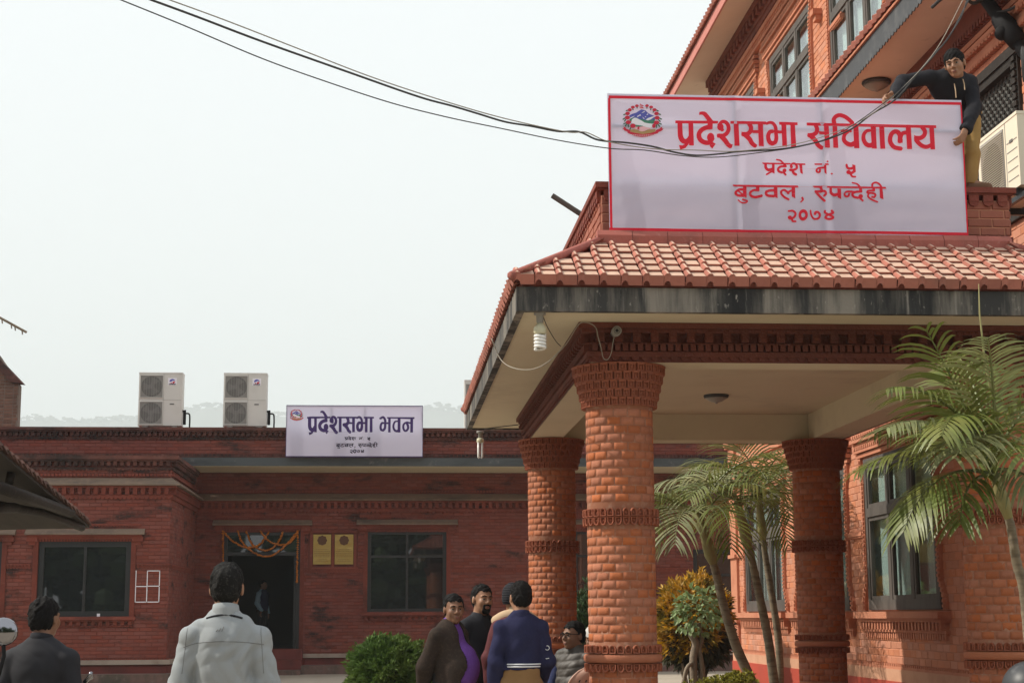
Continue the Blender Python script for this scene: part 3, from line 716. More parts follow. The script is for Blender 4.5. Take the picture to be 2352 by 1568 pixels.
# dish lamp under the skirt, cooling unit, pipe with its coil of cable
def dish_lamp(p, r, label):
    t = thing('ceiling_lamp', p, label, 'lamp')
    MB().lathe([(r*.98, 0), (r, -.015), (r*.92, -.035), (r*.3, -.04)], p, 20).obj('lamp_rim', MATS['valance'], t, True)
    MB().lathe([(r*.9, -.034), (r*.75, -r*.36), (r*.45, -r*.55), (r*.12, -r*.62), (.012, -r*.72)], p, 20).obj('lamp_shade', MATS['frosted'], t, True)
    return t
q = bp(2013, 188, Z=7.525); dish_lamp(tuple(q), .17, 'round glass lamp under the skirt roof just left of the man on the parapet')
q = bp(1645, 906, Z=3.655); dish_lamp(tuple(q), .13, 'round glass lamp on the cream ceiling of the portico')
# ------------------------------------------------------------------ the portico
por = thing('portico', (3.28, 15, 0), 'entrance portico with four round brick columns and a red tiled hipped roof', 'portico')
XL, XR, YF, YR = 1.79, 4.77, 12.4, 17.7
EL, ER, EF, ER2 = .915, 5.62, 11.47, 19.1      # eaves
ZB, ZS = 3.36, 3.65
fl = MB(); fl.box(1.15, 5.5, 11.75, 18.4, -.05, .13); fl.obj('floor', MATS['plinth_red'], por)
# --- one column, then three copies
def column(cx, cy):
    core = MB(); core.lathe([(.30, .13), (.30, .30), (.2605, .32), (.2605, 3.04), (.27, 3.05), (.33, 3.355)], (cx, cy, 0), 32)
    c = core.obj('column', MATS['col_mortar'], por, True)
    ORG[c.name] = Vector((cx, cy, 0)); 
    for v in c.data.vertices: v.co -= Vector((cx, cy, 0))-ORG[por.name]
    c.location = Vector((cx, cy, 0))-ORG[por.name]
    C0 = Vector((cx, cy, 0))
    nb = 15; da = 2*math.pi/nb; rr = .262; bh = .0655
    meshes = []
    for q in range(5):                      # five slightly different hand-made bricks, curved with the column
        b = MB(); rg = random.Random(q); n_ = 4; h = bh-.0035; a1 = da*.5-.010
        def ring(z, r_, ins): return [(r_*math.cos(-a1+ins+(2*a1-2*ins)*i/n_), r_*math.sin(-a1+ins+(2*a1-2*ins)*i/n_), z) for i in range(n_+1)]
        j = lambda s_=.002: rg.uniform(-s_, s_)
        R0 = ring(0, rr-.012, 0); R1 = [(x, y, z+.0035+j(.001)) for x, y, z in ring(0, rr-.0005+j(.0008), .011)]
        R2 = ring(h*.5, rr+.0006+j(.0006), .010)
        R3 = [(x, y, z-.0035+j(.001)) for x, y, z in ring(h, rr-.0005+j(.0008), .011)]; R4 = ring(h, rr-.012, 0)
        k = n_+1
        b.add(R0+R1+R2+R3+R4, [(r_*k+i, r_*k+i+1, (r_+1)*k+i+1, (r_+1)*k+i) for r_ in range(4) for i in range(n_)]+[(0, k, 2*k, 3*k, 4*k), (n_, 4*k+n_, 3*k+n_, 2*k+n_, k+n_)])
        meshes.append(b.mesh('brick', MATS['col_brick'], True))
    toward = math.atan2(-cy, -cx*.6-1.2)   # the side of the column that the picture sees
    cells = []
    z = .33; row = 0
    while z+bh < 3.035:
        if not (2.115 < z+bh/2 < 2.265 or 1.02 < z+bh/2 < 1.25):
            for i in range(nb):
                a = (i+.5*(row % 2)+random.uniform(-.03, .03))*da; d = abs((a-toward+math.pi) % (2*math.pi)-math.pi)
                cells.append((0 if (z > .9 and d < 1.85) else 1, d, a, z+random.uniform(-.002, .002)))
        z += bh; row += 1
    cells.sort(key=lambda q: (q[0], q[1]))
    for k, (_, _, a, z) in enumerate(cells[:PARTS]):
        inst('brick', meshes[k % 5], c, Matrix.Translation((cx, cy, z)) @ Matrix.Rotation(a, 4, 'Z') @ Matrix.Diagonal((1+random.uniform(-.006, .006),)*2+(1, 1)))
    rest = MB()
    for k, (_, _, a, z) in enumerate(cells[PARTS:]):
        m_ = meshes[k % 5]; T = Matrix.Translation((cx, cy, z)) @ Matrix.Rotation(a, 4, 'Z')
        rest.add([T @ v.co for v in m_.vertices], [tuple(p.vertices) for p in m_.polygons])
    rest.obj('brick_courses', MATS['col_brick'], c, True, kind='stuff')
    # petals of the two carved bands
    def petal(up):
        b = MB(); w, h = .027, .062; pr_ = [(-w, 0), (-w, h*.55), (-w*.6, h*.9), (0, h), (w*.6, h*.9), (w, h*.55), (w, 0)]
        if not up: pr_ = [(x, -z) for x, z in pr_][::-1]
        n = len(pr_)
        o_ = [(.270, x, z) for x, z in pr_]; f_ = [(.296, x*.92, z*.95) for x, z in pr_]; s_ = -1 if not up else 1
        i_ = [(.294, x*.66, z*.80+s_*.004) for x, z in pr_]; d_ = [(.274, x*.55, z*.72+s_*.006) for x, z in pr_]
        b.add(o_+f_+i_+d_, [(r_*n+i, r_*n+(i+1) % n, (r_+1)*n+(i+1) % n, (r_+1)*n+i) for r_ in range(3) for i in range(n)]+[tuple(range(3*n, 4*n))])
        zc = h*.38*s_; b.ball((.274, 0, zc), (.014, w*.42, h*.22), 6, 4)
        return b.mesh('petal', MATS['col_carved'])
    pu, pd = petal(True), petal(False)
    npet = 30; rest = MB()
    for me_, z in ((pu, 2.190), (pd, 2.180), (pu, 1.165), (pd, 1.085)):
        for i in range(npet):
            a = (i+.5)*2*math.pi/npet; d = abs((a-toward+math.pi) % (2*math.pi)-math.pi); T = Matrix.Translation((cx, cy, z)) @ Matrix.Rotation(a, 4, 'Z')
            if d < 1.75: inst('petal', me_, c, T)
            else: rest.add([T @ v.co for v in me_.vertices], [tuple(p.vertices) for p in me_.polygons])
    rest.obj('petal_ring', MATS['col_carved'], c, kind='stuff')
    MB().lathe([(.262, 2.175), (.284, 2.178), (.284, 2.192), (.262, 2.195)], (cx, cy, 0), 40).obj('band', MATS['col_carved'], c, True)
    MB().lathe([(.262, 1.09), (.290, 1.094), (.300, 1.108), (.302, 1.125), (.300, 1.142), (.290, 1.156), (.262, 1.16)], (cx, cy, 0), 48).obj('band', MATS['col_brick'], c, True)
    # capital: five rings of little niches that lean outward
    def niche():
        b = MB(); w, h = .027, .056
        b.box(-.02, 0, -w, w, 0, h)
        b.box(0, .016, -w, w, h-.012, h); b.box(0, .012, -w, w, 0, .006); b.box(0, .014, -w+.003, -w+.010, .006, h-.012); b.box(0, .014, w-.010, w-.003, .006, h-.012)
        b.ball((.002, 0, h*.38), (.010, .011, .017), 6, 4); b.ball((.004, 0, h*.66), (.008, .007, .008), 6, 4)
        return b.mesh('carved_block', MATS['col_carved'])
    nm = niche(); rest = MB()
    for k in range(5):
        z = 3.035+k*.0645; r_ = .284+.0165*k; nn = 31
        MB().lathe([(r_-.02, z+.054), (r_+.018, z+.056), (r_+.022, z+.0625), (r_-.01, z+.0645)], (cx, cy, 0), 48).obj('band', MATS['col_carved'], c, True)
        for i in range(nn):
            a = (i+.5*(k % 2))*2*math.pi/nn; d = abs((a-toward+math.pi) % (2*math.pi)-math.pi)
            T = Matrix.Translation((cx, cy, z)) @ Matrix.Rotation(a, 4, 'Z') @ Matrix.Translation((r_, 0, 0)) @ Matrix.Diagonal((1, 1+.055*(k-1.5), 1, 1))
            if d < 1.75: inst('carved_block', nm, c, T)
            else: rest.add([T @ v.co for v in nm.vertices], [tuple(p.vertices) for p in nm.polygons])
    rest.obj('carved_ring', MATS['col_carved'], c, kind='stuff')
    return c
c0 = column(XL, YF)
for x, y, ro in ((XL, YR, .2), (XR, YR, -.1), (XR, YF, -.25)):
    c = copy_tree(c0, por); c.location = Vector((x, y, 0))-ORG[por.name]; c.rotation_euler.z = ro
# --- beams with their carved cornice
BX0, BX1, BY0, BY1 = 1.53, 5.03, 12.07, 17.97; bw = .37
bm = MB()
for x0, x1, y0, y1 in ((BX0, BX1, BY0, BY0+bw), (BX0, BX1, BY1-bw, BY1), (BX0, BX0+bw, BY0+bw, BY1-bw), (BX1-bw, BX1, BY0+bw, BY1-bw)):
    bm.box(x0+.012, x1-.012, y0+.012, y1-.012, ZB, ZS)
bm.obj('beam', MATS['cream_paint'], por)
cr = MB()
def ring(z0, z1, d):
    run(cr, (BX0, BY0), (BX1, BY0), (0, -1), z0, z1, d, e0=d, e1=d, back=-.0); run(cr, (BX0, BY1), (BX0, BY0), (-1, 0), z0, z1, d, back=0)
    run(cr, (BX1, BY0), (BX1, BY1), (1, 0), z0, z1, d, back=0); run(cr, (BX0, BY1), (BX1, BY1), (0, 1), z0, z1, d, e0=d, e1=d, back=0)
def ringb(fn, *a):
    for r_ in (((BX0, BY0), (BX1, BY0), (0, -1)), ((BX0, BY1), (BX0, BY0), (-1, 0))): fn(cr, *r_, *a)
ring(3.355, 3.645, .004)
ring(3.395, 3.435, .03); ring(3.49, 3.50, .045); ring(3.575, 3.605, .075); ring(3.605, 3.648, .10)
ringb(scallops, 3.395, .03, .022, .075)
ringb(blocks, 3.44, 3.49, .05, .058, .040); ringb(blocks, 3.505, 3.575, .07, .135, .062); ringb(blocks, 3.52, 3.545, .085, .135, .045)
ringb(blocks, 3.58, 3.60, .085, .05, .03)
cr.obj('cornice', MATS['beam_red'], por)
# --- soffit, ceiling, fascia
cb = MB(); cb.box(EL+.02, ER-.02, EF+.02, ER2-.02, ZS, ZS+.05); cb.obj('ceiling', MATS['cream_paint'], por)
fa = MB()
ZF0, ZF1 = 3.635, 3.815
def frame(mb, x0, x1, y0, y1, t, z0, z1):
    mb.box(x0, x1, y0, y0+t, z0, z1); mb.box(x0, x1, y1-t, y1, z0, z1); mb.box(x0, x0+t, y0+t, y1-t, z0, z1); mb.box(x1-t, x1, y0+t, y1-t, z0, z1)
frame(fa, EL, ER, EF, ER2, .06, ZF0, ZF1); fa.obj('fascia', MATS['fascia'], por)
# --- hipped skirt roof carrying the tiles, parapet on top
ZE, ZR, RUN = 3.885, 4.335, .76
ex0, ex1, ey0, ey1 = EL-.03, ER+.03, EF-.04, ER2+.03
rx0, rx1, ry0, ry1 = ex0+RUN, ex1-RUN, ey0+RUN, ey1-RUN
rf = MB(); E4 = [(ex0, ey0), (ex1, ey0), (ex1, ey1), (ex0, ey1)]; R4 = [(rx0, ry0), (rx1, ry0), (rx1, ry1), (rx0, ry1)]
lo = [(x, y, ZE-.03) for x, y in E4]; hi = [(x, y, ZR-.03) for x, y in R4]; un = [(x+(.085 if x < 3 else -.085), y+(.085 if y < 15 else -.085), ZF1-.0) for x, y in E4]; lo = [(x+(.07 if x < 3 else -.07), y+(.07 if y < 15 else -.07), z+.012) for x, y, z in lo]
rf.add(un+lo+hi, [(i, (i+1) % 4, 4+(i+1) % 4, 4+i) for i in range(4)]+[(4+i, 4+(i+1) % 4, 8+(i+1) % 4, 8+i) for i in range(4)]+[(8, 9, 10, 11), (3, 2, 1, 0)])
roof = rf.obj('roof', MATS['ridge_red'], por)
TW_, NR = .1575, 6; rl = math.hypot(RUN, ZR-ZE); step = rl/NR; sl_a = math.atan2(ZR-ZE, RUN)
def tile_mesh(eave):
    """x along the eave, y up the slope; pan with a half round roll on its left"""
    w, L_ = TW_-.004, step+.012; t = MB(); r_ = .024; z0, z1 = .024, .005
    n = 5; arc = [(-w/2+.028-r_*math.cos(math.pi*i/n), r_*math.sin(math.pi*i/n)*.95) for i in range(n+1)]
    prof = arc+[(w/2, 0)]
    lo_ = [(x, -.004, z+z0) for x, z in prof]; hi_ = [(x, L_, z+z1) for x, z in prof]; lob = [(x, -.004, z0-.014 if z < .02 else z0-.014) for x, z in prof]
    m_ = len(prof)
    t.add(lo_+hi_+lob, [(i, i+1, m_+i+1, m_+i) for i in range(m_-1)]+[(2*m_+i, 2*m_+i+1, i+1, i) for i in range(m_-1)]+[(m_-1, 2*m_+m_-1, m_+m_-1), (0, m_, 2*m_)])
    if eave:   # turned-down front plate, with a half round hollow under each roll
        xs = [-w/2]+[-w/2+.028+.025*math.cos(math.pi*(1-i/6)) for i in range(7)]+[w/2]; zb = -.045
        top = [(x, -.006, .030) for x in xs]; bot = [(x, -.020, zb+(.036*math.sin(math.pi*(i-1)/6) if 1 <= i <= 7 else 0)) for i, x in enumerate(xs)]
        bk_ = [(x, .012, z) for x, _, z in bot]; k = len(xs)
        t.add(top+bot+bk_, [(k+i, k+i+1, i+1, i) for i in range(k-1)]+[(2*k+i, 2*k+i+1, k+i+1, k+i) for i in range(k-1)])
    return t
TM = {}
for e_ in (0, 1):
    me = tile_mesh(e_).mesh('roof_tile', MATS['roof_tile'])
    me.materials.append(MATS['tile_dusty'])
    for p in me.polygons:               # flat pans carry the pale dust, rolls stay red
        p.material_index = 1 if (p.normal.z > .9) else 0
    TM[e_] = me
used = 0; rest = MB(); restE = []
def slope(pa, u, v, L_, budget, first_row_only=False):
    """tiles of one slope: pa eave corner, u along the eave, v level direction up the slope"""
    global used
    u = Vector(u); v = Vector(v); up = v*math.cos(sl_a)+Vector((0, 0, math.sin(sl_a))); nn = u.cross(up)
    B_ = Matrix((u, up, nn)).transposed().to_4x4(); n = int(L_/TW_); todo = []
    for r_ in range(NR):
        inset = RUN*r_/NR
        for i in range(n):
            s_ = (i+.5)*L_/n
            if inset+TW_*.35 < s_ < L_-inset-TW_*.35 or r_ == 0:
                T = B_.copy(); T.translation = Vector(pa)+u*s_+up*(step*r_)+nn*.004+Vector((random.uniform(-.003, .003), 0, random.uniform(-.002, .002)))
                T = T @ Matrix.Rotation(random.uniform(-.012, .012), 4, 'Z')
                todo.append((r_, i, T))
    for r_, i, T in todo:
        if used < PARTS and budget(r_, i, n):
            inst('roof_tile', TM[1 if r_ == 0 else 0], roof, T); used += 1
        else:
            rest.add([T @ w.co for w in TM[1 if r_ == 0 else 0].vertices], [tuple(p.vertices) for p in TM[1 if r_ == 0 else 0].polygons])
slope((ex0, ey0, ZE-.015), (1, 0, 0), (0, 1, 0), ex1-ex0, lambda r_, i, n: True)
slope((ex0, ey1, ZE-.015), (0, -1, 0), (1, 0, 0), ey1-ey0, lambda r_, i, n: r_ == 0)
slope((ex1, ey0, ZE-.015), (0, 1, 0), (-1, 0, 0), ey1-ey0, lambda r_, i, n: i < 8)
slope((ex1, ey1, ZE-.015), (-1, 0, 0), (0, -1, 0), ex1-ex0, lambda r_, i, n: False)
rest.obj('tile_courses', MATS['roof_tile'], roof, kind='stuff')
hp = MB()
for (a, b), (c, d) in zip(E4, R4):
    hp = MB(); A_, C_ = Vector((a, b, ZE+.005)), Vector((c, d, ZR+.01)); hp.tube([A_-(C_-A_)*.02, C_], .034, 8)
    hp.obj('hip_cap', MATS['ridge_red'], roof, True)
rc = MB()
nseg = 12
for k in range(nseg):                    # rounded ridge course under the banner
    a, b = rx0-.04+(rx1-rx0+.08)*k/nseg, rx0-.04+(rx1-rx0+.08)*(k+1)/nseg
    y_, dz = ry0, random.uniform(-.006, .006)
    rc.prism([(y_-.055, ZR-.05), (y_-.06, ZR+.03+dz), (y_-.03, ZR+.075+dz), (y_+.03, ZR+.08), (y_+.06, ZR-.02)], a+.002, b-.002, 'x')
frm = MB(); frame(frm, rx0-.03, rx1+.03, ry0+.06, ry1+.03, .08, ZR-.03, ZR+.05)
rc.obj('ridge_course', MATS['ridge_red'], roof); frm.obj('ridge_base', MATS['ridge_red'], roof)
# parapet
px0, px1, py0, py1, zt = 1.66, 4.98, ry0+.10, ry1-.02, 4.83
pp = MB(); frame(pp, px0, px1, py0, py1, .24, ZR-.05, zt-.10); par = pp.obj('parapet', MATS['wing_mortar'], por)
bk = Brickwork(par, MATS['parapet_brick'], .205, .072, .008, .010)
bk.wall((px0, py1, 4.44), (0, -1, 0), py1-py0, zt-.10-4.44); bk.wall((px0, py0, 4.44), (1, 0, 0), px1-px0, zt-.10-4.44); bk.wall((px1, py0, 4.44), (0, 1, 0), py1-py0, zt-.10-4.44)
bk.done(lambda P: P.x < 1.7 or P.x > 4.5)
cp_ = MB(); frame(cp_, px0-.05, px1+.05, py0-.05, py1+.05, .32, zt-.045, zt); frame(cp_, px0-.03, px1+.03, py0-.03, py1+.03, .28, zt-.06, zt-.045)
for r_ in (((px0, py0), (px1, py0), (0, -1)), ((px0, py1), (px0, py0), (-1, 0)), ((px1, py0), (px1, py1), (1, 0))):
    blocks(cp_, *r_, zt-.115, zt-.06, .035, .115, .08); scallops(cp_, *r_, zt-.11, .045, .03, .115); blocks(cp_, *r_, 4.375, 4.435, .03, .10, .07)
cp_.obj('coping', MATS['far_trim'], par)
# dark pole lying across the roof behind the parapet
a, b = bp(1268, 449, Y=16.6), bp(1345, 499, Y=16.6)
po = MB(); dv = (b-a).normalized(); po.tube([a, a+dv*1.1], .03, 8)
o = po.obj('roof_pole', MATS['grey_wood'], None, org=tuple(a)); tag(o, 'dark bar sticking out over the left edge of the portico parapet', 'pole')
# ------------------------------------------------------------------ flat print: shapes rasterised finely into clean strips
def pt_seg(X, Y, a, b):
    ax, ay = a; bx, by = b; dx, dy = bx-ax, by-ay; L2 = dx*dx+dy*dy+1e-9
    t = np.clip(((X-ax)*dx+(Y-ay)*dy)/L2, 0, 1)
    return np.hypot(X-ax-t*dx, Y-ay-t*dy), t
def poly_sd(X, Y, P):
    d = np.full(X.shape, 1e9); ins = np.zeros(X.shape, bool); n = len(P)
    for i in range(n):
        a, b = P[i], P[(i+1) % n]
        d = np.minimum(d, pt_seg(X, Y, a, b)[0])
        c = ((a[1] > Y) != (b[1] > Y)); den = (b[1]-a[1]) or 1e-9
        ins ^= c & (X < (b[0]-a[0])*(Y-a[1])/den+a[0])
    return np.where(ins, -d, d)
def strips(shapes, cell):
    """shapes: ('P', polygon) | ('S', width or (w0,w1), points) | ('C', (x,y), rx, ry) | ('R', (x,y), rx, ry, width); returns quads in the same coordinates"""
    bb = []
    for s in shapes:
        if s[0] == 'P': xs = [p[0] for p in s[1]]; ys_ = [p[1] for p in s[1]]; m_ = 2
        elif s[0] == 'S': xs = [p[0] for p in s[2]]; ys_ = [p[1] for p in s[2]]; m_ = (max(s[1]) if isinstance(s[1], tuple) else s[1])
        else: xs = [s[1][0]-s[2], s[1][0]+s[2]]; ys_ = [s[1][1]-s[3], s[1][1]+s[3]]; m_ = s[4] if len(s) > 4 else 2
        bb.append((min(xs)-m_, max(xs)+m_, min(ys_)-m_, max(ys_)+m_))
    x0, x1, y0, y1 = min(b[0] for b in bb), max(b[1] for b in bb), min(b[2] for b in bb), max(b[3] for b in bb)
    nx, ny = int((x1-x0)/cell)+2, int((y1-y0)/cell)+2
    D = np.full((ny, nx), 1e3)
    for s, b in zip(shapes, bb):
        i0, i1 = max(0, int((b[0]-x0)/cell)-2), min(nx, int((b[1]-x0)/cell)+3); j0, j1 = max(0, int((b[2]-y0)/cell)-2), min(ny, int((b[3]-y0)/cell)+3)
        X, Y = np.meshgrid(x0+cell*np.arange(i0, i1), y0+cell*np.arange(j0, j1))
        if s[0] == 'P': d = poly_sd(X, Y, s[1])
        elif s[0] == 'S':
            P = spline(s[2], 6) if len(s[2]) > 2 else s[2]; d = np.full(X.shape, 1e9); m_ = len(P)-1
            w0, w1 = s[1] if isinstance(s[1], tuple) else (s[1], s[1])
            for k in range(m_):
                q, t = pt_seg(X, Y, P[k], P[k+1]); d = np.minimum(d, q-.5*(w0+(w1-w0)*(k+t)/m_))
        elif s[0] == 'C': d = (np.hypot((X-s[1][0])/s[2], (Y-s[1][1])/s[3])-1)*min(s[2], s[3])
        else:
            rr = np.hypot((X-s[1][0])/s[2], (Y-s[1][1])/s[3]); d = np.abs(rr-1)*min(s[2], s[3])-s[4]/2
        D[j0:j1, i0:i1] = np.minimum(D[j0:j1, i0:i1], d)
    quads = []
    def cross(row):
        s_ = row < 0; k = np.nonzero(s_[1:] != s_[:-1])[0]
        return [x0+cell*(i+row[i]/(row[i]-row[i+1])) for i in k]
    prev = None
    for j in range(ny):
        c = cross(D[j])
        if prev is not None:
            if len(c) == len(prev):
                for q in range(0, len(c)-1, 2):
                    quads.append(((prev[q], y0+cell*(j-1)), (prev[q+1], y0+cell*(j-1)), (c[q+1], y0+cell*j), (c[q], y0+cell*j)))
            else:
                ym = y0+cell*(j-.5)
                for r_, ya, yb in ((prev, y0+cell*(j-1), ym), (c, ym, y0+cell*j)):
                    for q in range(0, len(r_)-1, 2): quads.append(((r_[q], ya), (r_[q+1], ya), (r_[q+1], yb), (r_[q], yb)))
        prev = c
    return quads
def printed(name, shapes, cell, place, matl, parent):
    """place maps drawing coordinates to the world"""
    b = MB()
    for q in strips(shapes, cell): b.quad(*[place(*p) for p in q])
    o = b.obj(name, matl, parent); return o
def homog(src, dst):
    A = []
    for (x, y), (u, v) in zip(src, dst):
        A.append([x, y, 1, 0, 0, 0, -u*x, -u*y, u]); A.append([0, 0, 0, x, y, 1, -v*x, -v*y, v])
    A = np.array(A, float); h = np.linalg.solve(A[:, :8], A[:, 8])
    return lambda x, y: ((h[0]*x+h[1]*y+h[2])/(h[6]*x+h[7]*y+1), (h[3]*x+h[4]*y+h[5])/(h[6]*x+h[7]*y+1))
# lettering, drawn stroke by stroke. A and B are the two words of the big line, C the three small lines
def Pg(*p): return ('P', list(p))
def St(w, *p): return ('S', w, list(p))
A1 = [Pg((103,212),(838,228),(838,276),(103,262)), St((84,92),(182,262),(190,400),(200,490),(232,560),(290,587),(345,560),(372,520)), Pg((328,262),(410,262),(435,657),(352,655)),
 Pg((178,648),(235,652),(285,628),(300,590),(350,625),(290,700),(202,732)), Pg((512,65),(560,57),(600,60),(632,76),(670,118),(755,230),(655,230),(610,160),(575,122),(545,112),(512,118)),
 Pg((660,262),(748,262),(748,372),(660,372)), St(80,(708,337),(640,343),(560,385),(516,455),(530,535),(580,588),(655,612),(715,605)), ('C',(718,515),62,76), St(60,(755,545),(730,590)),
 Pg((690,590),(755,600),(810,632),(755,715),(718,685)),
 ('C',(882,335),55,62), St(62,(915,385),(872,350),(860,300)), St((56,76),(862,300),(900,248),(955,246),(1005,290),(1024,365),(1000,440),(940,487),(862,490)), Pg((825,452),(862,468),(880,525),(830,524)),
 St((86,72),(905,505),(970,575),(1015,640),(1060,678)), Pg((1040,650),(1103,645),(1085,708),(1045,712)), Pg((1105,262),(1190,270),(1220,672),(1132,672)), Pg((1050,232),(1665,245),(1665,298),(1050,282)),
 St((70,82),(1375,285),(1408,345),(1400,415),(1352,462),(1285,468)), Pg((1247,422),(1300,438),(1300,500),(1249,497)), St((84,70),(1325,490),(1390,555),(1435,630),(1485,672)), Pg((1468,658),(1525,655),(1512,692),(1462,698)),
 Pg((1430,395),(1545,398),(1545,450),(1438,448)), Pg((1525,285),(1612,290),(1640,682),(1555,680)),
 St((46,78),(1678,280),(1735,262),(1790,282),(1832,350),(1842,450),(1850,540),(1832,610),(1785,634)), St((78,66),(1785,632),(1740,612),(1712,545),(1712,480),(1738,428),(1780,420)),
 Pg((1860,402),(1950,405),(1950,458),(1862,458)), Pg((1930,290),(2013,292),(2040,690),(1960,688)), Pg((1890,252),(2208,262),(2212,312),(1893,302)), Pg((2085,300),(2165,303),(2198,693),(2110,693))]
B1 = [Pg((108,255),(2235,315),(2240,362),(110,305)), St((66,76),(258,300),(282,365),(268,428),(218,462),(160,472)), Pg((128,430),(180,447),(180,510),(133,500)), St((78,66),(195,492),(260,560),(305,635),(355,680)),
 Pg((335,668),(398,652),(385,715),(350,720)), Pg((312,405),(405,408),(405,458),(322,457)), Pg((390,300),(472,308),(508,682),(422,680)), Pg((535,300),(612,308),(645,685),(563,682)),
 St((70,64),(566,275),(552,205),(588,152),(648,132),(725,153),(795,200),(862,262)), Pg((670,372),(855,375),(855,422),(675,418)), St((56,84),(790,412),(740,465),(732,545),(780,605),(850,630),(915,606)), Pg((880,325),(965,328),(995,692),(908,690)),
 St((50,84),(1150,392),(1100,402),(1060,455),(1056,530),(1092,608),(1150,643),(1215,632)), Pg((1165,325),(1250,330),(1282,700),(1200,698)), Pg((1305,335),(1388,338),(1420,702),(1340,702)),
 St((76,70),(1655,575),(1652,480),(1612,422),(1560,415),(1512,455),(1492,535),(1510,612),(1570,678),(1670,703)), St((60,68),(1664,575),(1668,500),(1692,448),(1735,432),(1780,440)), Pg((1622,545),(1700,545),(1700,605),(1625,605)), Pg((1742,345),(1825,350),(1860,712),(1778,712)),
 St((64,78),(2012,350),(2055,410),(2048,480),(1990,525),(1920,528)), Pg((1882,475),(1940,502),(1940,562),(1890,560)), St((70,68),(1920,560),(1960,610),(2020,658),(2090,678),(2170,650)), Pg((2125,355),(2200,358),(2235,722),(2160,720))]
C2 = [Pg((510,108),(905,118),(905,138),(530,132)), Pg((975,122),(1105,122),(1112,146),(990,142)), St((36,42),(562,135),(566,180),(600,212),(650,205)), Pg((650,130),(685,130),(690,266),(655,250)), St(24,(645,238),(580,276)),
 St((20,26),(712,68),(765,82),(802,118)), Pg((805,130),(845,130),(845,165),(805,165)), St(32,(840,163),(772,167),(737,197),(747,232),(790,250)), ('C',(825,222),27,28), St(28,(815,250),(842,280)),
 ('C',(918,170),20,24), St((26,36),(908,160),(925,130),(960,126),(990,155),(988,195),(945,215),(905,214)), St(36,(935,218),(955,262),(985,280)), Pg((1025,135),(1065,140),(1080,275),(1045,255)),
 Pg((1230,124),(1425,124),(1435,148),(1245,146)), Pg((1365,140),(1398,145),(1405,280),(1375,258)), St((26,28),(1370,185),(1300,190),(1267,215),(1278,246),(1308,246),(1313,215)),
 Pg((1395,98),(1413,82),(1432,98),(1413,112)), Pg((1458,270),(1478,256),(1498,270),(1478,286)),
 St((30,38),(1678,145),(1690,182),(1722,198),(1772,188)), Pg((1755,138),(1800,150),(1808,245),(1772,250)), St((38,40),(1790,235),(1745,262),(1702,255)), ('C',(1710,248),32,28), St((30,24),(1735,268),(1760,308),(1805,314))]
C3 = [Pg((112,420),(1015,435),(1030,466),(132,446)), St(34,(280,490),(212,490),(160,530),(190,572),(270,578)), St(22,(182,502),(262,560)), Pg((258,450),(308,450),(315,606),(265,580)), St((18,22),(200,640),(248,672),(308,672),(325,648),(262,628)),
 Pg((440,450),(487,450),(487,500),(440,500)), St((30,36),(475,502),(402,500),(362,537),(380,580),(440,596),(520,578)), St(36,(690,502),(622,506),(582,530),(602,573),(690,584)), Pg((685,450),(735,455),(745,613),(695,590)),
 St((28,30),(892,545),(868,520),(830,498),(792,515),(796,555),(840,600),(895,630)), St(28,(885,545),(905,518),(945,502)), Pg((930,455),(978,460),(988,617),(940,590)), St((30,18),(1085,610),(1095,635),(1068,668)),
 Pg((1220,440),(2220,462),(2235,488),(1242,468)), St((32,34),(1330,470),(1345,508),(1302,524),(1265,520)), St(32,(1270,530),(1330,598),(1390,655)), St((26,34),(1330,528),(1385,518),(1405,555),(1385,582)),
 St((36,42),(1468,480),(1475,540),(1520,572),(1580,560)), Pg((1560,480),(1610,485),(1620,632),(1570,605)), St((24,28),(1760,525),(1692,526),(1662,560),(1682,592),(1718,588),(1725,560)), Pg((1700,512),(1795,518),(1795,545),(1705,540)),
 Pg((1860,480),(1900,480),(1900,530),(1860,530)), St(32,(1890,527),(1812,532),(1772,560),(1792,598),(1850,614)), ('C',(1885,594),31,30), St(28,(1880,620),(1915,654)), St((20,26),(1765,398),(1832,418),(1872,462)),
 Pg((2040,480),(2080,480),(2080,520),(2040,520)), St(27,(2065,516),(1987,517),(1977,545),(2048,550),(2085,572),(2075,605),(2042,602)), St((26,24),(1992,560),(1988,600),(2040,640),(2115,674)), Pg((2140,485),(2180,490),(2200,640),(2150,615)),
 St(27,(2042,472),(2042,418),(2090,398),(2140,425),(2172,478))]
C4 = [St((26,34),(905,795),(960,792),(998,830),(985,878),(940,903),(915,895)), ('C',(922,888),27,27), St((30,26),(950,908),(965,940),(1003,944)), ('R',(1105,853),46,58,36),
 St((22,36),(1205,790),(1215,850),(1250,905),(1310,905),(1335,860),(1310,815),(1277,815),(1267,838)), St((28,34),(1400,800),(1402,822),(1450,850),(1512,880),(1512,902),(1460,914),(1412,898),(1432,862),(1510,828),(1498,797))]
BH = [St((36,40),(1575,232),(1620,210),(1652,255),(1655,330),(1650,400),(1622,438)), St((40,34),(1622,438),(1588,425),(1580,370),(1598,315),(1625,310)), Pg((1655,300),(1715,300),(1715,328),(1655,328)), Pg((1705,230),(1745,230),(1745,475),(1705,475)), Pg((1685,205),(2140,208),(2140,236),(1685,234)),
 St((26,42),(1860,280),(1818,288),(1792,350),(1802,418),(1840,450),(1880,440)), Pg((1862,225),(1908,225),(1908,475),(1862,475)), St((30,40),(2085,312),(2010,300),(1965,330),(1955,385),(1975,438),(2010,440),(2035,400),(2030,350),(2018,325)), Pg((2072,225),(2117,225),(2117,475),(2072,475))]
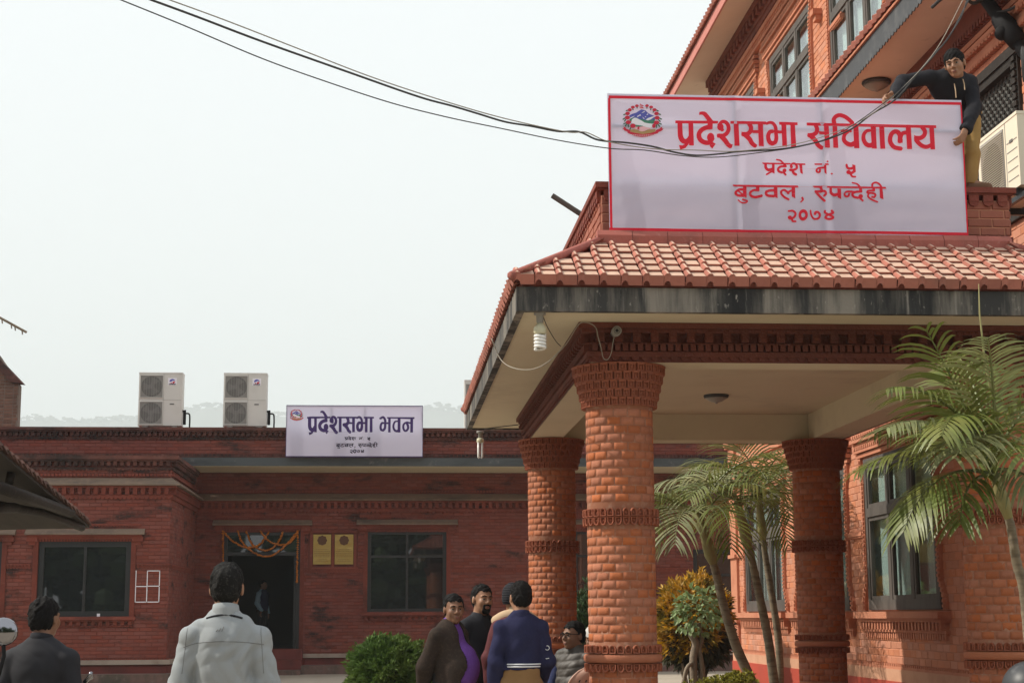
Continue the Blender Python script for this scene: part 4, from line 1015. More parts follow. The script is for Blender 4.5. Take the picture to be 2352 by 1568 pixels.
# --- the roof banner
BN0, BN1, BZ0, BZ1, BNY = 1.705, 4.592, 4.405, 5.535, ry0-.012
ban = thing('banner', ((BN0+BN1)/2, BNY, BZ0), 'large white banner with red lettering standing on the red tiled portico roof', 'banner')
src = lambda x, y, ox, oy, k: (ox+x/k, oy+y/k)
cor = homog([(2080+62/1.6563, 280+72/1.6563), (2080+2119/1.6563, 280+128/1.6563), (2080+2195/1.6563, 280+940/1.6563), (2080+95/1.6563, 280+905/1.6563)], [(0, 0), (1, 0), (1, 1), (0, 1)])
vb = MB(); nx, nz = 260, 34; rg = random.Random(5)
def cloth(u, v):      # faint sag and creases of the stretched vinyl
    return .006*math.sin(u*9.2+1)*math.sin(v*5)+.005*mnoise.noise((u*6, v*14, 2))*(1 if v > .55 else .5)+.004*mnoise.noise((u*22+v*9, v*4, 7))*max(0, v-.5)-.006*math.exp(-((u-.355)/.012)**2)-.006*math.exp(-((u-.60)/.012)**2)
vb.add([(BN0+(BN1-BN0)*i/nx, BNY+cloth(i/nx, j/nz), BZ1-(BZ1-BZ0)*j/nz) for j in range(nz+1) for i in range(nx+1)], [(j*(nx+1)+i, (j+1)*(nx+1)+i, (j+1)*(nx+1)+i+1, j*(nx+1)+i+1) for j in range(nz) for i in range(nx)])
vb.obj('sheet', MATS['vinyl'], ban, True)
def on_banner(lift):
    return lambda u, v: (BN0+(BN1-BN0)*u, BNY+cloth(u, v)-lift, BZ1-(BZ1-BZ0)*v)
def big(ox, oy, k, lift=.004):
    pl_ = on_banner(lift)
    return lambda x, y: pl_(*cor(*src(x, y, ox, oy, k)))
printed('lettering', A1, 2.6, big(2340, 380, 4.9), MATS['print_red'], ban); printed('lettering', B1, 2.6, big(2800, 380, 4.704), MATS['print_red'], ban)
for c_ in (C2, C3, C4): printed('lettering', c_, 1.9, big(2540, 550, 3.92), MATS['print_red'], ban)
eb = MB(); pl_ = on_banner(.003)
def strip(u0, v0, u1, v1, n=130):
    for i in range(n):
        if u1-u0 > v1-v0: a, b = u0+(u1-u0)*i/n, u0+(u1-u0)*(i+1)/n; eb.quad(pl_(a, v0), pl_(a, v1), pl_(b, v1), pl_(b, v0))
        else: a, b = v0+(v1-v0)*i/n, v0+(v1-v0)*(i+1)/n; eb.quad(pl_(u0, a), pl_(u0, b), pl_(u1, b), pl_(u1, a))
strip(.004, .016, .999, .036); strip(.0, .972, 1, .992); strip(.002, .036, .0085, .972); strip(.996, .036, 1.0, .972)
eb.obj('border', MATS['print_red'], ban)
fr_ = MB()
for x in (BN0+.02, BN0+(BN1-BN0)*.355, BN0+(BN1-BN0)*.60, BN1-.02): fr_.box(x-.013, x+.013, BNY+.010, BNY+.028, BZ0, BZ1)
for z in (BZ0+.013, (BZ0+BZ1)/2+.30, BZ1-.013): fr_.box(BN0+.01, BN1-.01, BNY+.011, BNY+.027, z-.013, z+.013)
fr_.obj('frame', MATS['grey_wood'], ban)
# emblem in drawing coordinates of a 1960 x 1568 sketch
EM = [('print_blue', [Pg((460,630),(560,570),(700,530),(790,470),(880,415),(1020,450),(1110,540),(1200,590),(1340,650),(1360,720),(1360,800),(1200,830),(900,830),(700,760),(520,720))], .0),
 ('print_white', [Pg((735,690),(760,630),(800,620),(850,580),(860,620),(880,640),(810,640),(780,670)), Pg((880,545),(960,490),(1020,470),(990,510),(940,530)), Pg((1060,610),(1090,565),(1130,580),(1100,610)), Pg((1000,690),(1050,650),(1050,690)), Pg((1035,780),(1120,720),(1300,660),(1390,650),(1310,700),(1200,780),(1120,805)), Pg((500,700),(670,630),(600,690),(540,720)), Pg((920,670),(1010,750),(960,745))], .001),
 ('print_green', [Pg((470,760),(560,720),(700,700),(830,760),(870,740),(1000,790),(1150,810),(1360,760),(1350,900),(1260,930),(1100,920),(900,850),(700,750),(560,800),(520,900),(700,960),(950,990),(950,1020),(700,1030),(540,930))], .0015),
 ('print_white', [Pg((545,850),(560,770),(630,715),(700,710),(820,770),(900,810),(1000,880),(1130,910),(1265,925),(1265,1060),(1230,1075),(1050,1040),(950,1000),(850,980),(720,960),(600,900))], .002),
 ('print_pink', [Pg((660,1080),(680,1030),(770,1030),(860,1030),(960,1015),(1050,1045),(1230,1080),(1200,1110),(1090,1130),(1000,1190),(880,1190),(820,1140),(660,1110))], .0024),
 ('print_brown', [Pg((520,1120),(640,1110),(760,1130),(880,1195),(1000,1190),(1110,1130),(1390,1120),(1390,1200),(1200,1260),(950,1290),(680,1250),(510,1190))], .0028),
 ('print_crimson', [Pg((760,1115),(765,1040),(800,1020),(850,1030),(820,1060),(830,1130)), Pg((270,1015),(355,1055),(365,1090),(520,1150),(510,1195),(700,1250),(950,1290),(1200,1260),(1400,1200),(1400,1150),(1545,1095),(1560,1060),(1620,1035),(1605,1095),(1670,1110),(1600,1180),(1490,1225),(1480,1260),(1300,1330),(1100,1380),(900,1395),(700,1365),(520,1290),(420,1240),(420,1200),(305,1155),(295,1120),(225,1100),(290,1080))], .0034),
 ('print_leaf', [St(42,(360,460),(440,430)), St(42,(275,600),(370,570)), St(42,(255,760),(350,700)), St(44,(310,830),(350,760)), St(44,(285,920),(380,880)), St(44,(340,1000),(380,930)), St(44,(450,1030),(430,930)), St(40,(500,1120),(540,1040)), St(36,(590,430),(580,370)), St(36,(730,370),(720,310)),
   St(36,(1070,380),(1060,300)), St(36,(1200,440),(1210,370)), St(42,(1290,520),(1340,450)), St(42,(1460,480),(1350,430)), St(42,(1540,605),(1420,560)), St(42,(1580,765),(1450,700)), St(42,(1540,850),(1460,760)), St(42,(1580,945),(1450,890)), St(42,(1530,1030),(1450,930)), St(42,(1420,1060),(1420,950))], .0038),
 ('print_crimson', [('C',(720,292),62,48), ('C',(580,340),66,50), ('C',(475,435),70,56), ('C',(405,560),78,62), ('C',(402,705),88,66), ('C',(440,870),92,70), ('C',(600,995),92,76), ('C',(1068,292),62,48), ('C',(1215,342),66,50), ('C',(1335,440),72,54), ('C',(1405,570),78,60), ('C',(1430,720),84,66), ('C',(1415,885),92,70), ('C',(1330,1000),62,78),
   Pg((818,215),(975,300),(890,312),(970,382),(825,382))], .0044),
 ('print_white', [('C',(858,280),20,16), ('C',(858,338),20,18)]+[St(13,(480+i*66,1238+.00030*0+((i*66+480-950)/950)**2*-160+92),(512+i*66,1242+((i*66+512-950)/950)**2*-160+92)) for i in range(15)], .005),
 ('print_white', [St(11,(490+i*66,1262+((i*66+490-950)/950)**2*-160+92),(498+i*66,1282+((i*66+498-950)/950)**2*-160+92)) for i in range(15)], .005)]
def emblem(parent, place, cell, tone=None):
    for mname, shp, lift in EM:
        printed('emblem', shp, cell, place(.0035+lift), MATS[mname], parent)
emblem(ban, lambda l: big(2150, 340, 9.8, l), 7)
# --- the hall's banner, same words with other endings, in purple
a, b = bp(658, 930, Y=37.06), bp(971, 1053, Y=37.06)
H0x, H1x, HZ1, HZ0, HY = a.x, b.x, a.z, 5.055, 37.06
ban2 = thing('banner', ((H0x+H1x)/2, HY, HZ0), 'white banner with purple lettering on the parapet of the low hall', 'banner')
vb = MB(); vb.add([(H0x+(H1x-H0x)*i/30, HY+.5*cloth(i/30*.9, j/14), HZ1-(HZ1-HZ0)*j/14) for j in range(15) for i in range(31)], [(j*31+i, (j+1)*31+i, (j+1)*31+i+1, j*31+i+1) for j in range(14) for i in range(30)])
vb.obj('sheet', MATS['vinyl'], ban2, True)
def pl2(u, v, lift=.006): return (H0x+(H1x-H0x)*u, HY+.5*cloth(u*.9, v)-lift, HZ1-(HZ1-HZ0)*v)
cor2 = homog([(35, 10), (2280, 8), (2283, 900), (32, 895)], [(0, 0), (1, 0), (1, 1), (0, 1)])
def flat(shapes, ox, oy, k):                 # straighten traced letters with the roof banner's perspective
    f = lambda p: tuple(np.array(cor(*src(p[0], p[1], ox, oy, k)))*np.array((2.887, 1.13))*1000)
    sc = 2.75/k
    out = []
    for s in shapes:
        if s[0] == 'P': out.append(('P', [f(p) for p in s[1]]))
        elif s[0] == 'S': out.append(('S', tuple(w*sc for w in s[1]) if isinstance(s[1], tuple) else s[1]*sc, [f(p) for p in s[2]]))
        elif s[0] == 'C': out.append(('C', f(s[1]), s[2]*sc, s[3]*sc))
        else: out.append(('R', f(s[1]), s[2]*sc, s[3]*sc, s[4]*sc))
    return out
def fit_box(shapes, ref, dst):
    """affine that takes the traced reference corners to a box on the second banner"""
    (x0, y0), (x1, y1) = ref; (X0, Y0), (X1, Y1) = dst
    return lambda x, y: pl2(*cor2(X0+(x-x0)*(X1-X0)/(x1-x0), Y0+(y-y0)*(Y1-Y0)/(y1-y0)))
def ext(S_):
    xs = [p[0] for s in S_ for p in (s[1] if s[0] == 'P' else s[2] if s[0] == 'S' else [s[1]])]; ys_ = [p[1] for s in S_ for p in (s[1] if s[0] == 'P' else s[2] if s[0] == 'S' else [s[1]])]
    return (min(xs), min(ys_)), (max(xs), max(ys_))
F1 = flat(A1, 2340, 380, 4.9); printed('lettering', F1, 3.2, fit_box(F1, ext(F1), ((373, 103), (1468, 522))), MATS['print_purple'], ban2)
printed('lettering', BH, 5, lambda x, y: pl2(*cor2(x, y)), MATS['print_purple'], ban2)
for S_, dst in ((C2, ((985, 540), (1410, 608))), (C3, ((848, 645), (1542, 745))), (C4, ((1088, 775), (1303, 828)))):
    F_ = flat(S_, 2540, 550, 3.92); printed('lettering', F_, 3, fit_box(F_, ext(F_), dst), MATS['print_navy'], ban2)
emblem(ban2, lambda l: (lambda x, y: pl2(*cor2(90+(x-225)*228/1445, 78+(y-215)*198/1180), l)), 14)
fb = MB()
for u0, v0, u1, v1 in ((0, 0, 1, .014), (0, .984, 1, 1), (0, .014, .003, .984), (.997, .014, 1, .984)): fb.quad(pl2(u0, v0), pl2(u0, v1), pl2(u1, v1), pl2(u1, v0))
fb.obj('border', MATS['print_purple'], ban2)
fr_ = MB()
for u in (.006, .33, .574, .994): x = H0x+(H1x-H0x)*u; fr_.box(x-.018, x+.018, HY+.012, HY+.05, HZ0, HZ1)
for z in (HZ0+.02, HZ1-.02): fr_.box(H0x+.02, H1x-.02, HY+.014, HY+.048, z-.018, z+.018)
fr_.obj('frame', MATS['grey_wood'], ban2)
# --- brass plaques by the door
for k, (x0, x1) in enumerate(((-1.795, -1.375), (-1.285, -.845))):
    z0, z1 = 2.665, 3.37
    p = thing('plaque', ((x0+x1)/2, Yw, z0), ('left' if k == 0 else 'right')+' one of the two brass plaques with a flower mark between door and window', 'plaque', 'brass plaques')
    pb = MB(); n = 8
    pb.add([(x0+(x1-x0)*i/n, Yw-.05+.006*mnoise.noise((i*.9, j*.8, k*5)), z0+(z1-z0)*j/12) for j in range(13) for i in range(n+1)], [(j*9+i, j*9+i+1, (j+1)*9+i+1, (j+1)*9+i) for j in range(12) for i in range(n)])
    pb.obj('plate', MATS['brass'], p, True)
    cx_, cz_ = (x0+x1)/2, z1-.14
    pet = [('C', (cx_+.075*math.cos(i*math.pi/4), cz_+.075*math.sin(i*math.pi/4)), .042, .042) for i in range(8)]
    printed('flower_mark', pet+[('C', (cx_, cz_), .075, .075)], .008, lambda x, y: (x, Yw-.062, y), MATS['brass_mark'], p)
    rg = random.Random(k); ln = []
    for i in range(7):
        z = z1-.36-i*.042-(.03 if i > 4 else 0); w_ = (x1-x0)*(.36 if i in (0, 6) else .44 if i != 5 else .3); x = cx_-w_
        while x < cx_+w_:
            L_ = rg.uniform(.012, .04); ln.append(('P', [(x, z), (min(x+L_, cx_+w_), z), (min(x+L_, cx_+w_), z+.009), (x, z+.009)])); x += L_+.008
    printed('small_print', ln, .006, lambda x, y: (x, Yw-.061, y), MATS['brass_mark'], p)['kind'] = 'stuff'
# ------------------------------------------------------------------ cooling units
mat('fan_blade', (.185, .18, .17), .6)
def fan_unit(loc, w, h, d, label, group, logo=True):
    x, y, z = loc
    t = thing('cooling_unit', (x+w/2, y, z), label, 'cooling unit', group)
    b = MB(); b.box(x, x+w, y, y+d, z+.06, z+h); b.box(x-.004, x+w+.004, y-.006, y+d+.004, z+h-.03, z+h+.006)
    b.obj('housing', MATS['white_metal'], t)
    f = MB()
    for fx in (x+.10, x+w-.22): f.box(fx, fx+.12, y+.02, y+d-.02, z, z+.06)
    f.obj('foot', MATS['grille'], t)
    sc = MB(); sc.box(x+.02, x+w-.02, y-.004, y, z+h*.508, z+h*.512); sc.box(x+w*.565, x+w*.57, y-.004, y, z+.08, z+h-.03)
    sc.obj('seam', MATS['grille'], t)
    for k in (0, 1):
        c = (x+w*.295, z+h*(.275+.475*k)); s_ = w*.255
        fr_ = MB()
        fr_.box(c[0]-s_-.014, c[0]+s_+.014, y-.020, y-.002, c[1]+s_, c[1]+s_+.014); fr_.box(c[0]-s_-.014, c[0]+s_+.014, y-.020, y-.002, c[1]-s_-.014, c[1]-s_)
        fr_.box(c[0]-s_-.014, c[0]-s_, y-.020, y-.002, c[1]-s_, c[1]+s_); fr_.box(c[0]+s_, c[0]+s_+.014, y-.020, y-.002, c[1]-s_, c[1]+s_)
        g_ = fr_.obj('fan_guard', MATS['white_metal'], t)
        bk_ = MB(); bk_.box(c[0]-s_, c[0]+s_, y-.0035, y-.001, c[1]-s_, c[1]+s_); bk_.obj('guard_plate', MATS['grille'], g_)
        dk_ = MB(); n = 28; dk_.add([(c[0]+s_*.95*math.cos(2*math.pi*i/n), y-.006, c[1]+s_*.95*math.sin(2*math.pi*i/n)) for i in range(n)], [tuple(range(n-1, -1, -1))]); dk_.obj('fan_opening', MATS['fan_dark'], g_)
        bl = MB()
        for q in range(3):
            a = q*2.094+k*.7
            bl.add([(c[0]+.05*math.cos(a), y-.009, c[1]+.05*math.sin(a)), (c[0]+s_*.85*math.cos(a-.1), y-.008, c[1]+s_*.85*math.sin(a-.1)), (c[0]+s_*.85*math.cos(a+.8), y-.012, c[1]+s_*.85*math.sin(a+.8)), (c[0]+.06*math.cos(a+1.2), y-.010, c[1]+.06*math.sin(a+1.2))], [(0, 1, 2, 3)])
        n = 12; bl.add([(c[0]+.06*math.cos(2*math.pi*i/n), y-.014, c[1]+.06*math.sin(2*math.pi*i/n)) for i in range(n)], [tuple(range(n-1, -1, -1))])
        bl.obj('fan', MATS['fan_blade'], g_)
        wr = MB()
        for i in range(9): xx = c[0]-s_+2*s_*(i+.5)/9; wr.box(xx-.003, xx+.003, y-.020, y-.016, c[1]-s_, c[1]+s_)
        for i in range(22): zz = c[1]-s_+2*s_*(i+.5)/22; wr.box(c[0]-s_, c[0]+s_, y-.016, y-.0145, zz-.0022, zz+.0022)
        wr.obj('guard_wire', MATS['grille'], g_)
    hb = MB(); hb.box(x+w*.72, x+w*.82, y-.008, y, z+h*.425, z+h*.445); hb.obj('handle', MATS['fan_dark'], t)
    if logo:
        cx_, cz_, r_ = x+w*.765, z+h*.845, .065
        P_ = lambda dy: (lambda u, v: (cx_+u, y-dy, cz_+v))
        printed('badge', [Pg((-.10, -.095), (.10, -.095), (.10, .08), (-.10, .08))], .01, P_(.004), MATS['print_white'], t)
        half = lambda s_: [(r_*math.cos(a), r_*.85*math.sin(a)) for a in np.linspace(.25 if s_ > 0 else .25-math.pi, .25+math.pi if s_ > 0 else .25, 14)]
        printed('badge_mark', [('P', half(1))], .004, P_(.006), MATS['print_blue'], t); printed('badge_mark', [('P', half(-1)[2:])], .004, P_(.006), MATS['print_crimson'], t)
        printed('badge_mark', [St(.016, (.055, .004), (.0, .004), (-.005, -.045))], .003, P_(.008), MATS['print_white'], t)
        L_ = []
        for i, ch in enumerate('GREE'):
            ox = -.078+i*.041; w_ = .030; q = lambda a, c: (ox+a*w_+c*.006, -.078+c*.026)
            if ch == 'G': L_ += [('S', .008, [q(*p)]+[]) for p in ()]; L_ += [('S', .008, [q(0, 1), q(1, 1)]), ('S', .008, [q(0, 1), q(0, 0)]), ('S', .008, [q(0, 0), q(1, 0)]), ('S', .008, [q(1, 0), q(1, .5)]), ('S', .008, [q(1, .5), q(.5, .5)])]
            elif ch == 'R': L_ += [('S', .008, [q(0, 0), q(0, 1)]), ('S', .008, [q(0, 1), q(1, 1)]), ('S', .008, [q(1, 1), q(1, .5)]), ('S', .008, [q(0, .5), q(1, .5)]), ('S', .008, [q(.4, .5), q(1, 0)])]
            else: L_ += [('S', .008, [q(0, 0), q(0, 1)])]+[('S', .008, [q(0, v), q(.95, v)]) for v in (0, .5, 1)]
        printed('badge_lettering', L_, .003, P_(.007), MATS['print_navy'], t)
    pp_ = MB(); pp_.tube([(x+w+.005, y+.16, z+.42), (x+w+.05, y+.14, z+.44), (x+w+.05, y+.14, z+.10)], .035, 6)
    pp_.tube(spline([(x+w+.03, y+.15, z+.36), (x+w+.14, y+.15, z+.36), (x+w+.17, y+.15, z+.28), (x+w+.17, y+.15, z-.02)], 4), .02, 6)
    pp_.obj('pipe', MATS['black_plastic'], t)
    return t
a = bp(316, 980, Y=37.58); fan_unit((a.x, 37.58, 5.765), 1.0, 1.30, .36, 'beige two-fan cooling unit on the parapet farther left of the purple banner', 'cooling units on the hall parapet')
a = bp(511.5, 980, Y=37.58); fan_unit((a.x, 37.58, 5.765), 1.0, 1.30, .36, 'beige two-fan cooling unit on the parapet nearest the purple banner', 'cooling units on the hall parapet')
a = bp(1067, 975, Y=38.6); fan_unit((a.x, 38.6, 5.66), 1.0, 1.42, .36, 'beige cooling unit almost hidden behind the edge of the portico roof', 'cooling units on the hall parapet')
# single-fan unit on the wing wall
def wall_unit(x, y0, y1, z0, z1):
    t = thing('cooling_unit', (x+.15, (y0+y1)/2, z0), 'pale single-fan cooling unit hung on the orange wall beside the climbing man', 'cooling unit')
    b = MB(); b.box(x, x+.33, y0, y1, z0+.03, z1); b.box(x-.006, x+.336, y0-.004, y1+.004, z1-.02, z1+.008); b.obj('housing', mat('cream_metal', (.70, .64, .50), .5), t)
    yc, zc, r_ = y1-(y1-y0)*.375, (z0+z1)/2-.01, .235
    fr_ = MB(); fr_.box(x-.008, x, yc-.27, yc+.27, z0+.07, z1-.06); g_ = fr_.obj('fan_guard', MATS['grille'], t)
    n = 30; k = MB(); k.add([(x-.010, yc+r_*math.cos(2*math.pi*i/n), zc+r_*math.sin(2*math.pi*i/n)) for i in range(n)], [tuple(range(n))]); k.obj('fan_opening', MATS['fan_dark'], g_)
    w_ = MB()
    for i in range(26): zz = z0+.08+i*(z1-z0-.15)/26; w_.box(x-.019, x-.012, yc-.265, yc+.265, zz, zz+.005)
    w_.obj('louvre', mat('louvre', (.52, .47, .37), .5), g_)
    l_ = MB()
    for i in range(5): zz = z0+.12+i*.085; l_.box(x-.004, x, y0+.03, y0+.26, zz, zz+.006)
    l_.box(x-.004, x, y0+.28, y0+.285, z0+.04, z1-.02); l_.obj('seam', MATS['grille'], t)
    hb = MB(); hb.box(x-.007, x, y0+.12, y0+.19, zc+.12, zc+.145); hb.obj('handle', MATS['fan_dark'], t)
    hb = MB(); hb.box(x-.04, XW, y0+.10, y0+.14, z0-.03, z0+.03); hb.box(x-.04, XW, y1-.14, y1-.10, z0-.03, z0+.03); hb.box(x+.01, x+.05, y0-.3, y1+.1, z0-.075, z0-.03); hb.obj('bracket', MATS['black_frame'], t)
wall_unit(5.42, 13.08, 14.03, 5.06, 5.745)
# pipe and coil high on the right
pa, pb_ = bp(2238, -35, Y=14.6), bp(2325, 80, Y=14.1)
t = thing('service_pipe', tuple(bp(2400, 190, Y=13.9)), 'thick black pipe with a joint high on the wall in the upper right corner', 'pipe')
m_ = MB(); m_.tube([pa, pb_, bp(2400, 190, Y=13.9)], .062, 12); m_.obj('pipe', MATS['black_plastic'], t, True)
m_ = MB(); m_.tube([bp(2295, 40, Y=14.25), bp(2312, 62, Y=14.18), bp(2340, 100, Y=14.05)], [.085, .105, .085], 12); m_.ball(tuple(bp(2302, 76, Y=14.15)), .075); m_.obj('pipe_joint', MATS['black_plastic'], t, True)
m_ = MB(); m_.tube(spline([bp(2140, 18, Y=14.2), bp(2170, -6, Y=14.2), bp(2210, -8, Y=14.3), bp(2235, 8, Y=14.4), bp(2262, -4, Y=14.4)], 5), .018, 6); m_.tube(spline([bp(2290, 30, Y=14.2), bp(2325, 20, Y=14.1), bp(2360, -5, Y=14)], 5), .014, 6); m_.obj('cable', MATS['wire'], t, True)
cc = bp(2352, 150, Y=13.6); m_ = MB(); rg = random.Random(2)
for k in range(7):
    r_ = .17+rg.uniform(-.014, .014); o_ = [rg.uniform(-.012, .012) for _ in range(3)]
    m_.tube([(cc.x+o_[0]+.25*r_*math.cos(a), cc.y+o_[1]+.8*r_*math.cos(a)*.6, cc.z+o_[2]+r_*math.sin(a)*.95) for a in np.linspace(0, 2*math.pi, 28)], .009, 5, False)
o = m_.obj('cable_coil', MATS['wire'], None, True, org=tuple(cc)); tag(o, 'coil of grey cable hanging at the right edge below the black pipe', 'cable')
# ------------------------------------------------------------------ overhead cables
def cable(pts, y0, y1, r, label, matl='wire', name='cable'):
    n = len(pts); P = [bp(x, y, Y=y1+(y0-y1)*(x-pts[-1][0])/(pts[0][0]-pts[-1][0])) for x, y in pts]
    P = spline(P, 6); b = MB(); b.tube(P, r, 6)
    o = b.obj(name, MATS[matl], None, True, org=tuple(P[0])); tag(o, label, 'cable', 'cables strung across the court')
cable([(330,-6),(450,38),(600,95),(800,166),(960,222),(1040,244),(1100,262),(1160,280),(1220,290),(1282,302),(1330,303),(1375,322),(1440,328),(1500,337),(1550,350),(1600,357),(1660,353),(1700,348),(1790,343),(1860,331),(1915,315),(1960,294),(2003,262),(2055,230),(2095,185),(2140,130),(2180,85),(2228,-6)], 8.0, 11.9, .0062, 'thickest dark cable sagging across the sky and over the big banner')
cable([(372,-6),(520,48),(700,118),(850,176),(1000,226),(1150,270),(1300,303),(1345,304),(1400,326),(1500,342),(1600,345),(1700,347),(1850,326),(1980,276),(2070,205),(2150,115),(2215,-6)], 8.1, 11.85, .0034, 'thin pale cable running above the thick one across the sky', 'wire_pale')
cable([(262,-6),(420,58),(600,134),(750,188),(900,237),(1030,270),(1150,295),(1280,322),(1400,341),(1480,345),(1570,358),(1650,361),(1750,350),(1850,334),(1930,305),(2010,252),(2080,196),(2150,122),(2205,45),(2222,-6)], 8.2, 11.8, .0036, 'thin dark cable hanging lowest of the three across the sky')
# rod in the sky at the far left
t = bp(-10, 724, Y=20); e = bp(61, 763, Y=20); m_ = MB(); m_.tube([t, e], .017, 6)
for f_ in (.2, .5, .62, .85):
    p = t+(e-t)*f_; m_.tube([p, p+Vector((.01, 0, -.06))], .008, 4)
m_.tube([bp(-300, 560, Y=20), t], .02, 6)
o = m_.obj('bamboo_pole', MATS['bark'], None, org=tuple(t)); tag(o, 'thin knotty pole reaching into the sky at the left edge', 'pole')
# ------------------------------------------------------------------ lamps, camera and wires under the portico
def lamp_base(p, t):
    b = MB(); b.lathe([(.045, 0), (.045, -.02), (.028, -.022), (.026, -.075), (.022, -.08)], p, 12); b.obj('socket', MATS['grille'], t, True)
q = bp(1240, 717, Z=3.648); p = (q.x, q.y, 3.648)
t = thing('spiral_bulb', p, 'white spiral energy-saving bulb under the near left eave corner', 'light bulb'); lamp_base(p, t)
b = MB(); b.lathe([(.02, -.08), (.033, -.10), (.046, -.115), (.048, -.15), (.040, -.165)], p, 14); b.obj('bulb_base', MATS['bulb_base'], t, True)
b = MB(); b.tube([(p[0]+.036*math.cos(a), p[1]+.036*math.sin(a), p[2]-.165-.115*a/(2*math.pi*4.6)) for a in np.linspace(0, 2*math.pi*4.6, 70)], .0125, 8); b.obj('spiral_tube', MATS['bulb_glass'], t, True)
q = bp(1103, 990, Z=3.648); p = (q.x, q.y, 3.648)
t = thing('tube_bulb', p, 'white four-tube bulb under the far left eave corner', 'light bulb'); lamp_base(p, t)
b = MB(); b.lathe([(.02, -.08), (.04, -.09), (.045, -.13), (.038, -.14)], p, 12); b.obj('bulb_base', MATS['bulb_base'], t, True)
b = MB()
for dx, dy in ((-.022, -.02), (.022, -.02), (-.022, .02), (.022, .02)): b.tube([(p[0]+dx, p[1]+dy, p[2]-.135), (p[0]+dx, p[1]+dy, p[2]-.31), (p[0]+dx*.5, p[1]+dy, p[2]-.325)], .012, 8)
b.obj('bulb_tube', MATS['bulb_glass'], t, True)
q = bp(1417, 759, Y=11.93)
t = thing('security_camera', (q.x, q.y+.14, q.z), 'small round security camera with a ring of diodes on the red beam', 'camera')
b = MB(); b.tube([(q.x, q.y, q.z), (q.x, q.y+.10, q.z)], .037, 20); b.tube([(q.x, q.y+.10, q.z), (q.x, q.y+.15, q.z-.02)], .016, 8); b.obj('camera_body', MATS['grille'], t, True)
b = MB(); n = 20; ringp = lambda r_, dy: [(q.x+r_*math.cos(2*math.pi*i/n), q.y-dy, q.z+r_*math.sin(2*math.pi*i/n)) for i in range(n)]
b.add(ringp(.031, .002)+ringp(.031, .003), [tuple(range(n-1, -1, -1))]); b.obj('camera_face', MATS['frosted'], t)
b = MB(); b.add(ringp(.013, .006), [tuple(range(n-1, -1, -1))])
b.obj('lens', MATS['lens_dark'], t)
b = MB()
for i in range(18): a = 2*math.pi*i/18; b.ball((q.x+.023*math.cos(a), q.y-.004, q.z+.023*math.sin(a)), .0028, 6, 4)
b.obj('diode', MATS['black_plastic'], t)
def wire(pts, r, label, matl='wire_pale'):
    b = MB(); b.tube(spline(pts, 6), r, 5); o = b.obj('wire', MATS[matl], None, True, org=tuple(pts[0])); tag(o, label, 'wire')
Zs = 3.638
wire([bp(1129, 777, Z=3.63), bp(1150, 825, Y=12.6), bp(1180, 845, Y=12.3), bp(1222, 848, Y=12.1), bp(1260, 830, Y=12.0), bp(1300, 790, Y=11.95), bp(1329, 745, Y=11.9), bp(1350, 741, Y=11.9), bp(1368, 752, Y=11.9), bp(1374, 775, Y=11.9), bp(1381, 800, Y=11.94)], .0042, 'pale wire looping from the left eave over the beam corner')
wire([bp(1381, 800, Y=11.94), bp(1386, 822, Y=11.93), bp(1396, 825, Y=11.92), bp(1404, 810, Y=11.9), bp(1407, 790, Y=11.9), bp(1412, 768, Y=11.9)], .003, 'thin wire looping up to the security camera')
wire([bp(1246, 723, Z=3.64), bp(1258, 752, Z=3.62), bp(1276, 782, Z=3.6), bp(1288, 795, Y=12.6)], .0035, 'short wire from the spiral bulb to the beam', 'wire')
wire([bp(1103, 986, Z=3.645), bp(1140, 981, Z=3.63), bp(1190, 975, Z=3.6)], .006, 'dark wire from the far bulb to the beam end', 'wire')
# ------------------------------------------------------------------ marigold garland over the door
gm = MB(); rg = random.Random(4)
def strand(pts, dens=.042):
    P = spline(pts, 10); d = 0
    for a, b in zip(P, P[1:]):
        L_ = math.dist(a, b); k = max(1, int(L_/dens))
        for i in range(k):
            f_ = i/k; c = [a[j]+(b[j]-a[j])*f_ for j in range(3)]
            gm.ball((c[0]+rg.uniform(-.008, .008), c[1]+rg.uniform(-.01, .01), c[2]+rg.uniform(-.008, .008)), (rg.uniform(.022, .032), .026, rg.uniform(.019, .026)), 6, 4)
D_ = lambda x, y: tuple(bp(x, y, Y=Yw-.09))
for s_ in ([(512,1219),(530,1238),(552,1252),(575,1257),(598,1248),(620,1219)], [(545,1219),(560,1250),(590,1272),(618,1277),(645,1262),(668,1238),(684,1219)], [(565,1219),(578,1248),(600,1262),(622,1260),(640,1243),(650,1219)],
           [(598,1219),(615,1240),(640,1250),(665,1246),(686,1219)], [(512,1219),(512,1260),(513,1300)], [(684,1219),(683,1270),(682,1310),(682,1340)]):
    strand([D_(*p) for p in s_])
o = gm.obj('marigold_garland', MATS['marigold'], None, True, org=(-3, Yw-.09, 3.4)); tag(o, 'orange marigold garland looped across the top of the entrance', 'garland')
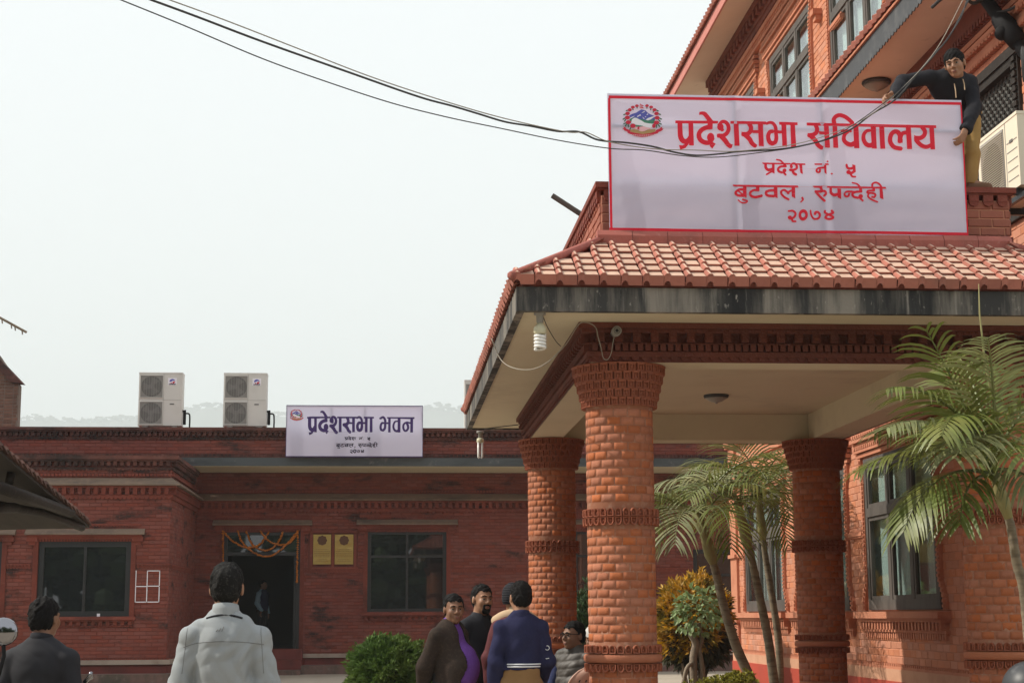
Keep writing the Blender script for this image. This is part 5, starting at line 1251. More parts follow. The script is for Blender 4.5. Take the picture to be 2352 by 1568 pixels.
# ------------------------------------------------------------------ left edge: brick gable house behind, tiled shed roof in front
hs = thing('brick_house', (-12.6, 46, 0), 'rough brick house with a sloping roof edge at the left side', 'house')
A_ = [bp(x, y, Y=44) for x, y in ((40, 1010), (44, 884), (-4, 814), (-260, 560))]
b = MB(); x1 = A_[0].x; 
b.prism([(x1-8, 0), (x1, 0), (A_[1].x, A_[1].z), (A_[2].x, A_[2].z), (A_[3].x, A_[3].z), (x1-8, A_[3].z)], 44.02, 44.3, 'y'); b.obj('wall', mat('rough_mortar', (.16, .12, .095), .95, [(3, (.24,.19,.15), .45, .7, .6)]), hs)
bk = Brickwork(hs, mat('rough_brick', (.17, .085, .058), .95, [(2, (.10,.06,.045), .45, .7, .7), (12, (.25,.17,.13), .52, .75, .6)], island=.3), .24, .085, .018, .012)
zz = 4.5
while zz < A_[2].z+1.5:
    xe = float(np.interp(zz, [A_[1].z, A_[2].z, A_[3].z], [A_[1].x-.05, A_[2].x-.1, A_[3].x-.1])) if zz > A_[1].z else A_[1].x-.03
    bk.wall((x1-1.6, 44.02, zz), (1, 0, 0), max(.3, xe-(x1-1.6)+random.uniform(-.03, .02)), .085); zz += .085
bk.done(lambda P: True)
b = MB(); d_ = (A_[2]-A_[1]).normalized(); e_ = bp(48, 880, Y=44)
b.prism([(e_.x+.05, e_.z), (A_[3].x, A_[3].z+.1), (A_[3].x, A_[3].z-.22), (e_.x-.25, e_.z+.02)], 43.9, 44.35, 'y'); b.obj('roof', MATS['sooty_brick'], hs)
# shed roof seen from below at the left
sd = thing('tiled_shed_roof', tuple(bp(0, 1200, Y=13)), 'dark underside of a tiled shed roof with bamboo rafters at the left edge', 'roof')
e0, e1 = bp(-60, 968, Y=13.0), bp(206, 1196, Y=17.6)           # the tiled verge, running away from us and down
u = (e1-e0).normalized(); L_ = (e1-e0).length
left = Vector((-1, 0, -.02)).normalized(); nn = u.cross(left).normalized(); nn = nn if nn.z > 0 else -nn
b = MB(); lo_ = [e0-u*.5, e1, e1+left*3.2, e0-u*.5+left*3.2]
b.add([p-nn*.05 for p in lo_]+[p-nn*.075 for p in lo_], [(0, 1, 2, 3), (7, 6, 5, 4), (0, 4, 5, 1), (1, 5, 6, 2), (2, 6, 7, 3), (3, 7, 4, 0)]); b.obj('roof_board', mat('shed_board', (.045, .038, .031), .95, [((6,1,1), (.022,.019,.016), .45, .7, .7)]), sd)
vt = MB(); vt.prism([(0, .0), (.05, -.02), (.14, -.03), (.22, -.01), (.22, .012), (.14, .0), (.05, .012)], 0, .18, 'y'); me = MB()
tl = MB(); tl.box(-.27, .02, 0, .20, -.007, .007); tl.prism([(-.05, .007), (.02, .007), (.0, .03), (-.03, .03)], 0, .2, 'y'); tme = tl.mesh('roof_tile', mat('old_tile', (.14, .075, .06), .9, [(5, (.05,.04,.035), .45, .7, .8)], island=.3))
Bm = Matrix((-left, u, nn)).transposed().to_4x4()
k = int(L_/.19)
for r_ in range(5):
    for i in range(k+2):
        T = Bm.copy(); T.translation = e0+u*(i*.19-.3)+left*(.30*r_+.0)+nn*random.uniform(-.004, .006); T = T @ Matrix.Rotation(-.20, 4, 'X') @ Matrix.Rotation(random.uniform(-.03, .03), 4, 'Z')
        inst('roof_tile', tme, sd, T)
rf_ = MATS['dark_wood']
for f0, f1, dz, r_ in ((.0, .98, .16, .05), (.0, .80, .12, .055), (0, .60, .20, .06)):
    pass
m_ = MB(); m_.tube([bp(-40, 1153, Y=14.2), bp(30, 1166, Y=15.2), bp(100, 1178, Y=16.2), bp(188, 1211, Y=17.4)], .042, 8); m_.obj('purlin', rf_, sd, True)
m_ = MB(); m_.tube([bp(-40, 1105, Y=13.5), bp(60, 1140, Y=15), bp(162, 1176, Y=16.8)], .055, 8); m_.obj('purlin', rf_, sd, True)
m_ = MB(); m_.tube([bp(-40, 1165, Y=14.2), bp(35, 1166, Y=15.2)], .05, 8); m_.obj('strut', rf_, sd, True)
m_ = MB(); m_.tube([bp(187, 1178, Y=17.3), bp(181, 1206, Y=17.3)], .035, 8); m_.obj('strut', rf_, sd, True)
m_ = MB(); m_.tube([bp(26, 1085, Y=14.6), bp(20, 1112, Y=14.6)], .04, 8); m_.obj('strut', rf_, sd, True)
ps = MB(); q = bp(-70, 1170, Y=15.0); ps.tube([(q.x, q.y, 0), (q.x, q.y, q.z+.5)], .07, 8); ps.obj('post', rf_, sd, True)
# ------------------------------------------------------------------ the air: a pale haze over everything
hz = MB(); hz.box(-4900, 4900, -59, 6800, -1.2, 720)
o = hz.obj('haze', None); tag(o, kind='stuff')
hm = bpy.data.materials.new('haze'); hm.use_nodes = True; t_ = hm.node_tree; t_.nodes.remove(t_.nodes['Principled BSDF'])
pv = t_.nodes.new('ShaderNodeVolumePrincipled'); pv.inputs['Color'].default_value = (.735, .80, .83, 1); pv.inputs['Density'].default_value = .00042
t_.links.new(pv.outputs[0], t_.nodes['Material Output'].inputs['Volume']); o.data.materials.append(hm)
# woods behind, which the windows mirror; those at left added to cut ambient light
bw_ = MB(); rg = random.Random(8)
for i in range(104):
    x = rg.uniform(-36, 36); y = rg.uniform(-30, -13); h = rg.uniform(6.5, 11.5)
    if i >= 80: x = rg.uniform(-40, -21); y = rg.uniform(-12, 24); h = rg.uniform(6, 9)
    bw_.tube([(x, y, 0), (x, y, h*.6)], .18, 5)
    for k in range(60):
        a = rg.uniform(0, 6.28); r_ = rg.uniform(0, 3.0); z = rg.uniform(.06, 1)*h
        bw_.ball((x+r_*math.cos(a), y+r_*math.sin(a), z), (rg.uniform(.35, .9), rg.uniform(.35, .9), rg.uniform(.3, .7)), 5, 3)
o = bw_.obj('woodland', MATS['tree_far'], None); tag(o, 'dense trees on the viewer\'s side of the court, mirrored in the windows', kind='stuff')
# pale cement smeared over the tiles at the right corner
cs = MB(); rg = random.Random(6)
for k in range(26):
    f_ = rg.random(); y = 11.50+.55*f_*rg.uniform(.6, 1); x = rg.uniform(5.0, 5.55); z = ZE+(y-ey0)*(ZR-ZE)/RUN+.012
    cs.ball((x, y, z), (rg.uniform(.04, .11), rg.uniform(.03, .08), .022), 7, 4)
for k in range(9): x = rg.uniform(5.2, 5.6); cs.ball((x, EF-.052, 3.78+rg.uniform(-.09, .06)), (rg.uniform(.02, .05), .012, rg.uniform(.03, .09)), 7, 4)
o = cs.obj('cement_patch', mat('cement', (.46, .42, .35), .95, [(9, (.34,.31,.26), .45, .7, .7)], bump=(30, .4, .01)), roof, True)
# ------------------------------------------------------------------ people: bodies grown as one smooth surface from blended limbs
class Field:
    def __init__(s, lo, hi, res):
        s.lo = np.array(lo, float); s.res = res; s.n = np.ceil((np.array(hi, float)-s.lo)/res).astype(int)+1
        s.D = np.full(s.n, .06, np.float32)
    def sub(s, lo, hi):
        a = np.maximum(0, np.floor((np.array(lo)-s.lo)/s.res).astype(int)); b = np.minimum(s.n, np.ceil((np.array(hi)-s.lo)/s.res).astype(int)+1)
        if (b <= a).any(): return None
        g = np.meshgrid(*[s.lo[i]+s.res*np.arange(a[i], b[i]) for i in range(3)], indexing='ij')
        return tuple(slice(a[i], b[i]) for i in range(3)), g
    def mix(s, sl, d, k, op):
        A = s.D[sl]
        if op == '+':
            if k <= 0: s.D[sl] = np.minimum(A, d)
            else:
                h = np.clip(.5+.5*(A-d)/k, 0, 1); s.D[sl] = A+(d-A)*h-k*h*(1-h)
        else:
            h = np.clip(.5-.5*(A+d)/max(k, 1e-6), 0, 1); s.D[sl] = A+(-d-A)*h+k*h*(1-h)
    def cone(s, a, b, ra, rb, k=.02, op='+'):
        a, b = np.array(a, float), np.array(b, float); m_ = max(ra, rb)+.06
        q = s.sub(np.minimum(a, b)-m_, np.maximum(a, b)+m_)
        if q is None: return s
        sl, (X, Y, Z) = q; u = b-a; L2 = u@u+1e-9
        t = np.clip(((X-a[0])*u[0]+(Y-a[1])*u[1]+(Z-a[2])*u[2])/L2, 0, 1)
        d = np.sqrt((X-a[0]-t*u[0])**2+(Y-a[1]-t*u[1])**2+(Z-a[2]-t*u[2])**2)-(ra+(rb-ra)*t)
        s.mix(sl, d, k, op); return s
    def ell(s, c, r, M=None, k=.02, op='+'):
        c, r = np.array(c, float), np.array(r, float); m_ = r.max()+.06
        q = s.sub(c-m_, c+m_)
        if q is None: return s
        sl, (X, Y, Z) = q; P = np.stack([X-c[0], Y-c[1], Z-c[2]])
        if M is not None: P = np.tensordot(np.array(M).T, P, 1)
        e = P/r[:, None, None, None]; k0 = np.sqrt((e**2).sum(0)); k1 = np.sqrt(((e/r[:, None, None, None])**2).sum(0))+1e-9
        s.mix(sl, k0*(k0-1)/k1, k, op); return s
    def cut(s, fn):          # keep only where fn(X,Y,Z) < 0
        I = np.nonzero(s.D < .045); s.D[I] = np.maximum(s.D[I], fn(*[s.lo[k]+s.res*I[k] for k in range(3)])); return s
    def warp(s, fn):
        I = np.nonzero(np.abs(s.D) < .04); s.D[I] += fn(*[s.lo[k]+s.res*I[k] for k in range(3)]); return s
    def mesh(s):             # surface nets
        D = s.D.copy()
        for ax in range(3):
            i0 = [slice(None)]*3; i0[ax] = 0; D[tuple(i0)] = np.maximum(D[tuple(i0)], .001); i0[ax] = -1; D[tuple(i0)] = np.maximum(D[tuple(i0)], .001)
        n = np.array(D.shape)-1; B = D < 0; c8 = np.zeros(n, np.int8)
        for a in np.ndindex(2, 2, 2): c8 += B[a[0]:a[0]+n[0], a[1]:a[1]+n[1], a[2]:a[2]+n[2]]
        act = (c8 > 0) & (c8 < 8); base = np.argwhere(act); S_ = np.zeros((len(base), 3), np.float32); C_ = np.zeros(len(base), np.int32)
        cs = [(0,0,0),(1,0,0),(0,1,0),(1,1,0),(0,0,1),(1,0,1),(0,1,1),(1,1,1)]
        V = {c: D[base[:, 0]+c[0], base[:, 1]+c[1], base[:, 2]+c[2]] for c in cs}
        for i, a in enumerate(cs):
            for b in cs[i+1:]:
                if sum(abs(a[j]-b[j]) for j in range(3)) == 1:
                    m_ = (V[a] < 0) != (V[b] < 0)
                    va, vb_ = V[a][m_], V[b][m_]; t = va/(va-vb_)
                    S_[m_] += np.array(a, np.float32)+t[:, None]*(np.array(b, np.float32)-np.array(a, np.float32)); C_[m_] += 1
        idx = np.full(n, -1, np.int64); idx[act] = np.arange(len(base))
        P = (S_/C_[:, None]+base)*s.res+s.lo
        F_ = []; Bn = D < 0
        for ax in range(3):
            o1, o2 = [(1, 2), (2, 0), (0, 1)][ax]
            A = [slice(None)]*3; B = [slice(None)]*3; A[ax] = slice(0, -1); B[ax] = slice(1, None)
            a, b = Bn[tuple(A)], Bn[tuple(B)]
            I = np.argwhere(a != b); I = I[(I[:, o1] > 0) & (I[:, o2] > 0) & (I[:, o1] < n[o1]) & (I[:, o2] < n[o2]) & (I[:, ax] < n[ax])]
            e1, e2 = np.zeros(3, int), np.zeros(3, int); e1[o1] = 1; e2[o2] = 1
            g = lambda J: idx[J[:, 0], J[:, 1], J[:, 2]]
            q = np.stack([g(I-e1-e2), g(I-e2), g(I), g(I-e1)], 1)
            fl = a[I[:, 0], I[:, 1], I[:, 2]]
            q[~fl] = q[~fl][:, ::-1]; F_.append(q)
        F_ = np.concatenate(F_); F_ = F_[(F_ >= 0).all(1)]
        return P, F_
def field_obj(f, name, matl, parent=None, org=(0, 0, 0)):
    P, F_ = f.mesh(); og = np.array(ORG[parent.name] if parent is not None else org, float)
    me = bpy.data.meshes.new(name); P = P-og
    me.vertices.add(len(P)); me.vertices.foreach_set('co', P.astype(np.float32).ravel())
    me.loops.add(F_.size); me.loops.foreach_set('vertex_index', F_.astype(np.int32).ravel())
    me.polygons.add(len(F_)); me.polygons.foreach_set('loop_start', (np.arange(len(F_))*4).astype(np.int32)); me.polygons.foreach_set('loop_total', np.full(len(F_), 4, np.int32))
    me.update(calc_edges=True); me.shade_smooth()
    if matl: me.materials.append(matl)
    o = bpy.data.objects.new(name, me)
    if parent is None: o.location = tuple(org)
    put(o, parent, org if parent is None else ORG[parent.name]); return o
def creases(seed, amp, sc, stretch=(1, 1, 1)):
    rg = np.random.RandomState(seed); K = rg.randn(7, 3)*np.array(stretch); K /= np.linalg.norm(K, axis=1)[:, None]; K *= sc*rg.uniform(.6, 1.6, 7)[:, None]; ph = rg.uniform(0, 6.28, 7)
    def fn(X, Y, Z):
        w = np.zeros_like(X); wx = X+.03*np.sin(Z*23+seed)+.02*np.sin(Y*31); wz = Z+.025*np.sin(X*27+seed*2)
        for k, p in zip(K, ph): w += 1-2*np.abs(np.sin(.5*(k[0]*wx+k[1]*Y+k[2]*wz+p)))
        return amp*w/3.5
    return fn
def rotz(a): return np.array([[math.cos(a), -math.sin(a), 0], [math.sin(a), math.cos(a), 0], [0, 0, 1]])
def rotx(a): return np.array([[1, 0, 0], [0, math.cos(a), -math.sin(a)], [0, math.sin(a), math.cos(a)]])
def roty(a): return np.array([[math.cos(a), 0, math.sin(a)], [0, 1, 0], [-math.sin(a), 0, math.cos(a)]])
def stand(base, heading, height, **ov):
    """joints of a standing figure; local frame faces -Y, side a is -X, side b is +X"""
    J = dict(pelvis=(0,.01,.95), chest=(0,.01,1.30), neck=(0,.025,1.455), head=(0,-.012,1.602), sha=(-.152,.02,1.368), shb=(.152,.02,1.368), ela=(-.207,.04,1.13), elb=(.207,.04,1.13),
             wra=(-.20,-.04,.89), wrb=(.20,-.04,.89), haa=(-.19,-.055,.80), hab=(.19,-.055,.80), hia=(-.09,.01,.92), hib=(.09,.01,.92), kna=(-.10,-.01,.50), knb=(.10,-.01,.50), ana=(-.11,.03,.085), anb=(.11,.03,.085), toa=(-.13,-.14,.035), tob=(.13,-.14,.035))
    J.update(ov); M = rotz(R(heading)); s_ = height/1.72
    return {k: M @ (np.array(v, float)*s_)+np.array(base, float) for k, v in J.items()}, s_
def person(label, J, s_, face, wear, skin='skin', hair='hair', wd=1, dp=1, belly=0, hem=.86, group=None, res=.0068, tilt=0, nod=0, arms='long', hairfn=None, legs=True, seed=1, zmin=None, hips=True, crease=.006):
    """face: world heading of the head; wear: dict with 'top' and 'legs' materials and extras"""
    nm = lambda k: np.array(J[k])
    allp = np.array(list(J.values())); lo, hi = allp.min(0)-.24*s_, allp.max(0)+.24*s_
    if zmin is not None: lo[2] = max(lo[2], zmin)
    x = nm('shb')-nm('sha'); x /= np.linalg.norm(x); z = nm('neck')-nm('pelvis'); z /= np.linalg.norm(z); y = np.cross(z, x); y /= np.linalg.norm(y); x = np.cross(y, z)
    T = np.stack([x, y, z], 1); T3 = lambda o, v: nm(o)+T @ (np.array(v)*s_)
    Hm = rotz(R(face)) @ rotx(R(nod)) @ roty(R(tilt)); hc = nm('head'); H = lambda *v: hc+Hm @ (np.array(v)*s_); q = s_
    f = Field(lo, hi, res)
    # skin
    f.ell(nm('chest'), np.array((.135*wd, .085*dp, .17))*q, T); f.ell((nm('chest')+nm('pelvis'))/2, np.array((.12*wd, .085*dp+belly*.5, .17))*q, T); f.ell(nm('pelvis'), np.array((.13*wd, .09*dp, .12))*q, T)
    for s in 'ab':
        f.cone(nm('neck'), nm('sh'+s), .045*q, .05*q, .03); f.cone(nm('sh'+s), nm('el'+s), .047*q, .038*q, .02); f.cone(nm('el'+s), nm('wr'+s), .038*q, .026*q, .02)
        if legs: f.cone(nm('hi'+s), nm('kn'+s), .075*q, .05*q, .02); f.cone(nm('kn'+s), nm('an'+s), .05*q, .036*q, .02); f.cone(nm('an'+s), nm('to'+s), .042*q, .03*q, .02)
        w, h = nm('wr'+s), nm('ha'+s); d = (h-w)/np.linalg.norm(h-w); sd = np.cross(d, y if s == 'a' else -y); sd = sd/np.linalg.norm(sd) if np.linalg.norm(sd) > .2 else x
        up = np.cross(sd, d)
        M = np.stack([sd, up, d], 1); pc = w+d*.055*q; f.cone(w, pc, .024*q, .028*q, .012); f.ell(pc, np.array((.038, .017, .05))*q, M, .012)
        for i, (o_, L_) in enumerate(((-.028, .060), (-.009, .070), (.010, .066), (.028, .052))):    # four unequal fingers, bent twice
            a = pc+sd*o_*q+d*.038*q; b = a+(d*.55*L_-up*.008)*q*1.1; c = b+(d*.35*L_-up*.026)*q; e = c+(-up*.020+d*.004)*q
            f.cone(a, b, .0098*q, .009*q, .004); f.cone(b, c, .009*q, .0083*q, .003); f.cone(c, e, .0083*q, .0072*q, .003)
        a = w+d*.03*q-sd*.028*q; b = a+(d*.030-sd*.024-up*.012)*q; c = b+(d*.030-up*.008)*q                # thumb off the side of the palm
        f.cone(a, b, .013*q, .011*q, .006); f.cone(b, c, .011*q, .0088*q, .004)
    f.cone(nm('neck')-T @ np.array((0, 0, .03))*q, H(0, .025, -.05), .060*q, .054*q, .03)
    f.ell(H(0, .012, .030), np.array((.074, .094, .086))*q, Hm, .02); f.ell(H(0, -.028, -.038), np.array((.059+.01*belly*3, .066, .080))*q, Hm, .03); f.ell(H(0, -.070, -.093), np.array((.026, .022, .021))*q, Hm, .02)
    for s in (-1, 1):
        f.ell(H(.036*s, -.066, -.028), np.array((.024, .024, .026))*q, Hm, .02); f.ell(H(.076*s, .012, -.008), np.array((.011, .021, .033))*q, Hm, .006)
        f.cone(H(.010*s, -.088, .021), H(.044*s, -.078, .022), .011*q, .009*q, .012); f.ell(H(.031*s, -.103, .001), np.array((.018, .016, .013))*q, Hm, .010, '-')
        f.ell(H(.011*s, -.100, -.031), np.array((.0095, .011, .009))*q, Hm, .006)
    f.cone(H(0, -.088, .012), H(0, -.112, -.024), .0085*q, .0128*q, .010); f.cone(H(-.019, -.091, -.058), H(.019, -.091, -.058), .0085*q, .0085*q, .006); f.cone(H(-.014, -.091, -.070), H(.014, -.091, -.070), .0085*q, .0085*q, .006)
    base = np.array(J.get('base', (*(nm('ana')+nm('anb'))[:2]/2, min(nm('ana')[2], nm('anb')[2])-.085*q)))
    body = field_obj(f, 'person', MATS[skin], None, base); tag(body, label, 'person', group)
    # face: eyes, brows, lips
    for s in (-1, 1):
        e = MB(); e.ball(H(.031*s, -.0805, .001), .0118*q, 10, 6); e.obj('eye', MATS['eye'], body, True)
        e = MB(); e.ball(H(.031*s, -.0885, .001), (.0068*q, .0068*q, .0065*q), 8, 5); e.obj('iris', MATS['iris'], body, True)
        e = MB(); e.tube([H(.012*s, -.101, .022), H(.030*s, -.0995, .028), H(.049*s, -.086, .022)], [.0040*q, .0046*q, .002*q], 6); e.obj('eyebrow', MATS[hair], body, True)
        e = MB(); e.tube([H(.016*s, -.0935, .006), H(.031*s, -.0965, .0105), H(.047*s, -.088, .004)], .0034*q, 5); e.obj('eyelid', MATS[skin], body, True)
    e = MB(); e.tube([H(-.022, -.093, -.064), H(-.008, -.1005, -.061), H(0, -.0998, -.0625), H(.008, -.1005, -.061), H(.022, -.093, -.064)], [.002*q, .005*q, .0045*q, .005*q, .002*q], 6); e.tube([H(-.018, -.094, -.066), H(0, -.0995, -.071), H(.018, -.094, -.066)], [.002*q, .0058*q, .002*q], 6); e.obj('lips', MATS['lips'], body, True)
    # hair
    if hair and hairfn != 'none':
        g = Field(hc-.17*q, hc+.17*q, .0055*q)
        g.ell(H(0, .016, .036), np.array((.0775, .097, .0875))*q, Hm, .01); g.ell(H(0, .05, -.02), np.array((.066, .058, .060))*q, Hm, .03)
        Hi = Hm.T
        def keep(X, Y, Z):
            P = np.tensordot(Hi, np.stack([X-hc[0], Y-hc[1], Z-hc[2]]), 1)/q
            if hairfn: return hairfn(P[0], P[1], P[2])*q
            line = np.where(P[1] < -.045, .070-.10*(np.abs(P[0])**2)*8, np.where(P[1] < .012, -.006+.08*np.clip((-P[1]+.012)/.057, 0, 1), -.062))
            side = np.where((np.abs(P[0]) > .060) & (P[1] > -.012) & (P[1] < .030), .012, line)
            return (side-P[2])*.7*q
        g.cut(keep); g.warp(creases(seed+5, .0055, 150, (1, 1, .5))); g.warp(creases(seed+6, .003, 330, (1, 1, .4))); field_obj(g, 'hair', MATS[hair], body)
    # upper clothes
    if 'top' in wear:
        g = Field(lo, hi, res); ex = wear.get('ease', .018)*q
        g.ell(nm('chest'), np.array((.148*wd, .108*dp, .185))*q+ex*.5, T, .03); g.ell(T3('chest', (0, -.006-belly*.55, -.19)), np.array((.142*wd, .104*dp+belly*.75, .19))*q+ex*.5, T, .05)
        if hips: g.ell(T3('pelvis', (0, -belly*.3, -.01)), np.array((.150*wd, .116*dp+belly*.4, .16))*q+ex*.5, T, .05)
        for s in 'ab':
            g.cone(nm('neck')-T @ np.array((0, 0, .012))*q, nm('sh'+s), .054*q+ex*.3, .048*q+ex*.35, .03); g.cone(T3('chest', ((-.1 if s == 'a' else .1), 0, .03)), nm('sh'+s), .062*q, .044*q+ex*.3, .03)
            if arms == 'long':
                g.cone(nm('sh'+s), nm('el'+s), .053*q+ex*.35, .046*q+ex*.5, .018); g.cone(nm('el'+s), nm('wr'+s), .048*q+ex*.6, .036*q+ex*.5, .02)
        hz = wear.get('hem'); P0 = nm('pelvis')
        if hz is not None:
            def hemcut(X, Y, Z): 
                d = np.full_like(X, 9.)
                for s in 'ab':          # sleeves are never cut by the hem
                    a_, b_ = nm('el'+s), nm('wr'+s); u_ = b_-a_; t_ = np.clip(((X-a_[0])*u_[0]+(Y-a_[1])*u_[1]+(Z-a_[2])*u_[2])/(u_@u_), 0, 1.2)
                    d = np.minimum(d, np.sqrt((X-a_[0]-t_*u_[0])**2+(Y-a_[1]-t_*u_[1])**2+(Z-a_[2]-t_*u_[2])**2)-.070*q)
                zz = (X-P0[0])*z[0]+(Y-P0[1])*z[1]+(Z-P0[2])*z[2]
                return np.where(d < 0, -1, hz*q-zz)
            g.cut(hemcut)
        for s in 'ab':                      # end the sleeve at the wrist
            w, h = nm('wr'+s), nm('ha'+s); d = (h-w)/np.linalg.norm(h-w)
            g.cut(lambda X, Y, Z: np.where((X-w[0])**2+(Y-w[1])**2+(Z-w[2])**2 < (.12*q)**2, (X-w[0])*d[0]+(Y-w[1])*d[1]+(Z-w[2])*d[2]-.022*q, -1))
        if wear.get('open'):                # open front, showing the shirt
            w0, w1 = wear['open']; N0 = nm('neck')
            def op(X, Y, Z):
                lx = (X-N0[0])*x[0]+(Y-N0[1])*x[1]+(Z-N0[2])*x[2]; ly = (X-N0[0])*y[0]+(Y-N0[1])*y[1]+(Z-N0[2])*y[2]; lz = (X-N0[0])*z[0]+(Y-N0[1])*z[1]+(Z-N0[2])*z[2]
                wdt = (w0+(w1-w0)*np.clip(-lz/(.5*q), 0, 1)**.8)*q
                return np.where(ly < -.0*q, wdt-np.abs(lx-wear.get('shift', 0)*q), -1)
            g.cut(op)
        if wear.get('quilt'):
            zq = wear['quilt']; g.warp(lambda X, Y, Z: -.011*q*np.abs(np.sin(((X-P0[0])*z[0]+(Y-P0[1])*z[1]+(Z-P0[2])*z[2])*math.pi/zq))+.004)
        g.warp(creases(seed, crease, wear.get('fold', 34), wear.get('dir', (1, 1, 1.5))))
        top = field_obj(g, wear.get('topname', 'jacket'), MATS[wear['top']], body)
        if 'collar' in wear:
            c = nm('neck'); m_ = MB(); n = 20; r0, r1, hh = .062*q, .058*q, wear.get('collar_h', .055)*q
            ring_ = lambda r_, dz, tl: [c+x*(r_*math.cos(a))+y*(r_*1.08*math.sin(a)-.004*q)+z*(dz+tl*math.sin(a)) for a in np.linspace(0, 2*math.pi, n, False)]
            rr = [ring_(r0+.014*q, -.03*q, .012*q), ring_(r0+.007*q, hh*.5, .014*q), ring_(r1+.006*q, hh, .016*q), ring_(r1-.001*q, hh, .016*q), ring_(r1-.001*q, -.02*q, .012*q)]
            m_.add([p for r_ in rr for p in r_], [(k*n+i, k*n+(i+1) % n, (k+1)*n+(i+1) % n, (k+1)*n+i) for k in range(4) for i in range(n)]); m_.obj('collar', MATS[wear['collar']], body, True)
    if 'shirt' in wear:
        g = Field(lo, hi, res); ex = .008*q
        g.ell(nm('chest'), np.array((.145*wd, .098*dp, .185))*q+ex, T, .03); g.ell(T3('chest', (0, -.006-belly*.55, -.19)), np.array((.140*wd, .098*dp+belly*.75, .20))*q+ex, T, .05); g.ell(nm('pelvis'), np.array((.145*wd, .10*dp+belly*.3, .12))*q+ex, T, .05)
        for s in 'ab': g.cone(nm('neck'), nm('sh'+s), .050*q, .05*q, .04)
        g.warp(creases(seed+2, .003, 30)); sh_ = field_obj(g, 'shirt', MATS[wear['shirt']], body)
        c = nm('neck'); m_ = MB()
        for s in (-1, 1):
            m_.add([c+x*s*.012*q-y*.070*q-z*.035*q, c+x*s*.058*q-y*.05*q+z*.004*q, c+x*s*.066*q+y*.0*q+z*.030*q, c+x*s*.055*q+y*.0*q+z*.045*q, c+x*s*.03*q-y*.062*q+z*.018*q, c+x*s*.045*q-y*.085*q-z*.050*q], [(0, 5, 1, 4), (4, 1, 2, 3)])
        m_.obj('collar', MATS[wear['shirt']], body)
    if 'legs' in wear and legs:
        g = Field(lo, hi, res)
        g.ell(nm('pelvis'), np.array((.158*wd, .114*dp+belly*.2, .13))*q, T, .03); g.ell(T3('pelvis', (0, 0, .09)), np.array((.148*wd, .108*dp+belly*.3, .10))*q, T, .03)
        for s in 'ab': g.cone(nm('hi'+s), nm('kn'+s), .088*q, .066*q, .03); g.cone(nm('kn'+s), nm('an'+s), .066*q, .056*q, .02); g.cut(lambda X, Y, Z, a=nm('an'+s), k=nm('kn'+s): np.where((X-a[0])**2+(Y-a[1])**2+(Z-a[2])**2 < (.14*q)**2, ((X-a[0])*(a-k)[0]+(Y-a[1])*(a-k)[1]+(Z-a[2])*(a-k)[2])/np.linalg.norm(a-k)-.01, -1))
        g.warp(creases(seed+3, .005, 32)); field_obj(g, 'trousers', MATS[wear['legs']], body)
        for s in 'ab':
            g = Field(np.minimum(nm('an'+s), nm('to'+s))-.12, np.maximum(nm('an'+s), nm('to'+s))+.12, res)
            g.cone(nm('an'+s)-np.array((0, 0, .03))*q, nm('to'+s), .048*q, .040*q, .02); g.cut(lambda X, Y, Z, a=nm('an'+s): Z-a[2]-.02*q); field_obj(g, 'shoe', MATS[wear.get('shoes', 'black_plastic')], body)
    return body, H, dict(x=x, y=y, z=z, T=T, J=J, q=q)
def at(px, Y, py=1500): return bp(px, py, Y=Y).x
mat('seam_grey', (.17, .175, .18), .9)
mat('cloth_grey', (.29, .31, .32), .85, [(5, (.25,.27,.28), .45, .7, .5)], bump=(220, .25, .002), spec=.15)
mat('cloth_black', (.016, .016, .020), .85, bump=(200, .3, .002), spec=.2)
mat('cloth_charcoal', (.022, .022, .026), .8, bump=(200, .3, .002), spec=.2)
mat('tweed', (.038, .028, .023), .95, [((45,45,45), (.060,.042,.033), .5, .62, .7), (9, (.025,.020,.018), .5, .7, .5)], bump=(180, .4, .003), spec=.1)
mat('shirt_purple', (.135, .055, .27), .8, [(60, (.21,.09,.42), .5, .7, .5)], spec=.15)
mat('sweater_navy', (.024, .025, .062), .9, [(50, (.034,.034,.08), .5, .7, .5)], bump=(240, .3, .002), spec=.1)
mat('trouser_brown', (.25, .145, .065), .9, [(8, (.20,.115,.05), .45, .7, .6)], bump=(200, .3, .002), spec=.1)
mat('trouser_dark', (.02, .02, .022), .9)
mat('trouser_khaki', (.34, .205, .065), .9, [(8, (.26,.15,.05), .45, .7, .6)], bump=(200, .3, .002))
mat('puffer', (.062, .053, .045), .55, [(7, (.050,.044,.038), .45, .7, .5)], spec=.4)
mat('plaid_blue', (.022, .030, .085), .9, [((60,60,60), (.06,.065,.12), .55, .65, .6)])
mat('maroon', (.10, .022, .026), .8, [((40,40,40), (.17,.05,.05), .55, .7, .6)])
mat('tan_scarf', (.50, .36, .23), .9)
mat('white_trim', (.72, .74, .76), .8)
mat('cap_white', (.52, .50, .47), .85)
mat('light_blue', (.25, .38, .46), .85)
mat('sandal', (.16, .085, .045), .7)
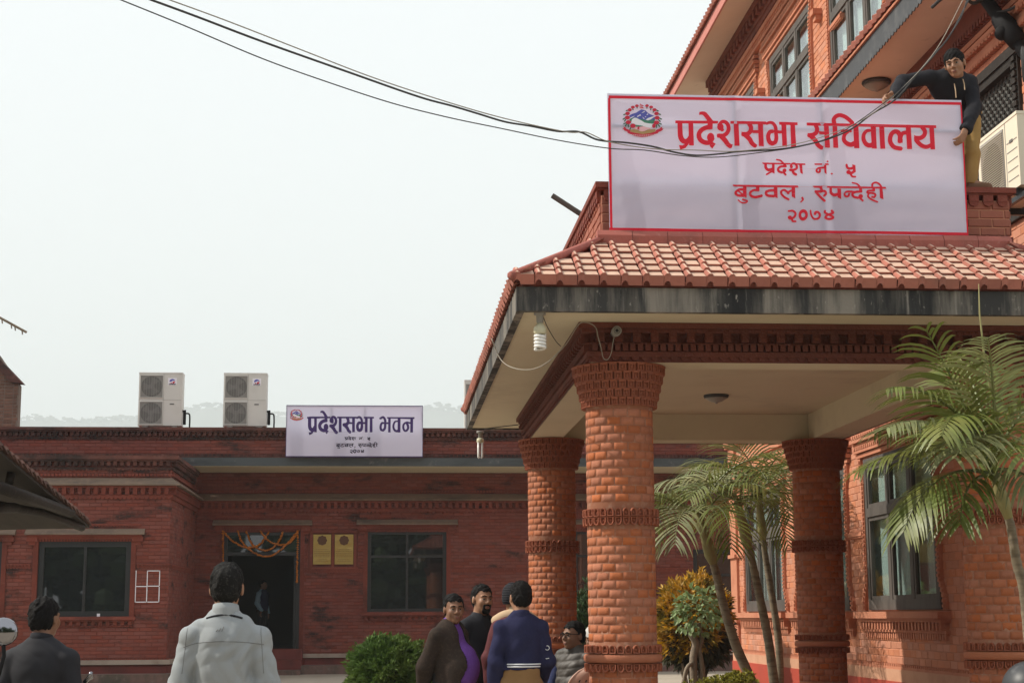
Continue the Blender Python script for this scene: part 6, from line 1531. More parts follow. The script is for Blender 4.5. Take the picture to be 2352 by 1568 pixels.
# --- man in the pale grey jacket, back to us
J, s_ = stand((at(517, 8.2), 8.2, gz(8.2)), 180, 1.71, ela=(-.212,.02,1.13), elb=(.212,.02,1.13), wra=(-.215,-.16,.99), wrb=(.215,-.16,.99), haa=(-.13,-.20,.96), hab=(.13,-.20,.96), sha=(-.158,.02,1.352), shb=(.158,.02,1.352))
b1, H, q1 = person('man in pale grey zip jacket with a stand-up collar, standing with his back to us', J, s_, 180, dict(top='cloth_grey', legs='trouser_dark', hem=-.12, ease=.022, collar='cloth_grey', collar_h=.060, fold=52, dir=(1, 1, .8)), 'skin', 'hair_grey', wd=1.0, dp=1.08, seed=11, res=.0062, crease=.0075)
from mathutils.bvhtree import BVHTree
def onto(o, P, d):
    me = o.data; og = ORG[o.parent.name]; bv = BVHTree.FromPolygons([v.co for v in me.vertices], [p.vertices for p in me.polygons])
    out = []
    for p in P:
        h = bv.ray_cast(Vector(p)-og, Vector(d))
        if h[0] is not None: out.append(h[0]+og)
    return out
jk = [c for c in b1.children if c.name.startswith('jacket')][0]
c0_ = Vector(J['neck'])
sm = MB()
for zz, wd_, bow in ((-.135, .195, .02),):
    P = onto(jk, [(c0_.x+wd_*t, c0_.y-1, c0_.z+zz+bow*math.cos(t*1.4)-.035*(t < -.7)*(abs(t)-.7)) for t in np.linspace(-1, 1, 40)], (0, 1, 0))
    sm.tube([p+Vector((0, .0008, 0)) for p in P], .0026, 5)
for sx in (-1, 1):
    P = onto(jk, [(c0_.x+sx*(.178+.02*t), c0_.y-1, c0_.z-.05-.22*t) for t in np.linspace(0, 1, 20)], (0, 1, 0)); sm.tube([p+Vector((0, .0008, 0)) for p in P], .0024, 5)
sm.obj('seam', MATS['seam_grey'], b1, True)
P = [onto(jk, [(c0_.x-.012+x_, c0_.y-1, c0_.z-.055+z_)], (0, 1, 0))[0] for x_, z_ in ((-.022, -.012), (-.012, .008), (-.002, -.012), (.002, .014), (.016, -.012))]
sm = MB()
for i in range(3): a = P[0]+Vector((.014*i, -.001, 0)); sm.tube([a, a+Vector((.010, 0, .010+.007*i))], .0022, 5)
sm.obj('stitched_mark', MATS['seam_grey'], b1)
sm = MB(); P = onto(jk, [(c0_.x+.088*t, c0_.y-1, c0_.z+.012-.016*t*t) for t in np.linspace(-1, 1, 24)], (0, 1, 0)); sm.tube([p+Vector((0, -.001, 0)) for p in P], .0055, 5); sm.obj('collar_trim', MATS['cloth_charcoal'], b1, True)
# --- man in the black jacket at the left edge
J, s_ = stand((at(98, 9.0), 9.0, gz(9)), 165, 1.555, sha=(-.17,.02,1.355), shb=(.17,.02,1.355), ela=(-.24,.03,1.12), elb=(.24,.03,1.12))
person('man in black jacket seen from behind beside the chrome mirror', J, s_, 160, dict(top='cloth_charcoal', legs='trouser_dark', hem=-.1, ease=.028, collar='cloth_black', collar_h=.05), 'skin_dark', 'hair', wd=1.15, dp=1.1, seed=21)
# --- the group by the column
J, s_ = stand((at(1038, 12.7), 12.7, gz(12.7)), 52, 1.635, ela=(-.20,.13,1.12), elb=(.20,.13,1.12), wra=(-.12,.20,.93), wrb=(.12,.20,.93), haa=(-.02,.215,.87), hab=(.04,.22,.87), sha=(-.16,.03,1.36), shb=(.16,.03,1.36), head=(0,-.02,1.578))
person('stout man in brown tweed blazer over a purple shirt, hands behind his back', J, s_, 12, dict(top='tweed', legs='trouser_dark', hem=-.20, open=(.035, .105), shift=-.012, collar='tweed', collar_h=.02, shirt='shirt_purple', ease=.030), 'skin_dark', 'hair', wd=1.05, dp=1.10, belly=.10, seed=31, nod=2)
J, s_ = stand((at(1106, 13.3), 13.3, gz(13.3)), 38, 1.695, elb=(.25,-.06,1.14), wrb=(.12,-.24,1.14), hab=(.04,-.29,1.15), sha=(-.158,.02,1.37), shb=(.158,.02,1.37))
b3, H, _q = person('bearded man in black coat with his forearm raised, between blazer and navy sweater', J, s_, 24, dict(top='cloth_black', legs='trouser_dark', hem=-.30, open=(.03, .02), shirt='cloth_charcoal', ease=.026, collar='cloth_black', collar_h=.03), 'skin', 'hair', wd=1.1, seed=41, tilt=3)
g = Field(Vector(H(0, 0, -.1))-Vector((.15,)*3), Vector(H(0, 0, -.1))+Vector((.15,)*3), .005)
g.cone(H(-.024, -.094, -.050), H(.024, -.094, -.050), .007, .007, .005); 
for s in (-1, 1): g.cone(H(.026*s, -.092, -.052), H(.024*s, -.082, -.085), .008, .011, .008)
g.ell(H(0, -.074, -.096), (.033, .026, .026), None, .008); g.warp(creases(3, .002, 200)); field_obj(g, 'beard', MATS['hair'], b3)
J, s_ = stand((at(1196, 12.3), 12.3, gz(12.3)), 186, 1.70, ela=(-.205,.0,1.12), elb=(.20,.03,1.12), wra=(-.185,-.16,.96), wrb=(.20,-.03,.87), haa=(-.15,-.22,.95), hab=(.205,-.06,.80), sha=(-.15,.02,1.362), shb=(.15,.02,1.362))
b4, H, _q = person('man in navy sweater with white hem stripes and brown trousers, back to us', J, s_, 196, dict(top='sweater_navy', topname='sweater', legs='trouser_brown', hem=.12, ease=.022, collar='sweater_navy', collar_h=.04), 'skin', 'hair', wd=.97, dp=1.05, seed=51, crease=.007)
sw = [c for c in b4.children if c.name.startswith('sweater')][0]
pv_ = np.array(J['pelvis'])
for dz in (.132, .150):
    m_ = MB(); ringp = []
    for a in np.linspace(0, 2*math.pi, 36, False):
        d = Vector((math.cos(a), math.sin(a), 0)); h = onto(sw, [Vector(pv_)+Vector((0, 0, dz))+d*.5], -d)
        if h and (h[0]-Vector(pv_)).length < .23: ringp.append(h[0]+d*.0015)
    m_.tube(ringp+[ringp[0]], .0055, 5, False); m_.obj('hem_stripe', MATS['white_trim'], b4, True)
P = onto(sw, [(J['elb'][0]-1, J['elb'][1]-.03, J['elb'][2]+.09), ], (1, 0, 0))
P = onto(sw, [(max(J['ela'][0], J['elb'][0])-.005, J['ela'][1]-1, J['ela'][2]+z_) for z_ in (.10, .085, .02)], (0, 1, 0))
m_ = MB()
if len(P) == 3:
    m_.tube([(P[0].x+.016*math.cos(a), P[0].y-.002, P[0].z+.016*math.sin(a)) for a in np.linspace(0, 6.3, 14)], .0025, 4, False); m_.tube([P[2]+Vector((-.012, -.002, 0)), P[2]+Vector((.014, -.002, .004))], .0028, 4)
    m_.obj('sleeve_mark', MATS['white_trim'], b4)
m_ = MB(); p = Vector(J['pelvis'])+Vector((-.115*1, -.122, -.045)); m_.tube([p+Vector((-.035, 0, .008)), p+Vector((.03, -.008, .012))], .005, 5); m_.obj('pocket_edge', MATS['cloth_charcoal'], b4)
J, s_ = stand((at(1181, 13.1), 13.1, gz(13.1)), 205, 1.70, elb=(.22,-.02,1.13), ela=(-.24,-.05,1.16))
b5, H, _q = person('man in black knitted cap and maroon sleeves half hidden behind the navy sweater', J, s_, 160, dict(top='maroon', legs='trouser_dark', hem=-.05, ease=.02, collar='tan_scarf', collar_h=.075), 'skin', 'hair', wd=1.1, seed=61, hairfn='none')
g = Field(Vector(H(0, 0, 0))-Vector((.17,)*3), Vector(H(0, 0, 0))+Vector((.17,)*3), .006); Hc = np.array(H(0, 0, 0))
g.ell(H(0, .016, .036), (.086, .106, .094), None, .01); g.ell(H(0, .04, -.01), (.080, .075, .075), None, .02); g.cut(lambda X, Y, Z: Hc[2]-.045-Z); g.warp(lambda X, Y, Z: .003*np.sin(Z*330)); field_obj(g, 'knitted_cap', MATS['cloth_black'], b5)
m_ = MB(); c = Vector(J['neck'])
for s in (-1, 1): m_.tube(spline([c+Vector((0, -.05, .02)), c+Vector((-.09*s, -.02, .0)), c+Vector((-.17*s, .03, -.05))], 5), [.05]*10+[.04], 10)
m_.obj('scarf', MATS['tan_scarf'], b5, True)
# --- seated men and the empty chair
def seated(base, heading, k, **ov):
    o_ = dict(pelvis=(0,.06,.50), chest=(0,.08,.84), neck=(0,.075,1.0), head=(0,.03,1.145), sha=(-.18,.08,.945), shb=(.18,.08,.945), ela=(-.25,.02,.70), elb=(.25,.02,.70), wra=(-.19,-.19,.64), wrb=(.19,-.19,.64), haa=(-.16,-.27,.62), hab=(.16,-.27,.62),
              hia=(-.10,.02,.48), hib=(.10,.02,.48), kna=(-.14,-.40,.50), knb=(.14,-.40,.50), ana=(-.14,-.40,.09), anb=(.14,-.40,.09), toa=(-.15,-.56,.035), tob=(.15,-.56,.035)); o_.update(ov)
    return stand(base, heading, k, **o_)
def chair(x, y, z0, heading, label, colr):
    t = thing('plastic_chair', (x, y, z0), label, 'chair', 'plastic chairs under the portico'); M = Matrix.Translation((x, y, z0)) @ Matrix.Rotation(R(heading), 4, 'Z')
    tr_ = lambda P: [M @ Vector(p) for p in P]
    m_ = MB(); m_.add(tr_([(-.22,-.22,.42),(.22,-.22,.42),(.21,.20,.40),(-.21,.20,.40),(-.22,-.22,.44),(.22,-.22,.44),(.21,.20,.42),(-.21,.20,.42)]), [(3,2,1,0),(4,5,6,7),(0,1,5,4),(1,2,6,5),(2,3,7,6),(3,0,4,7)]); m_.obj('seat', colr, t)
    # back: a bowed shell with rows of holes near its top
    nx, nz = 34, 26; vs = []; fs = []
    def edge(v): return .24 if v < .55 else .24*math.sqrt(max(.0, 1-((v-.55)/.47)**2))*1.0
    for j in range(nz+1):
        v = j/nz; w = edge(v)
        for i in range(nx+1):
            u = -1+2*i/nx; vs.append((u*w, .20+.14*v-.06*u*u*(.5+v*.5), .42+.50*v))
    for j in range(nz):
        for i in range(nx):
            if 6 < j < 22 and j % 2 == 0 and 4 < i < nx-5 and (i+(j//2) % 2*2) % 4 == 0: continue
            a = j*(nx+1)+i; fs.append((a, a+1, a+nx+2, a+nx+1))
    n = len(vs); vs2 = [(x_, y_+.006, z_) for x_, y_, z_ in vs]
    m_ = MB(); m_.add(tr_(vs+vs2), fs+[tuple(k+n for k in f_[::-1]) for f_ in fs]); m_.obj('backrest', colr, t, True)
    m_ = MB(); rim = [(-edge(v), .20+.14*v-.06*(.5+v*.5), .42+.50*v) for v in np.linspace(0, 1, 16)]; rim = rim+[(-x_, y_, z_) for x_, y_, z_ in rim[::-1]]; m_.tube(tr_(rim), .011, 6); m_.obj('rim', colr, t, True)
    for sx in (-1, 1):
        for sy in (-1, 1): m_ = MB(); m_.tube(tr_([(sx*.21, sy*.20, .42), (sx*.25, sy*.25, 0)]), [.022, .016], 6); m_.obj('leg', colr, t)
        m_ = MB(); m_.tube(tr_([(sx*.24, -.20, .43), (sx*.27, -.18, .63), (sx*.27, .0, .66), (sx*.245, .20, .62)]), .016, 6); m_.obj('armrest', colr, t, True)
mat('plastic_pink', (.46, .27, .20), .5, [(9, (.40,.23,.17), .45, .7, .5)], spec=.4)
mat('plastic_blue', (.05, .16, .30), .5)
chair(at(1345, 12.95), 12.95, .13, 190, 'pinkish plastic chair with a perforated round back behind the front column', MATS['plastic_pink'])
cx_ = at(1312, 14.0); chair(cx_+.07, 14.1, .13, -48, 'blue plastic chair under the seated man in the puffer vest', MATS['plastic_blue'])
J, s_ = seated((cx_, 14.0, .13), -48, 1.72)
b6, H, _q = person('seated man with glasses in brown quilted vest over blue plaid sleeves', J, s_, -55, dict(top='plaid_blue', topname='plaid_shirt', legs='trouser_dark', ease=.02, hem=-.1), 'skin_dark', 'hair', wd=1.12, dp=1.1, belly=.03, seed=71)
g = Field(np.array(J['pelvis'])-.45, np.array(J['neck'])+.4, .0068); T = _q['T']; q = s_
g.ell(J['chest'], np.array((.202, .152, .195)), T, .03); g.ell(np.array(J['chest'])+T @ np.array((0, -.01, -.17)), np.array((.200, .172, .19)), T, .05); g.ell(J['pelvis'], np.array((.21, .17, .13)), T, .05)
for s in 'ab': g.cone(np.array(J['neck'])-np.array((0, 0, .015)), np.array(J['sh'+s])*.85+np.array(J['neck'])*.15, .086, .080, .04)
g.cone(np.array(J['neck'])-np.array((0, 0, .02)), np.array(J['neck'])+np.array((0, 0, .035)), .078, .074, .02); g.cone(np.array(J['neck']), np.array(J['neck'])+np.array((0, 0, .12)), .062, .062, .003, '-')
P0 = np.array(J['pelvis']); g.warp(lambda X, Y, Z: -.0075*np.abs(np.sin((Z-P0[2]+.012*np.sin(X*14))*math.pi/.062))**.7+.007); g.warp(creases(9, .006, 60, (1, 1, .4))); field_obj(g, 'quilted_vest', MATS['puffer'], b6)
m_ = MB(); fv = -_q['y']; m_.tube([Vector(np.array(J['chest'])+fv*(.145)+_q['z']*t*.1-(0, 0, 0)) for t in (1.5, .5, -.5, -1.5, -2.5)], .005, 5)
m_ = MB()
for s in (-1, 1):
    m_.tube([H(.008*s, -.108, .006), H(.012*s, -.110, .018), H(.050*s, -.102, .019), H(.054*s, -.100, .004), H(.046*s, -.104, -.014), H(.016*s, -.109, -.013), H(.008*s, -.108, .006)], .0028, 5); m_.tube([H(.054*s, -.100, .014), H(.080*s, -.05, .012), H(.082*s, .01, .008)], .003, 5)
m_.tube([H(-.010, -.109, .010), H(0, -.112, .013), H(.010, -.109, .010)], .0025, 5); m_.obj('glasses', MATS['black_plastic'], b6, True)
cx_ = at(1362, 14.5); chair(cx_+.05, 14.58, .13, -30, 'plastic chair under the hooded person with the pale cap', MATS['plastic_pink'])
J, s_ = seated((cx_, 14.5, .13), -30, 1.66)
b7, H, _q = person('seated person in dark jacket and pale cap almost hidden by the front column', J, s_, -20, dict(top='cloth_black', legs='trouser_dark', ease=.03, hem=-.1, collar='cloth_black', collar_h=.08), 'skin_dark', 'hair', seed=81, nod=8, hairfn='none')
g = Field(Vector(H(0, 0, 0))-Vector((.19,)*3), Vector(H(0, 0, 0))+Vector((.19,)*3), .006); Hc = np.array(H(0, 0, .02))
g.ell(H(0, .012, .04), (.088, .105, .088), None, .01); g.ell(H(0, -.12, .028), (.07, .075, .010), rotz(R(-20)), .012); g.cut(lambda X, Y, Z: Hc[2]-Z); field_obj(g, 'cap', MATS['cap_white'], b7)
# --- man in the dark doorway
J, s_ = stand((at(603, 41.0, 1400), 41.0, .69), 60, 1.66, wra=(-.2,-.1,.95))
person('dim figure with pale blue sleeves standing inside the dark doorway', J, s_, 60, dict(top='light_blue', topname='shirt_sleeves', legs='trouser_dark', hem=0, ease=.015), 'skin_dark', 'hair', res=.011, seed=91)
b9 = [o for o in bpy.data.objects if o.get('label', '').startswith('dim figure')][0]; g = Field(np.array(J['pelvis'])-.5, np.array(J['neck'])+.3, .011); g.ell(J['chest'], (.165, .165, .19), None, .03); g.ell(np.array(J['pelvis'])+np.array((0, 0, .12)), (.16, .16, .2), None, .04); field_obj(g, 'vest', MATS['sweater_navy'], b9)
# --- young man climbing on the parapet, leaning over the banner
B_ = lambda x_, y_, Y: np.array(bp(x_, y_, Y=Y))
ft = 4.83; pelv = B_(2212, 262, 12.62)
J = dict(pelvis=pelv, chest=B_(2184, 205, 12.46), neck=B_(2192, 176, 12.37), head=B_(2193, 147, 12.27), sha=B_(2135, 178, 12.40), shb=B_(2228, 190, 12.44), ela=B_(2072, 190, 12.42), wra=B_(2052, 222, 12.22), haa=B_(2028, 226, 12.16),
         elb=B_(2238, 246, 12.34), wrb=B_(2218, 296, 12.17), hab=B_(2208, 322, 12.12), hia=pelv+np.array((-.09, 0, -.02)), hib=pelv+np.array((.06, 0, -.03)), kna=B_(2195, 350, 12.40), knb=B_(2232, 352, 12.44), ana=np.array((4.55, 12.44, ft+.085)), anb=np.array((bp(2228, 430, Y=12.44).x, 12.44, ft+.085)))
J['toa'] = J['ana']+np.array((.02, -.10, -.05)); J['tob'] = J['anb']+np.array((.125, -.06, -.05))
b8, H, _q = person('young man in black hooded jacket and khaki trousers leaning over the big banner', J, 1.0, -30, dict(top='cloth_black', legs='trouser_khaki', hem=-.06, ease=.020, collar='cloth_black', collar_h=.05, shoes='sandal'), 'skin', 'hair', seed=101, nod=16, tilt=-8, wd=.95,
  hairfn=lambda a, b, c: (np.where(b < -.045, .034+.012*np.sin(a*90), np.where(b < .012, -.012, -.062))-c)*.7)
m_ = MB(); fv = -_q['y']
for sx, l in ((-.03, .14), (.045, .10)):
    p = Vector(J['neck'])+Vector(_q['x'])*sx+Vector(fv)*.085; m_.tube([p, p+Vector((0, -.025, -l*.5)), p+Vector((.0, -.03, -l))], .0045, 5)
m_.obj('drawstring', MATS['tan_scarf'], b8)
# ------------------------------------------------------------------ palms, bushes and hedge
def frond(parent, base, dirv, L_, droop, nl, ll, matl, seed, up0=.5, twist=0, name='frond', bare=.18, wid=.017):
    """one feather leaf: arching midrib with narrow leaflets that hang at their tips"""
    rg = random.Random(seed); d = Vector(dirv).normalized(); h = Vector((d.x, d.y, 0)); h = h.normalized() if h.length > .05 else Vector((1, 0, 0))
    sd = h.cross(Vector((0, 0, 1))); P = []; p = Vector(base); n = 16; el = math.asin(max(-1, min(1, d.z)))
    for i in range(n+1):
        P.append(p.copy()); el2 = el-droop*(i/n)**1.3
        p = p+(h*math.cos(el2)+Vector((0, 0, math.sin(el2)))+sd*twist*(i/n))*(L_/n)
    b = MB(); b.tube(P, [.013*(1-.85*i/n)+.002 for i in range(n+1)], 5)
    for k in range(nl):
        f_ = bare+(1-bare)*(k+.5)/nl; i = min(n-1, int(f_*n)); t = f_*n-i; c = P[i].lerp(P[i+1], t); tg = (P[i+1]-P[i]).normalized()
        s_ = sd if abs(tg.dot(sd)) < .9 else h; nrm = s_.cross(tg).normalized()
        if nrm.z < 0: nrm = -nrm
        for sg in (1, -1):
            if rg.random() < .10: continue
            l = ll*(.55+.9*math.sin(math.pi*min(1, f_*.8+.15)))*rg.uniform(.85, 1.1)*(.7 if f_ > .93 else 1)
            out = (s_*sg*.80+tg*(.55+.3*f_)+nrm*.30*up0+Vector((rg.uniform(-.06, .06),)*3)).normalized(); q = c.copy(); w = wid*rg.uniform(.8, 1.15); m_ = 5; L0, R0 = [], []; v = out.copy()
            for j in range(m_+1):
                ww = w*(math.sin(math.pi*(.16+.84*j/m_)))*.5+.001; ax = v.cross(nrm).normalized()
                L0.append(q+ax*ww); R0.append(q-ax*ww); v = (v+Vector((0, 0, -.26*rg.uniform(.6, 1.3)*(.4+j/m_)))).normalized(); q = q+v*(l/m_)
            b.add(L0+R0, [(j, j+1, m_+2+j, m_+1+j) for j in range(m_)])
    o = b.obj(name, matl, parent); return o
def palm(label, trunk, crown_n, L_, seed, r0=.05, shaft=.9, matl='leaf_palm', dirs=None, ll=.30, nl=34, wid=.017):
    base = trunk[0]; t = thing('palm_tree', base, label, 'palm tree', 'slender palms')
    P = spline(trunk, 10); b = MB(); m_ = len(P); b.tube(P, [r0*(1-.35*i/m_)+(.0025 if (i % 3 == 0) else 0) for i in range(m_)], 10); tr_ = b.obj('trunk', MATS['palm_trunk'], t, True)
    d = (Vector(P[-1])-Vector(P[-5])).normalized(); c = Vector(P[-1]); b = MB(); b.tube([c-d*.05, c+d*.08, c+d*shaft*.4, c+d*shaft*.8, c+d*shaft], [r0*.72, r0*1.15, r0*.95, r0*.6, r0*.3], 10); b.obj('crown_shaft', MATS['palm_shaft'], t, True)
    top = c+d*shaft*.75; rg = random.Random(seed)
    for k in range(crown_n):
        if dirs: dv, L2, dr = dirs[k][:3]
        else:
            a = k*2.4+rg.uniform(-.3, .3); e = rg.uniform(.2, 1.25); dv = (math.cos(a)*math.cos(e), math.sin(a)*math.cos(e), math.sin(e)); L2 = L_*rg.uniform(.8, 1.1); dr = rg.uniform(1.1, 1.9)
        frond(t, top+Vector((rg.uniform(-.02, .02), rg.uniform(-.02, .02), rg.uniform(-.1, .1))), dv, L2, dr, nl, ll, MATS['leaf_palm_pale' if rg.random() < .3 else matl], seed*50+k, up0=rg.uniform(.2, 1), twist=rg.uniform(-.25, .25), wid=wid)
    return t
T_ = lambda pts, Y0, Y1: [tuple(bp(x, y, Y=Y0+(Y1-Y0)*i/(len(pts)-1))) for i, (x, y) in enumerate(pts)]
def ground_foot(p, q, z=.14):       # continue the trunk line down to the soil
    p, q = Vector(p), Vector(q); t = (z-q.z)/(p.z-q.z) if abs(p.z-q.z) > 1e-6 else 0
    return tuple(q+(p-q)*t)
tk = T_([(1728, 1568), (1690, 1480), (1662, 1390), (1646, 1320), (1636, 1285)], 21.2, 21.0); tk = [ground_foot(tk[0], tk[1])]+tk
palm('leaning palm with the leftmost trunk behind the front column', tk, 11, 1.55, 3, .075, .75, ll=.50, nl=23, wid=.024)
tk = T_([(1778, 1568), (1765, 1470), (1745, 1370), (1728, 1290), (1718, 1250)], 21.9, 21.6); tk = [ground_foot(tk[0], tk[1])]+tk
palm('middle palm, its trunk in front of the sunlit window', tk, 10, 1.5, 4, .072, .75, ll=.50, nl=23, wid=.024)
tk = T_([(1792, 1568), (1788, 1470), (1770, 1350), (1757, 1270), (1752, 1230)], 22.6, 22.3); tk = [ground_foot(tk[0], tk[1])]+tk
palm('thin palm with the rightmost trunk of the three behind the portico', tk, 9, 1.4, 6, .06, .7, ll=.48, nl=22, wid=.024)
tk = T_([(2368, 1500), (2352, 1355), (2335, 1290), (2322, 1210), (2312, 1175)], 10.8, 10.75); tk = [ground_foot(tk[0], tk[1], gz(10.8))]+tk
def D(x0, y0, x1, y1, Y0, Y1):
    a, b = bp(x0, y0, Y=Y0), bp(x1, y1, Y=Y1); return tuple((b-a).normalized())
c_ = (2300, 1090)
dirs = [(D(*c_, 2190, 790, 10.7, 10.5), 1.15, .25), (D(*c_, 2130, 800, 10.7, 10.4), 1.2, 1.2), (D(*c_, 2060, 880, 10.7, 10.3), 1.12, 1.0), (D(*c_, 2060, 990, 10.7, 10.5), 1.05, .95), (D(*c_, 2262, 780, 10.7, 11.1), 1.0, .5), (D(*c_, 2120, 1040, 10.7, 10.3), 1.0, 1.5), (D(*c_, 2210, 830, 10.7, 10.2), 1.2, 1.7), (D(*c_, 2300, 760, 10.7, 10.3), 1.15, 1.0), (D(*c_, 2160, 900, 10.7, 11.2), 1.2, 1.2),
        (D(*c_, 2390, 830, 10.7, 10.5), 1.0, 1.2), (D(*c_, 2420, 950, 10.7, 10.8), 1.0, 1.1), (D(*c_, 2160, 1090, 10.7, 10.2), .72, 1.25), (D(*c_, 2350, 860, 10.7, 9.9), .95, 1.5), (D(*c_, 2230, 900, 10.7, 9.9), .95, 1.3), (D(*c_, 2180, 940, 10.7, 11.3), .9, 1.1), (D(*c_, 2400, 1080, 10.7, 10.2), .8, 1.2)]
palm('nearest palm, its feathery leaves hanging over the right front column', tk, 16, 1.0, 9, .042, .42, dirs=dirs, ll=.32, nl=26, wid=.021)
s_ = MB(); s_.tube([bp(2300, 1000, Y=10.7), bp(2262, 830, Y=10.7), bp(2250, 720, Y=10.72), bp(2248, 652, Y=10.75)], [.012, .009, .006, .003], 6); 
pt_ = [o for o in bpy.data.objects if o.get('label', '').startswith('nearest palm')][0]; s_.obj('spear_leaf', MATS['palm_shaft'], pt_, True)

def leaf_mesh(name, L_, w, matl, fold=.25):
    b = MB(); b.add([(0, 0, 0), (w*.5, L_*.35, w*fold), (w*.42, L_*.68, w*fold*.6), (0, L_, -L_*.12), (-w*.42, L_*.68, w*fold*.6), (-w*.5, L_*.35, w*fold), (0, L_*.4, 0), (0, L_*.7, -L_*.03)],
          [(0, 1, 6), (0, 6, 5), (1, 2, 7, 6), (5, 6, 7, 4), (2, 3, 7), (4, 7, 3)]); return b.mesh(name, matl)
def rnd_dir(rg, up=.3):
    while True:
        v = Vector((rg.uniform(-1, 1), rg.uniform(-1, 1), rg.uniform(-1, 1)))
        if .05 < v.length < 1: return (v.normalized()+Vector((0, 0, up))).normalized()
def scatter(b, c, r, n, L_, w, rg, clumps=0, spiky=False, shell=.55, up=.25, test=None, tuft=8):
    """leaves in tufts through an uneven ellipsoid"""
    c = Vector(c); k = 0
    for _ in range(n):
        d = rnd_dir(rg, 0); rr = (shell+(1-shell)*rg.random()**.6); lump = 1+.26*mnoise.noise((d.x*2.6+c.x, d.y*2.6, d.z*2.6))+.20*mnoise.noise((d.x*7, d.y*7+c.x, d.z*7))
        p = c+Vector((d.x*r[0], d.y*r[1], d.z*r[2]))*rr*lump
        if test and not test(p): continue
        od = (d+Vector((0, 0, up))).normalized()
        for j in range(tuft):
            v = (od*1.1+rnd_dir(rg, 0)*.85).normalized(); ax = v.cross(rnd_dir(rg, 0))
            if ax.length < .1: continue
            ax = ax.normalized(); l = L_*rg.uniform(.6, 1.25); ww = w*rg.uniform(.7, 1.2); q = p+rnd_dir(rg, 0)*L_*.35
            tip = q+v*l+Vector((0, 0, -.12*l)); mid = q+v*l*.5
            b.add([q, mid+ax*ww*.5, tip, mid-ax*ww*.5], [(0, 1, 2, 3)])
# clipped round bush in front of the hall
rg = random.Random(12); c = bp(897, 1545, Y=15.5); r_ = (.375, .36, .33); z0 = .02
t = thing('round_bush', (c.x, 15.5, 0), 'clipped round bright green bush left of the man in the blazer', 'bush')
b = MB(); scatter(b, (c.x, 15.5, c.z-.02), r_, 3000, .060, .017, rg, up=.55, shell=.72, tuft=9); b.obj('foliage', MATS['bush_green'], t)
b = MB(); b.ball((c.x, 15.5, c.z-.02), (.27, .26, .26), 12, 8); b.obj('dark_core', MATS['croton_dark'], t, True)  # dark ball filling the inside, darkening the gaps between the leaves
b = MB()
for k in range(6): a = k*1.05; b.tube([(c.x+.03*math.cos(a), 15.5+.03*math.sin(a), gz(15.5)), (c.x+.16*math.cos(a), 15.5+.16*math.sin(a), c.z-.1)], [.02, .01], 5)
b.obj('stem', MATS['bark'], t)
# green conifer glimpsed between the left columns
c = bp(1345, 1430, Y=20.0); t = thing('conifer_bush', (c.x, 20, 0), 'dark green conifer glimpsed between the two left columns', 'bush'); b = MB(); scatter(b, (c.x+.05, 20, c.z-.35), (.30, .30, .72), 1500, .085, .022, rg, up=.8, shell=.5, tuft=8); b.obj('foliage', MATS['conifer'], t)
b = MB(); b.tube([(c.x+.05, 20, gz(20)), (c.x+.05, 20, c.z)], [.03, .012], 6); b.obj('trunk', MATS['bark'], t)
# orange croton
c = bp(1592, 1440, Y=24.5); rad = bp(1680, 1440, Y=24.5).x-c.x
t = thing('croton_bush', (c.x, 24.5, .14), 'large rounded croton bush with orange and dark leaves between the columns', 'bush')
b = MB(); scatter(b, (c.x, 24.5, c.z+.10), (rad*.90, rad*.85, rad*1.05), 1300, .135, .035, rg, up=.7, shell=.62, tuft=10, test=lambda p: (p.x-c.x)*.55+(p.z-c.z)*-.9 < .30); b.obj('bright_foliage', MATS['croton'], t)
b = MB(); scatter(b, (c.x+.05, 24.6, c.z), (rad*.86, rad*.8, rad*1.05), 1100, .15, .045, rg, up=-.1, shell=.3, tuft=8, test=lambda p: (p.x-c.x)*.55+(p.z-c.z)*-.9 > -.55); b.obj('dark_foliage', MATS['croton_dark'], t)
b = MB()
for k in range(7): a = k*.9; b.tube([(c.x+.08*math.cos(a), 24.5+.08*math.sin(a), .12), (c.x+.35*math.cos(a), 24.5+.3*math.sin(a), c.z+.1)], [.035, .012], 6)
b.obj('stem', MATS['bark'], t)
# small variegated tree in front of it: every leaf its own piece
c = bp(1600, 1405, Y=23.0); foot = bp(1605, 1545, Y=23.0)
t = thing('variegated_shrub', (foot.x, 23, .14), 'small pale-leaved shrub with twin bare stems before the croton', 'shrub')
b = MB(); b.tube(spline([(foot.x-.05, 23, .1), tuple(bp(1592, 1520, Y=23)), tuple(bp(1598, 1478, Y=23)), tuple(bp(1588, 1452, Y=23)), tuple(bp(1592, 1425, Y=23))], 5), [.055]*16+[.04, .03, .025, .02, .02], 8)
b.tube(spline([(foot.x+.06, 23, .1), tuple(bp(1612, 1525, Y=23)), tuple(bp(1606, 1490, Y=23)), tuple(bp(1612, 1465, Y=23)), tuple(bp(1604, 1430, Y=23))], 5), .03, 8); b.tube(spline([(foot.x-.32, 22.9, .12), tuple(bp(1572, 1555, Y=22.9)), tuple(bp(1580, 1530, Y=22.9)), tuple(bp(1592, 1522, Y=23))], 4), .03, 7); b.obj('stem', MATS['bark'], t, True)
lm = leaf_mesh('leaf', .105, .075, MATS['leaf_variegated']); n_ = 0
for k in range(230):
    d = rnd_dir(rg, .1); p = Vector((c.x, 23, c.z+.02))+Vector((d.x*.36, d.y*.30, d.z*.33))*(.45+.6*rg.random()); v = (d+Vector((0, -.35, -.35))+rnd_dir(rg, 0)*.5).normalized()
    mw = Matrix.Translation(p) @ v.to_track_quat('Y', 'Z').to_matrix().to_4x4() @ Matrix.Rotation(rg.uniform(-.8, .8), 4, 'Y') @ Matrix.Scale(rg.uniform(.7, 1.25), 4); inst('leaf', lm, t, mw)
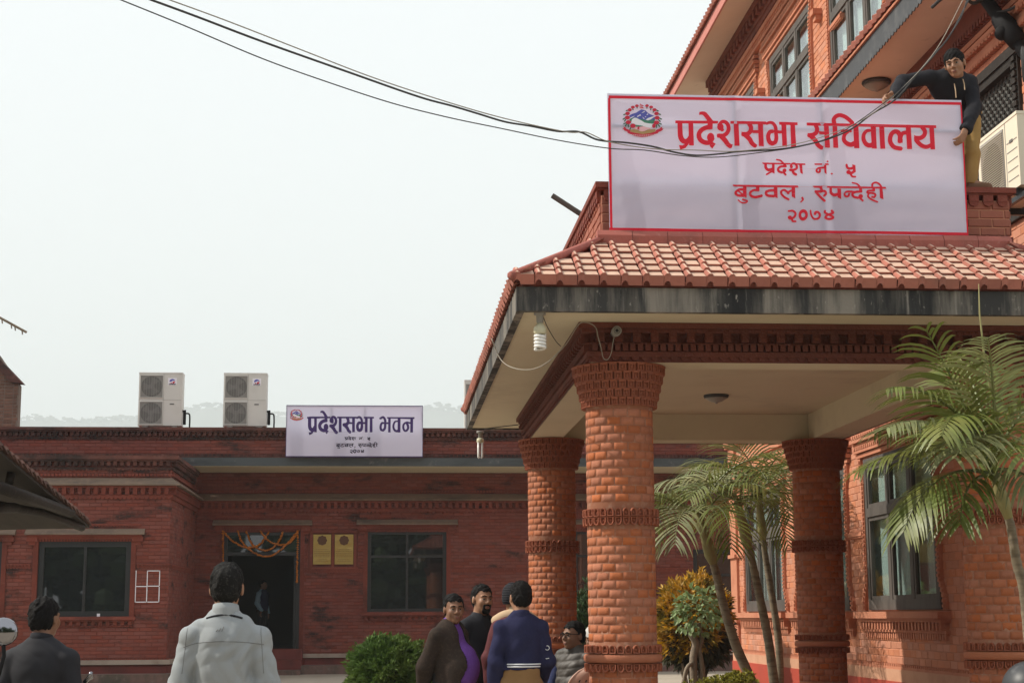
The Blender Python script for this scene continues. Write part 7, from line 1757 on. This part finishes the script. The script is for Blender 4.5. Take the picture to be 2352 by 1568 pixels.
# low yellow hedge and dry plants at its foot
a, e = bp(1565, 1568, Y=19.6), bp(1690, 1545, Y=19.6)
t = thing('yellow_hedge', ((a.x+e.x)/2, 19.6, .1), 'low yellow-green clipped hedge at the foot of the palms', 'hedge'); b = MB()
for k in range(7):
    f_ = k/6; scatter(b, (a.x-.1+(e.x-a.x+.15)*f_, 19.6, .40+.20*f_), (.22, .25, .16), 260, .05, .024, rg, up=.6, shell=.4, tuft=7)
b.obj('foliage', MATS['hedge_yellow'], t)
b = MB()
for k in range(8): x_ = a.x+(e.x-a.x)*k/7; b.tube([(x_, 19.6, .1), (x_+.03, 19.6, .5)], .012, 5)
b.obj('stem', MATS['bark'], t)
b = MB(); p = bp(1560, 1530, Y=22.0)
for k in range(5): scatter(b, (p.x-.3+.22*k, 22+.1*k, .30), (.2, .2, .18), 70, .06, .03, rg, up=.2, tuft=5, shell=.2)
o = b.obj('dry_ground_cover', MATS['bark']); tag(o, 'dry brown low plants at the edge of the soil bed', kind='stuff')
# ------------------------------------------------------------------ motorcycle at the left edge, helmet at the lower right
mb_ = bp(6, 1450, Y=8.6)
t = thing('motorcycle', (mb_.x-.05, 8.5, 0), 'parked motorcycle whose round chrome mirror shows at the lower left edge', 'motorcycle')
X0 = mb_.x-.30
for yy in (8.15, 9.45):
    b = MB(); n = 28; b.tube([(X0, yy+.29*math.cos(a), .30+.29*math.sin(a)) for a in np.linspace(0, 2*math.pi, n)], .045, 8, False); w_ = b.obj('wheel', MATS['black_plastic'], t, True)
    b = MB(); b.tube([(X0, yy+.22*math.cos(a), .30+.22*math.sin(a)) for a in np.linspace(0, 2*math.pi, n)], .014, 6, False); b.tube([(X0-.06, yy, .30), (X0+.06, yy, .30)], .04, 8)
    for k in range(8): a = k*math.pi/4; b.tube([(X0, yy, .30), (X0, yy+.21*math.cos(a), .30+.21*math.sin(a))], .008, 4)
    b.obj('rim', MATS['white_metal'], w_, True)
b = MB(); b.ball((X0, 8.72, .80), (.14, .27, .12), 14, 8); b.obj('tank', MATS['black_plastic'], t, True)
b = MB(); b.box(X0-.11, X0+.11, 8.92, 9.55, .76, .83); b.obj('seat', MATS['cloth_black'], t)
b = MB(); b.box(X0-.10, X0+.10, 8.6, 9.1, .35, .68); b.obj('engine', MATS['grille'], t)
b = MB(); b.tube([(X0, 8.15, .30), (X0, 8.40, .98)], .025, 6); b.tube([(X0, 9.45, .30), (X0, 8.9, .55)], .025, 6); b.obj('fork', MATS['grille'], t)
b = MB(); b.tube(spline([(X0-.36, 8.62, 1.02), (X0-.16, 8.45, 1.0), (X0+.16, 8.45, 1.0), (X0+.36, 8.62, 1.02)], 5), .014, 6); b.obj('handlebar', MATS['white_metal'], t, True)
b = MB(); b.ball((X0, 8.30, .88), (.10, .08, .10), 12, 8); b.obj('headlight', MATS['frosted'], t, True)
b = MB(); b.ball(tuple(mb_), (.080, .035, .073), 20, 12); mr_ = b.obj('mirror', mat('chrome', (.26, .26, .28), .10, metal=1), t, True)
b = MB(); b.tube([(X0+.27, 8.55, 1.02), (mb_.x+.012, 8.6, mb_.z-.12), (mb_.x+.005, 8.6, mb_.z-.04)], .011, 6); b.obj('mirror_stem', MATS['black_plastic'], mr_, True)
c = bp(208, 1553, Y=8.7); b = MB(); b.tube([(c.x-.03, 8.7, c.z-.03), (c.x, 8.68, c.z), (c.x+.01, 8.66, c.z+.02)], .012, 6)
b.ball(tuple(c), .016)
o = b.obj('chrome_lever', MATS['chrome'], None, True, org=tuple(c)); tag(o, 'small chrome lever beside the black jacket at the bottom', 'lever')
c = bp(2368, 1583, Y=7.3)
t = thing('motorcycle_helmet', (c.x, 7.3, c.z-.12), 'dark scuffed motorcycle helmet at the lower right corner', 'helmet')
g = Field((c.x-.2, 7.1, c.z-.2), (c.x+.2, 7.5, c.z+.2), .006); g.ell((c.x, 7.3, c.z), (.128, .14, .13), None, .01); g.ell((c.x-.02, 7.2, c.z-.06), (.10, .08, .07), None, .03); g.ell((c.x-.04, 7.12, c.z-.01), (.085, .10, .04), None, .008, '-'); field_obj(g, 'shell', mat('helmet_shell', (.03, .032, .035), .45, [(14, (.13,.13,.13), .55, .7, .7)], spec=.4), t)
b = MB(); b.add([(c.x-.02+.1*math.cos(a), 7.3-.128*math.sin(a)*1.0, c.z+dz) for dz in (-.045, .035) for a in np.linspace(.25, 2.9, 14)], [(i, i+1, 15+i, 14+i) for i in range(13)]); b.obj('visor', MATS['lens_dark'], t, True)
b = MB(); b.tube([(c.x, 7.3, 0), (c.x, 7.3, c.z-.12)], .03, 8); b.lathe([(.2, 0), (.2, .03), (.03, .05)], (c.x, 7.3, 0), 16); o = b.obj('stand_post', MATS['black_frame'], None, org=(c.x, 7.3, 0)); tag(o, 'dark post carrying the scuffed helmet at the lower right', 'post')
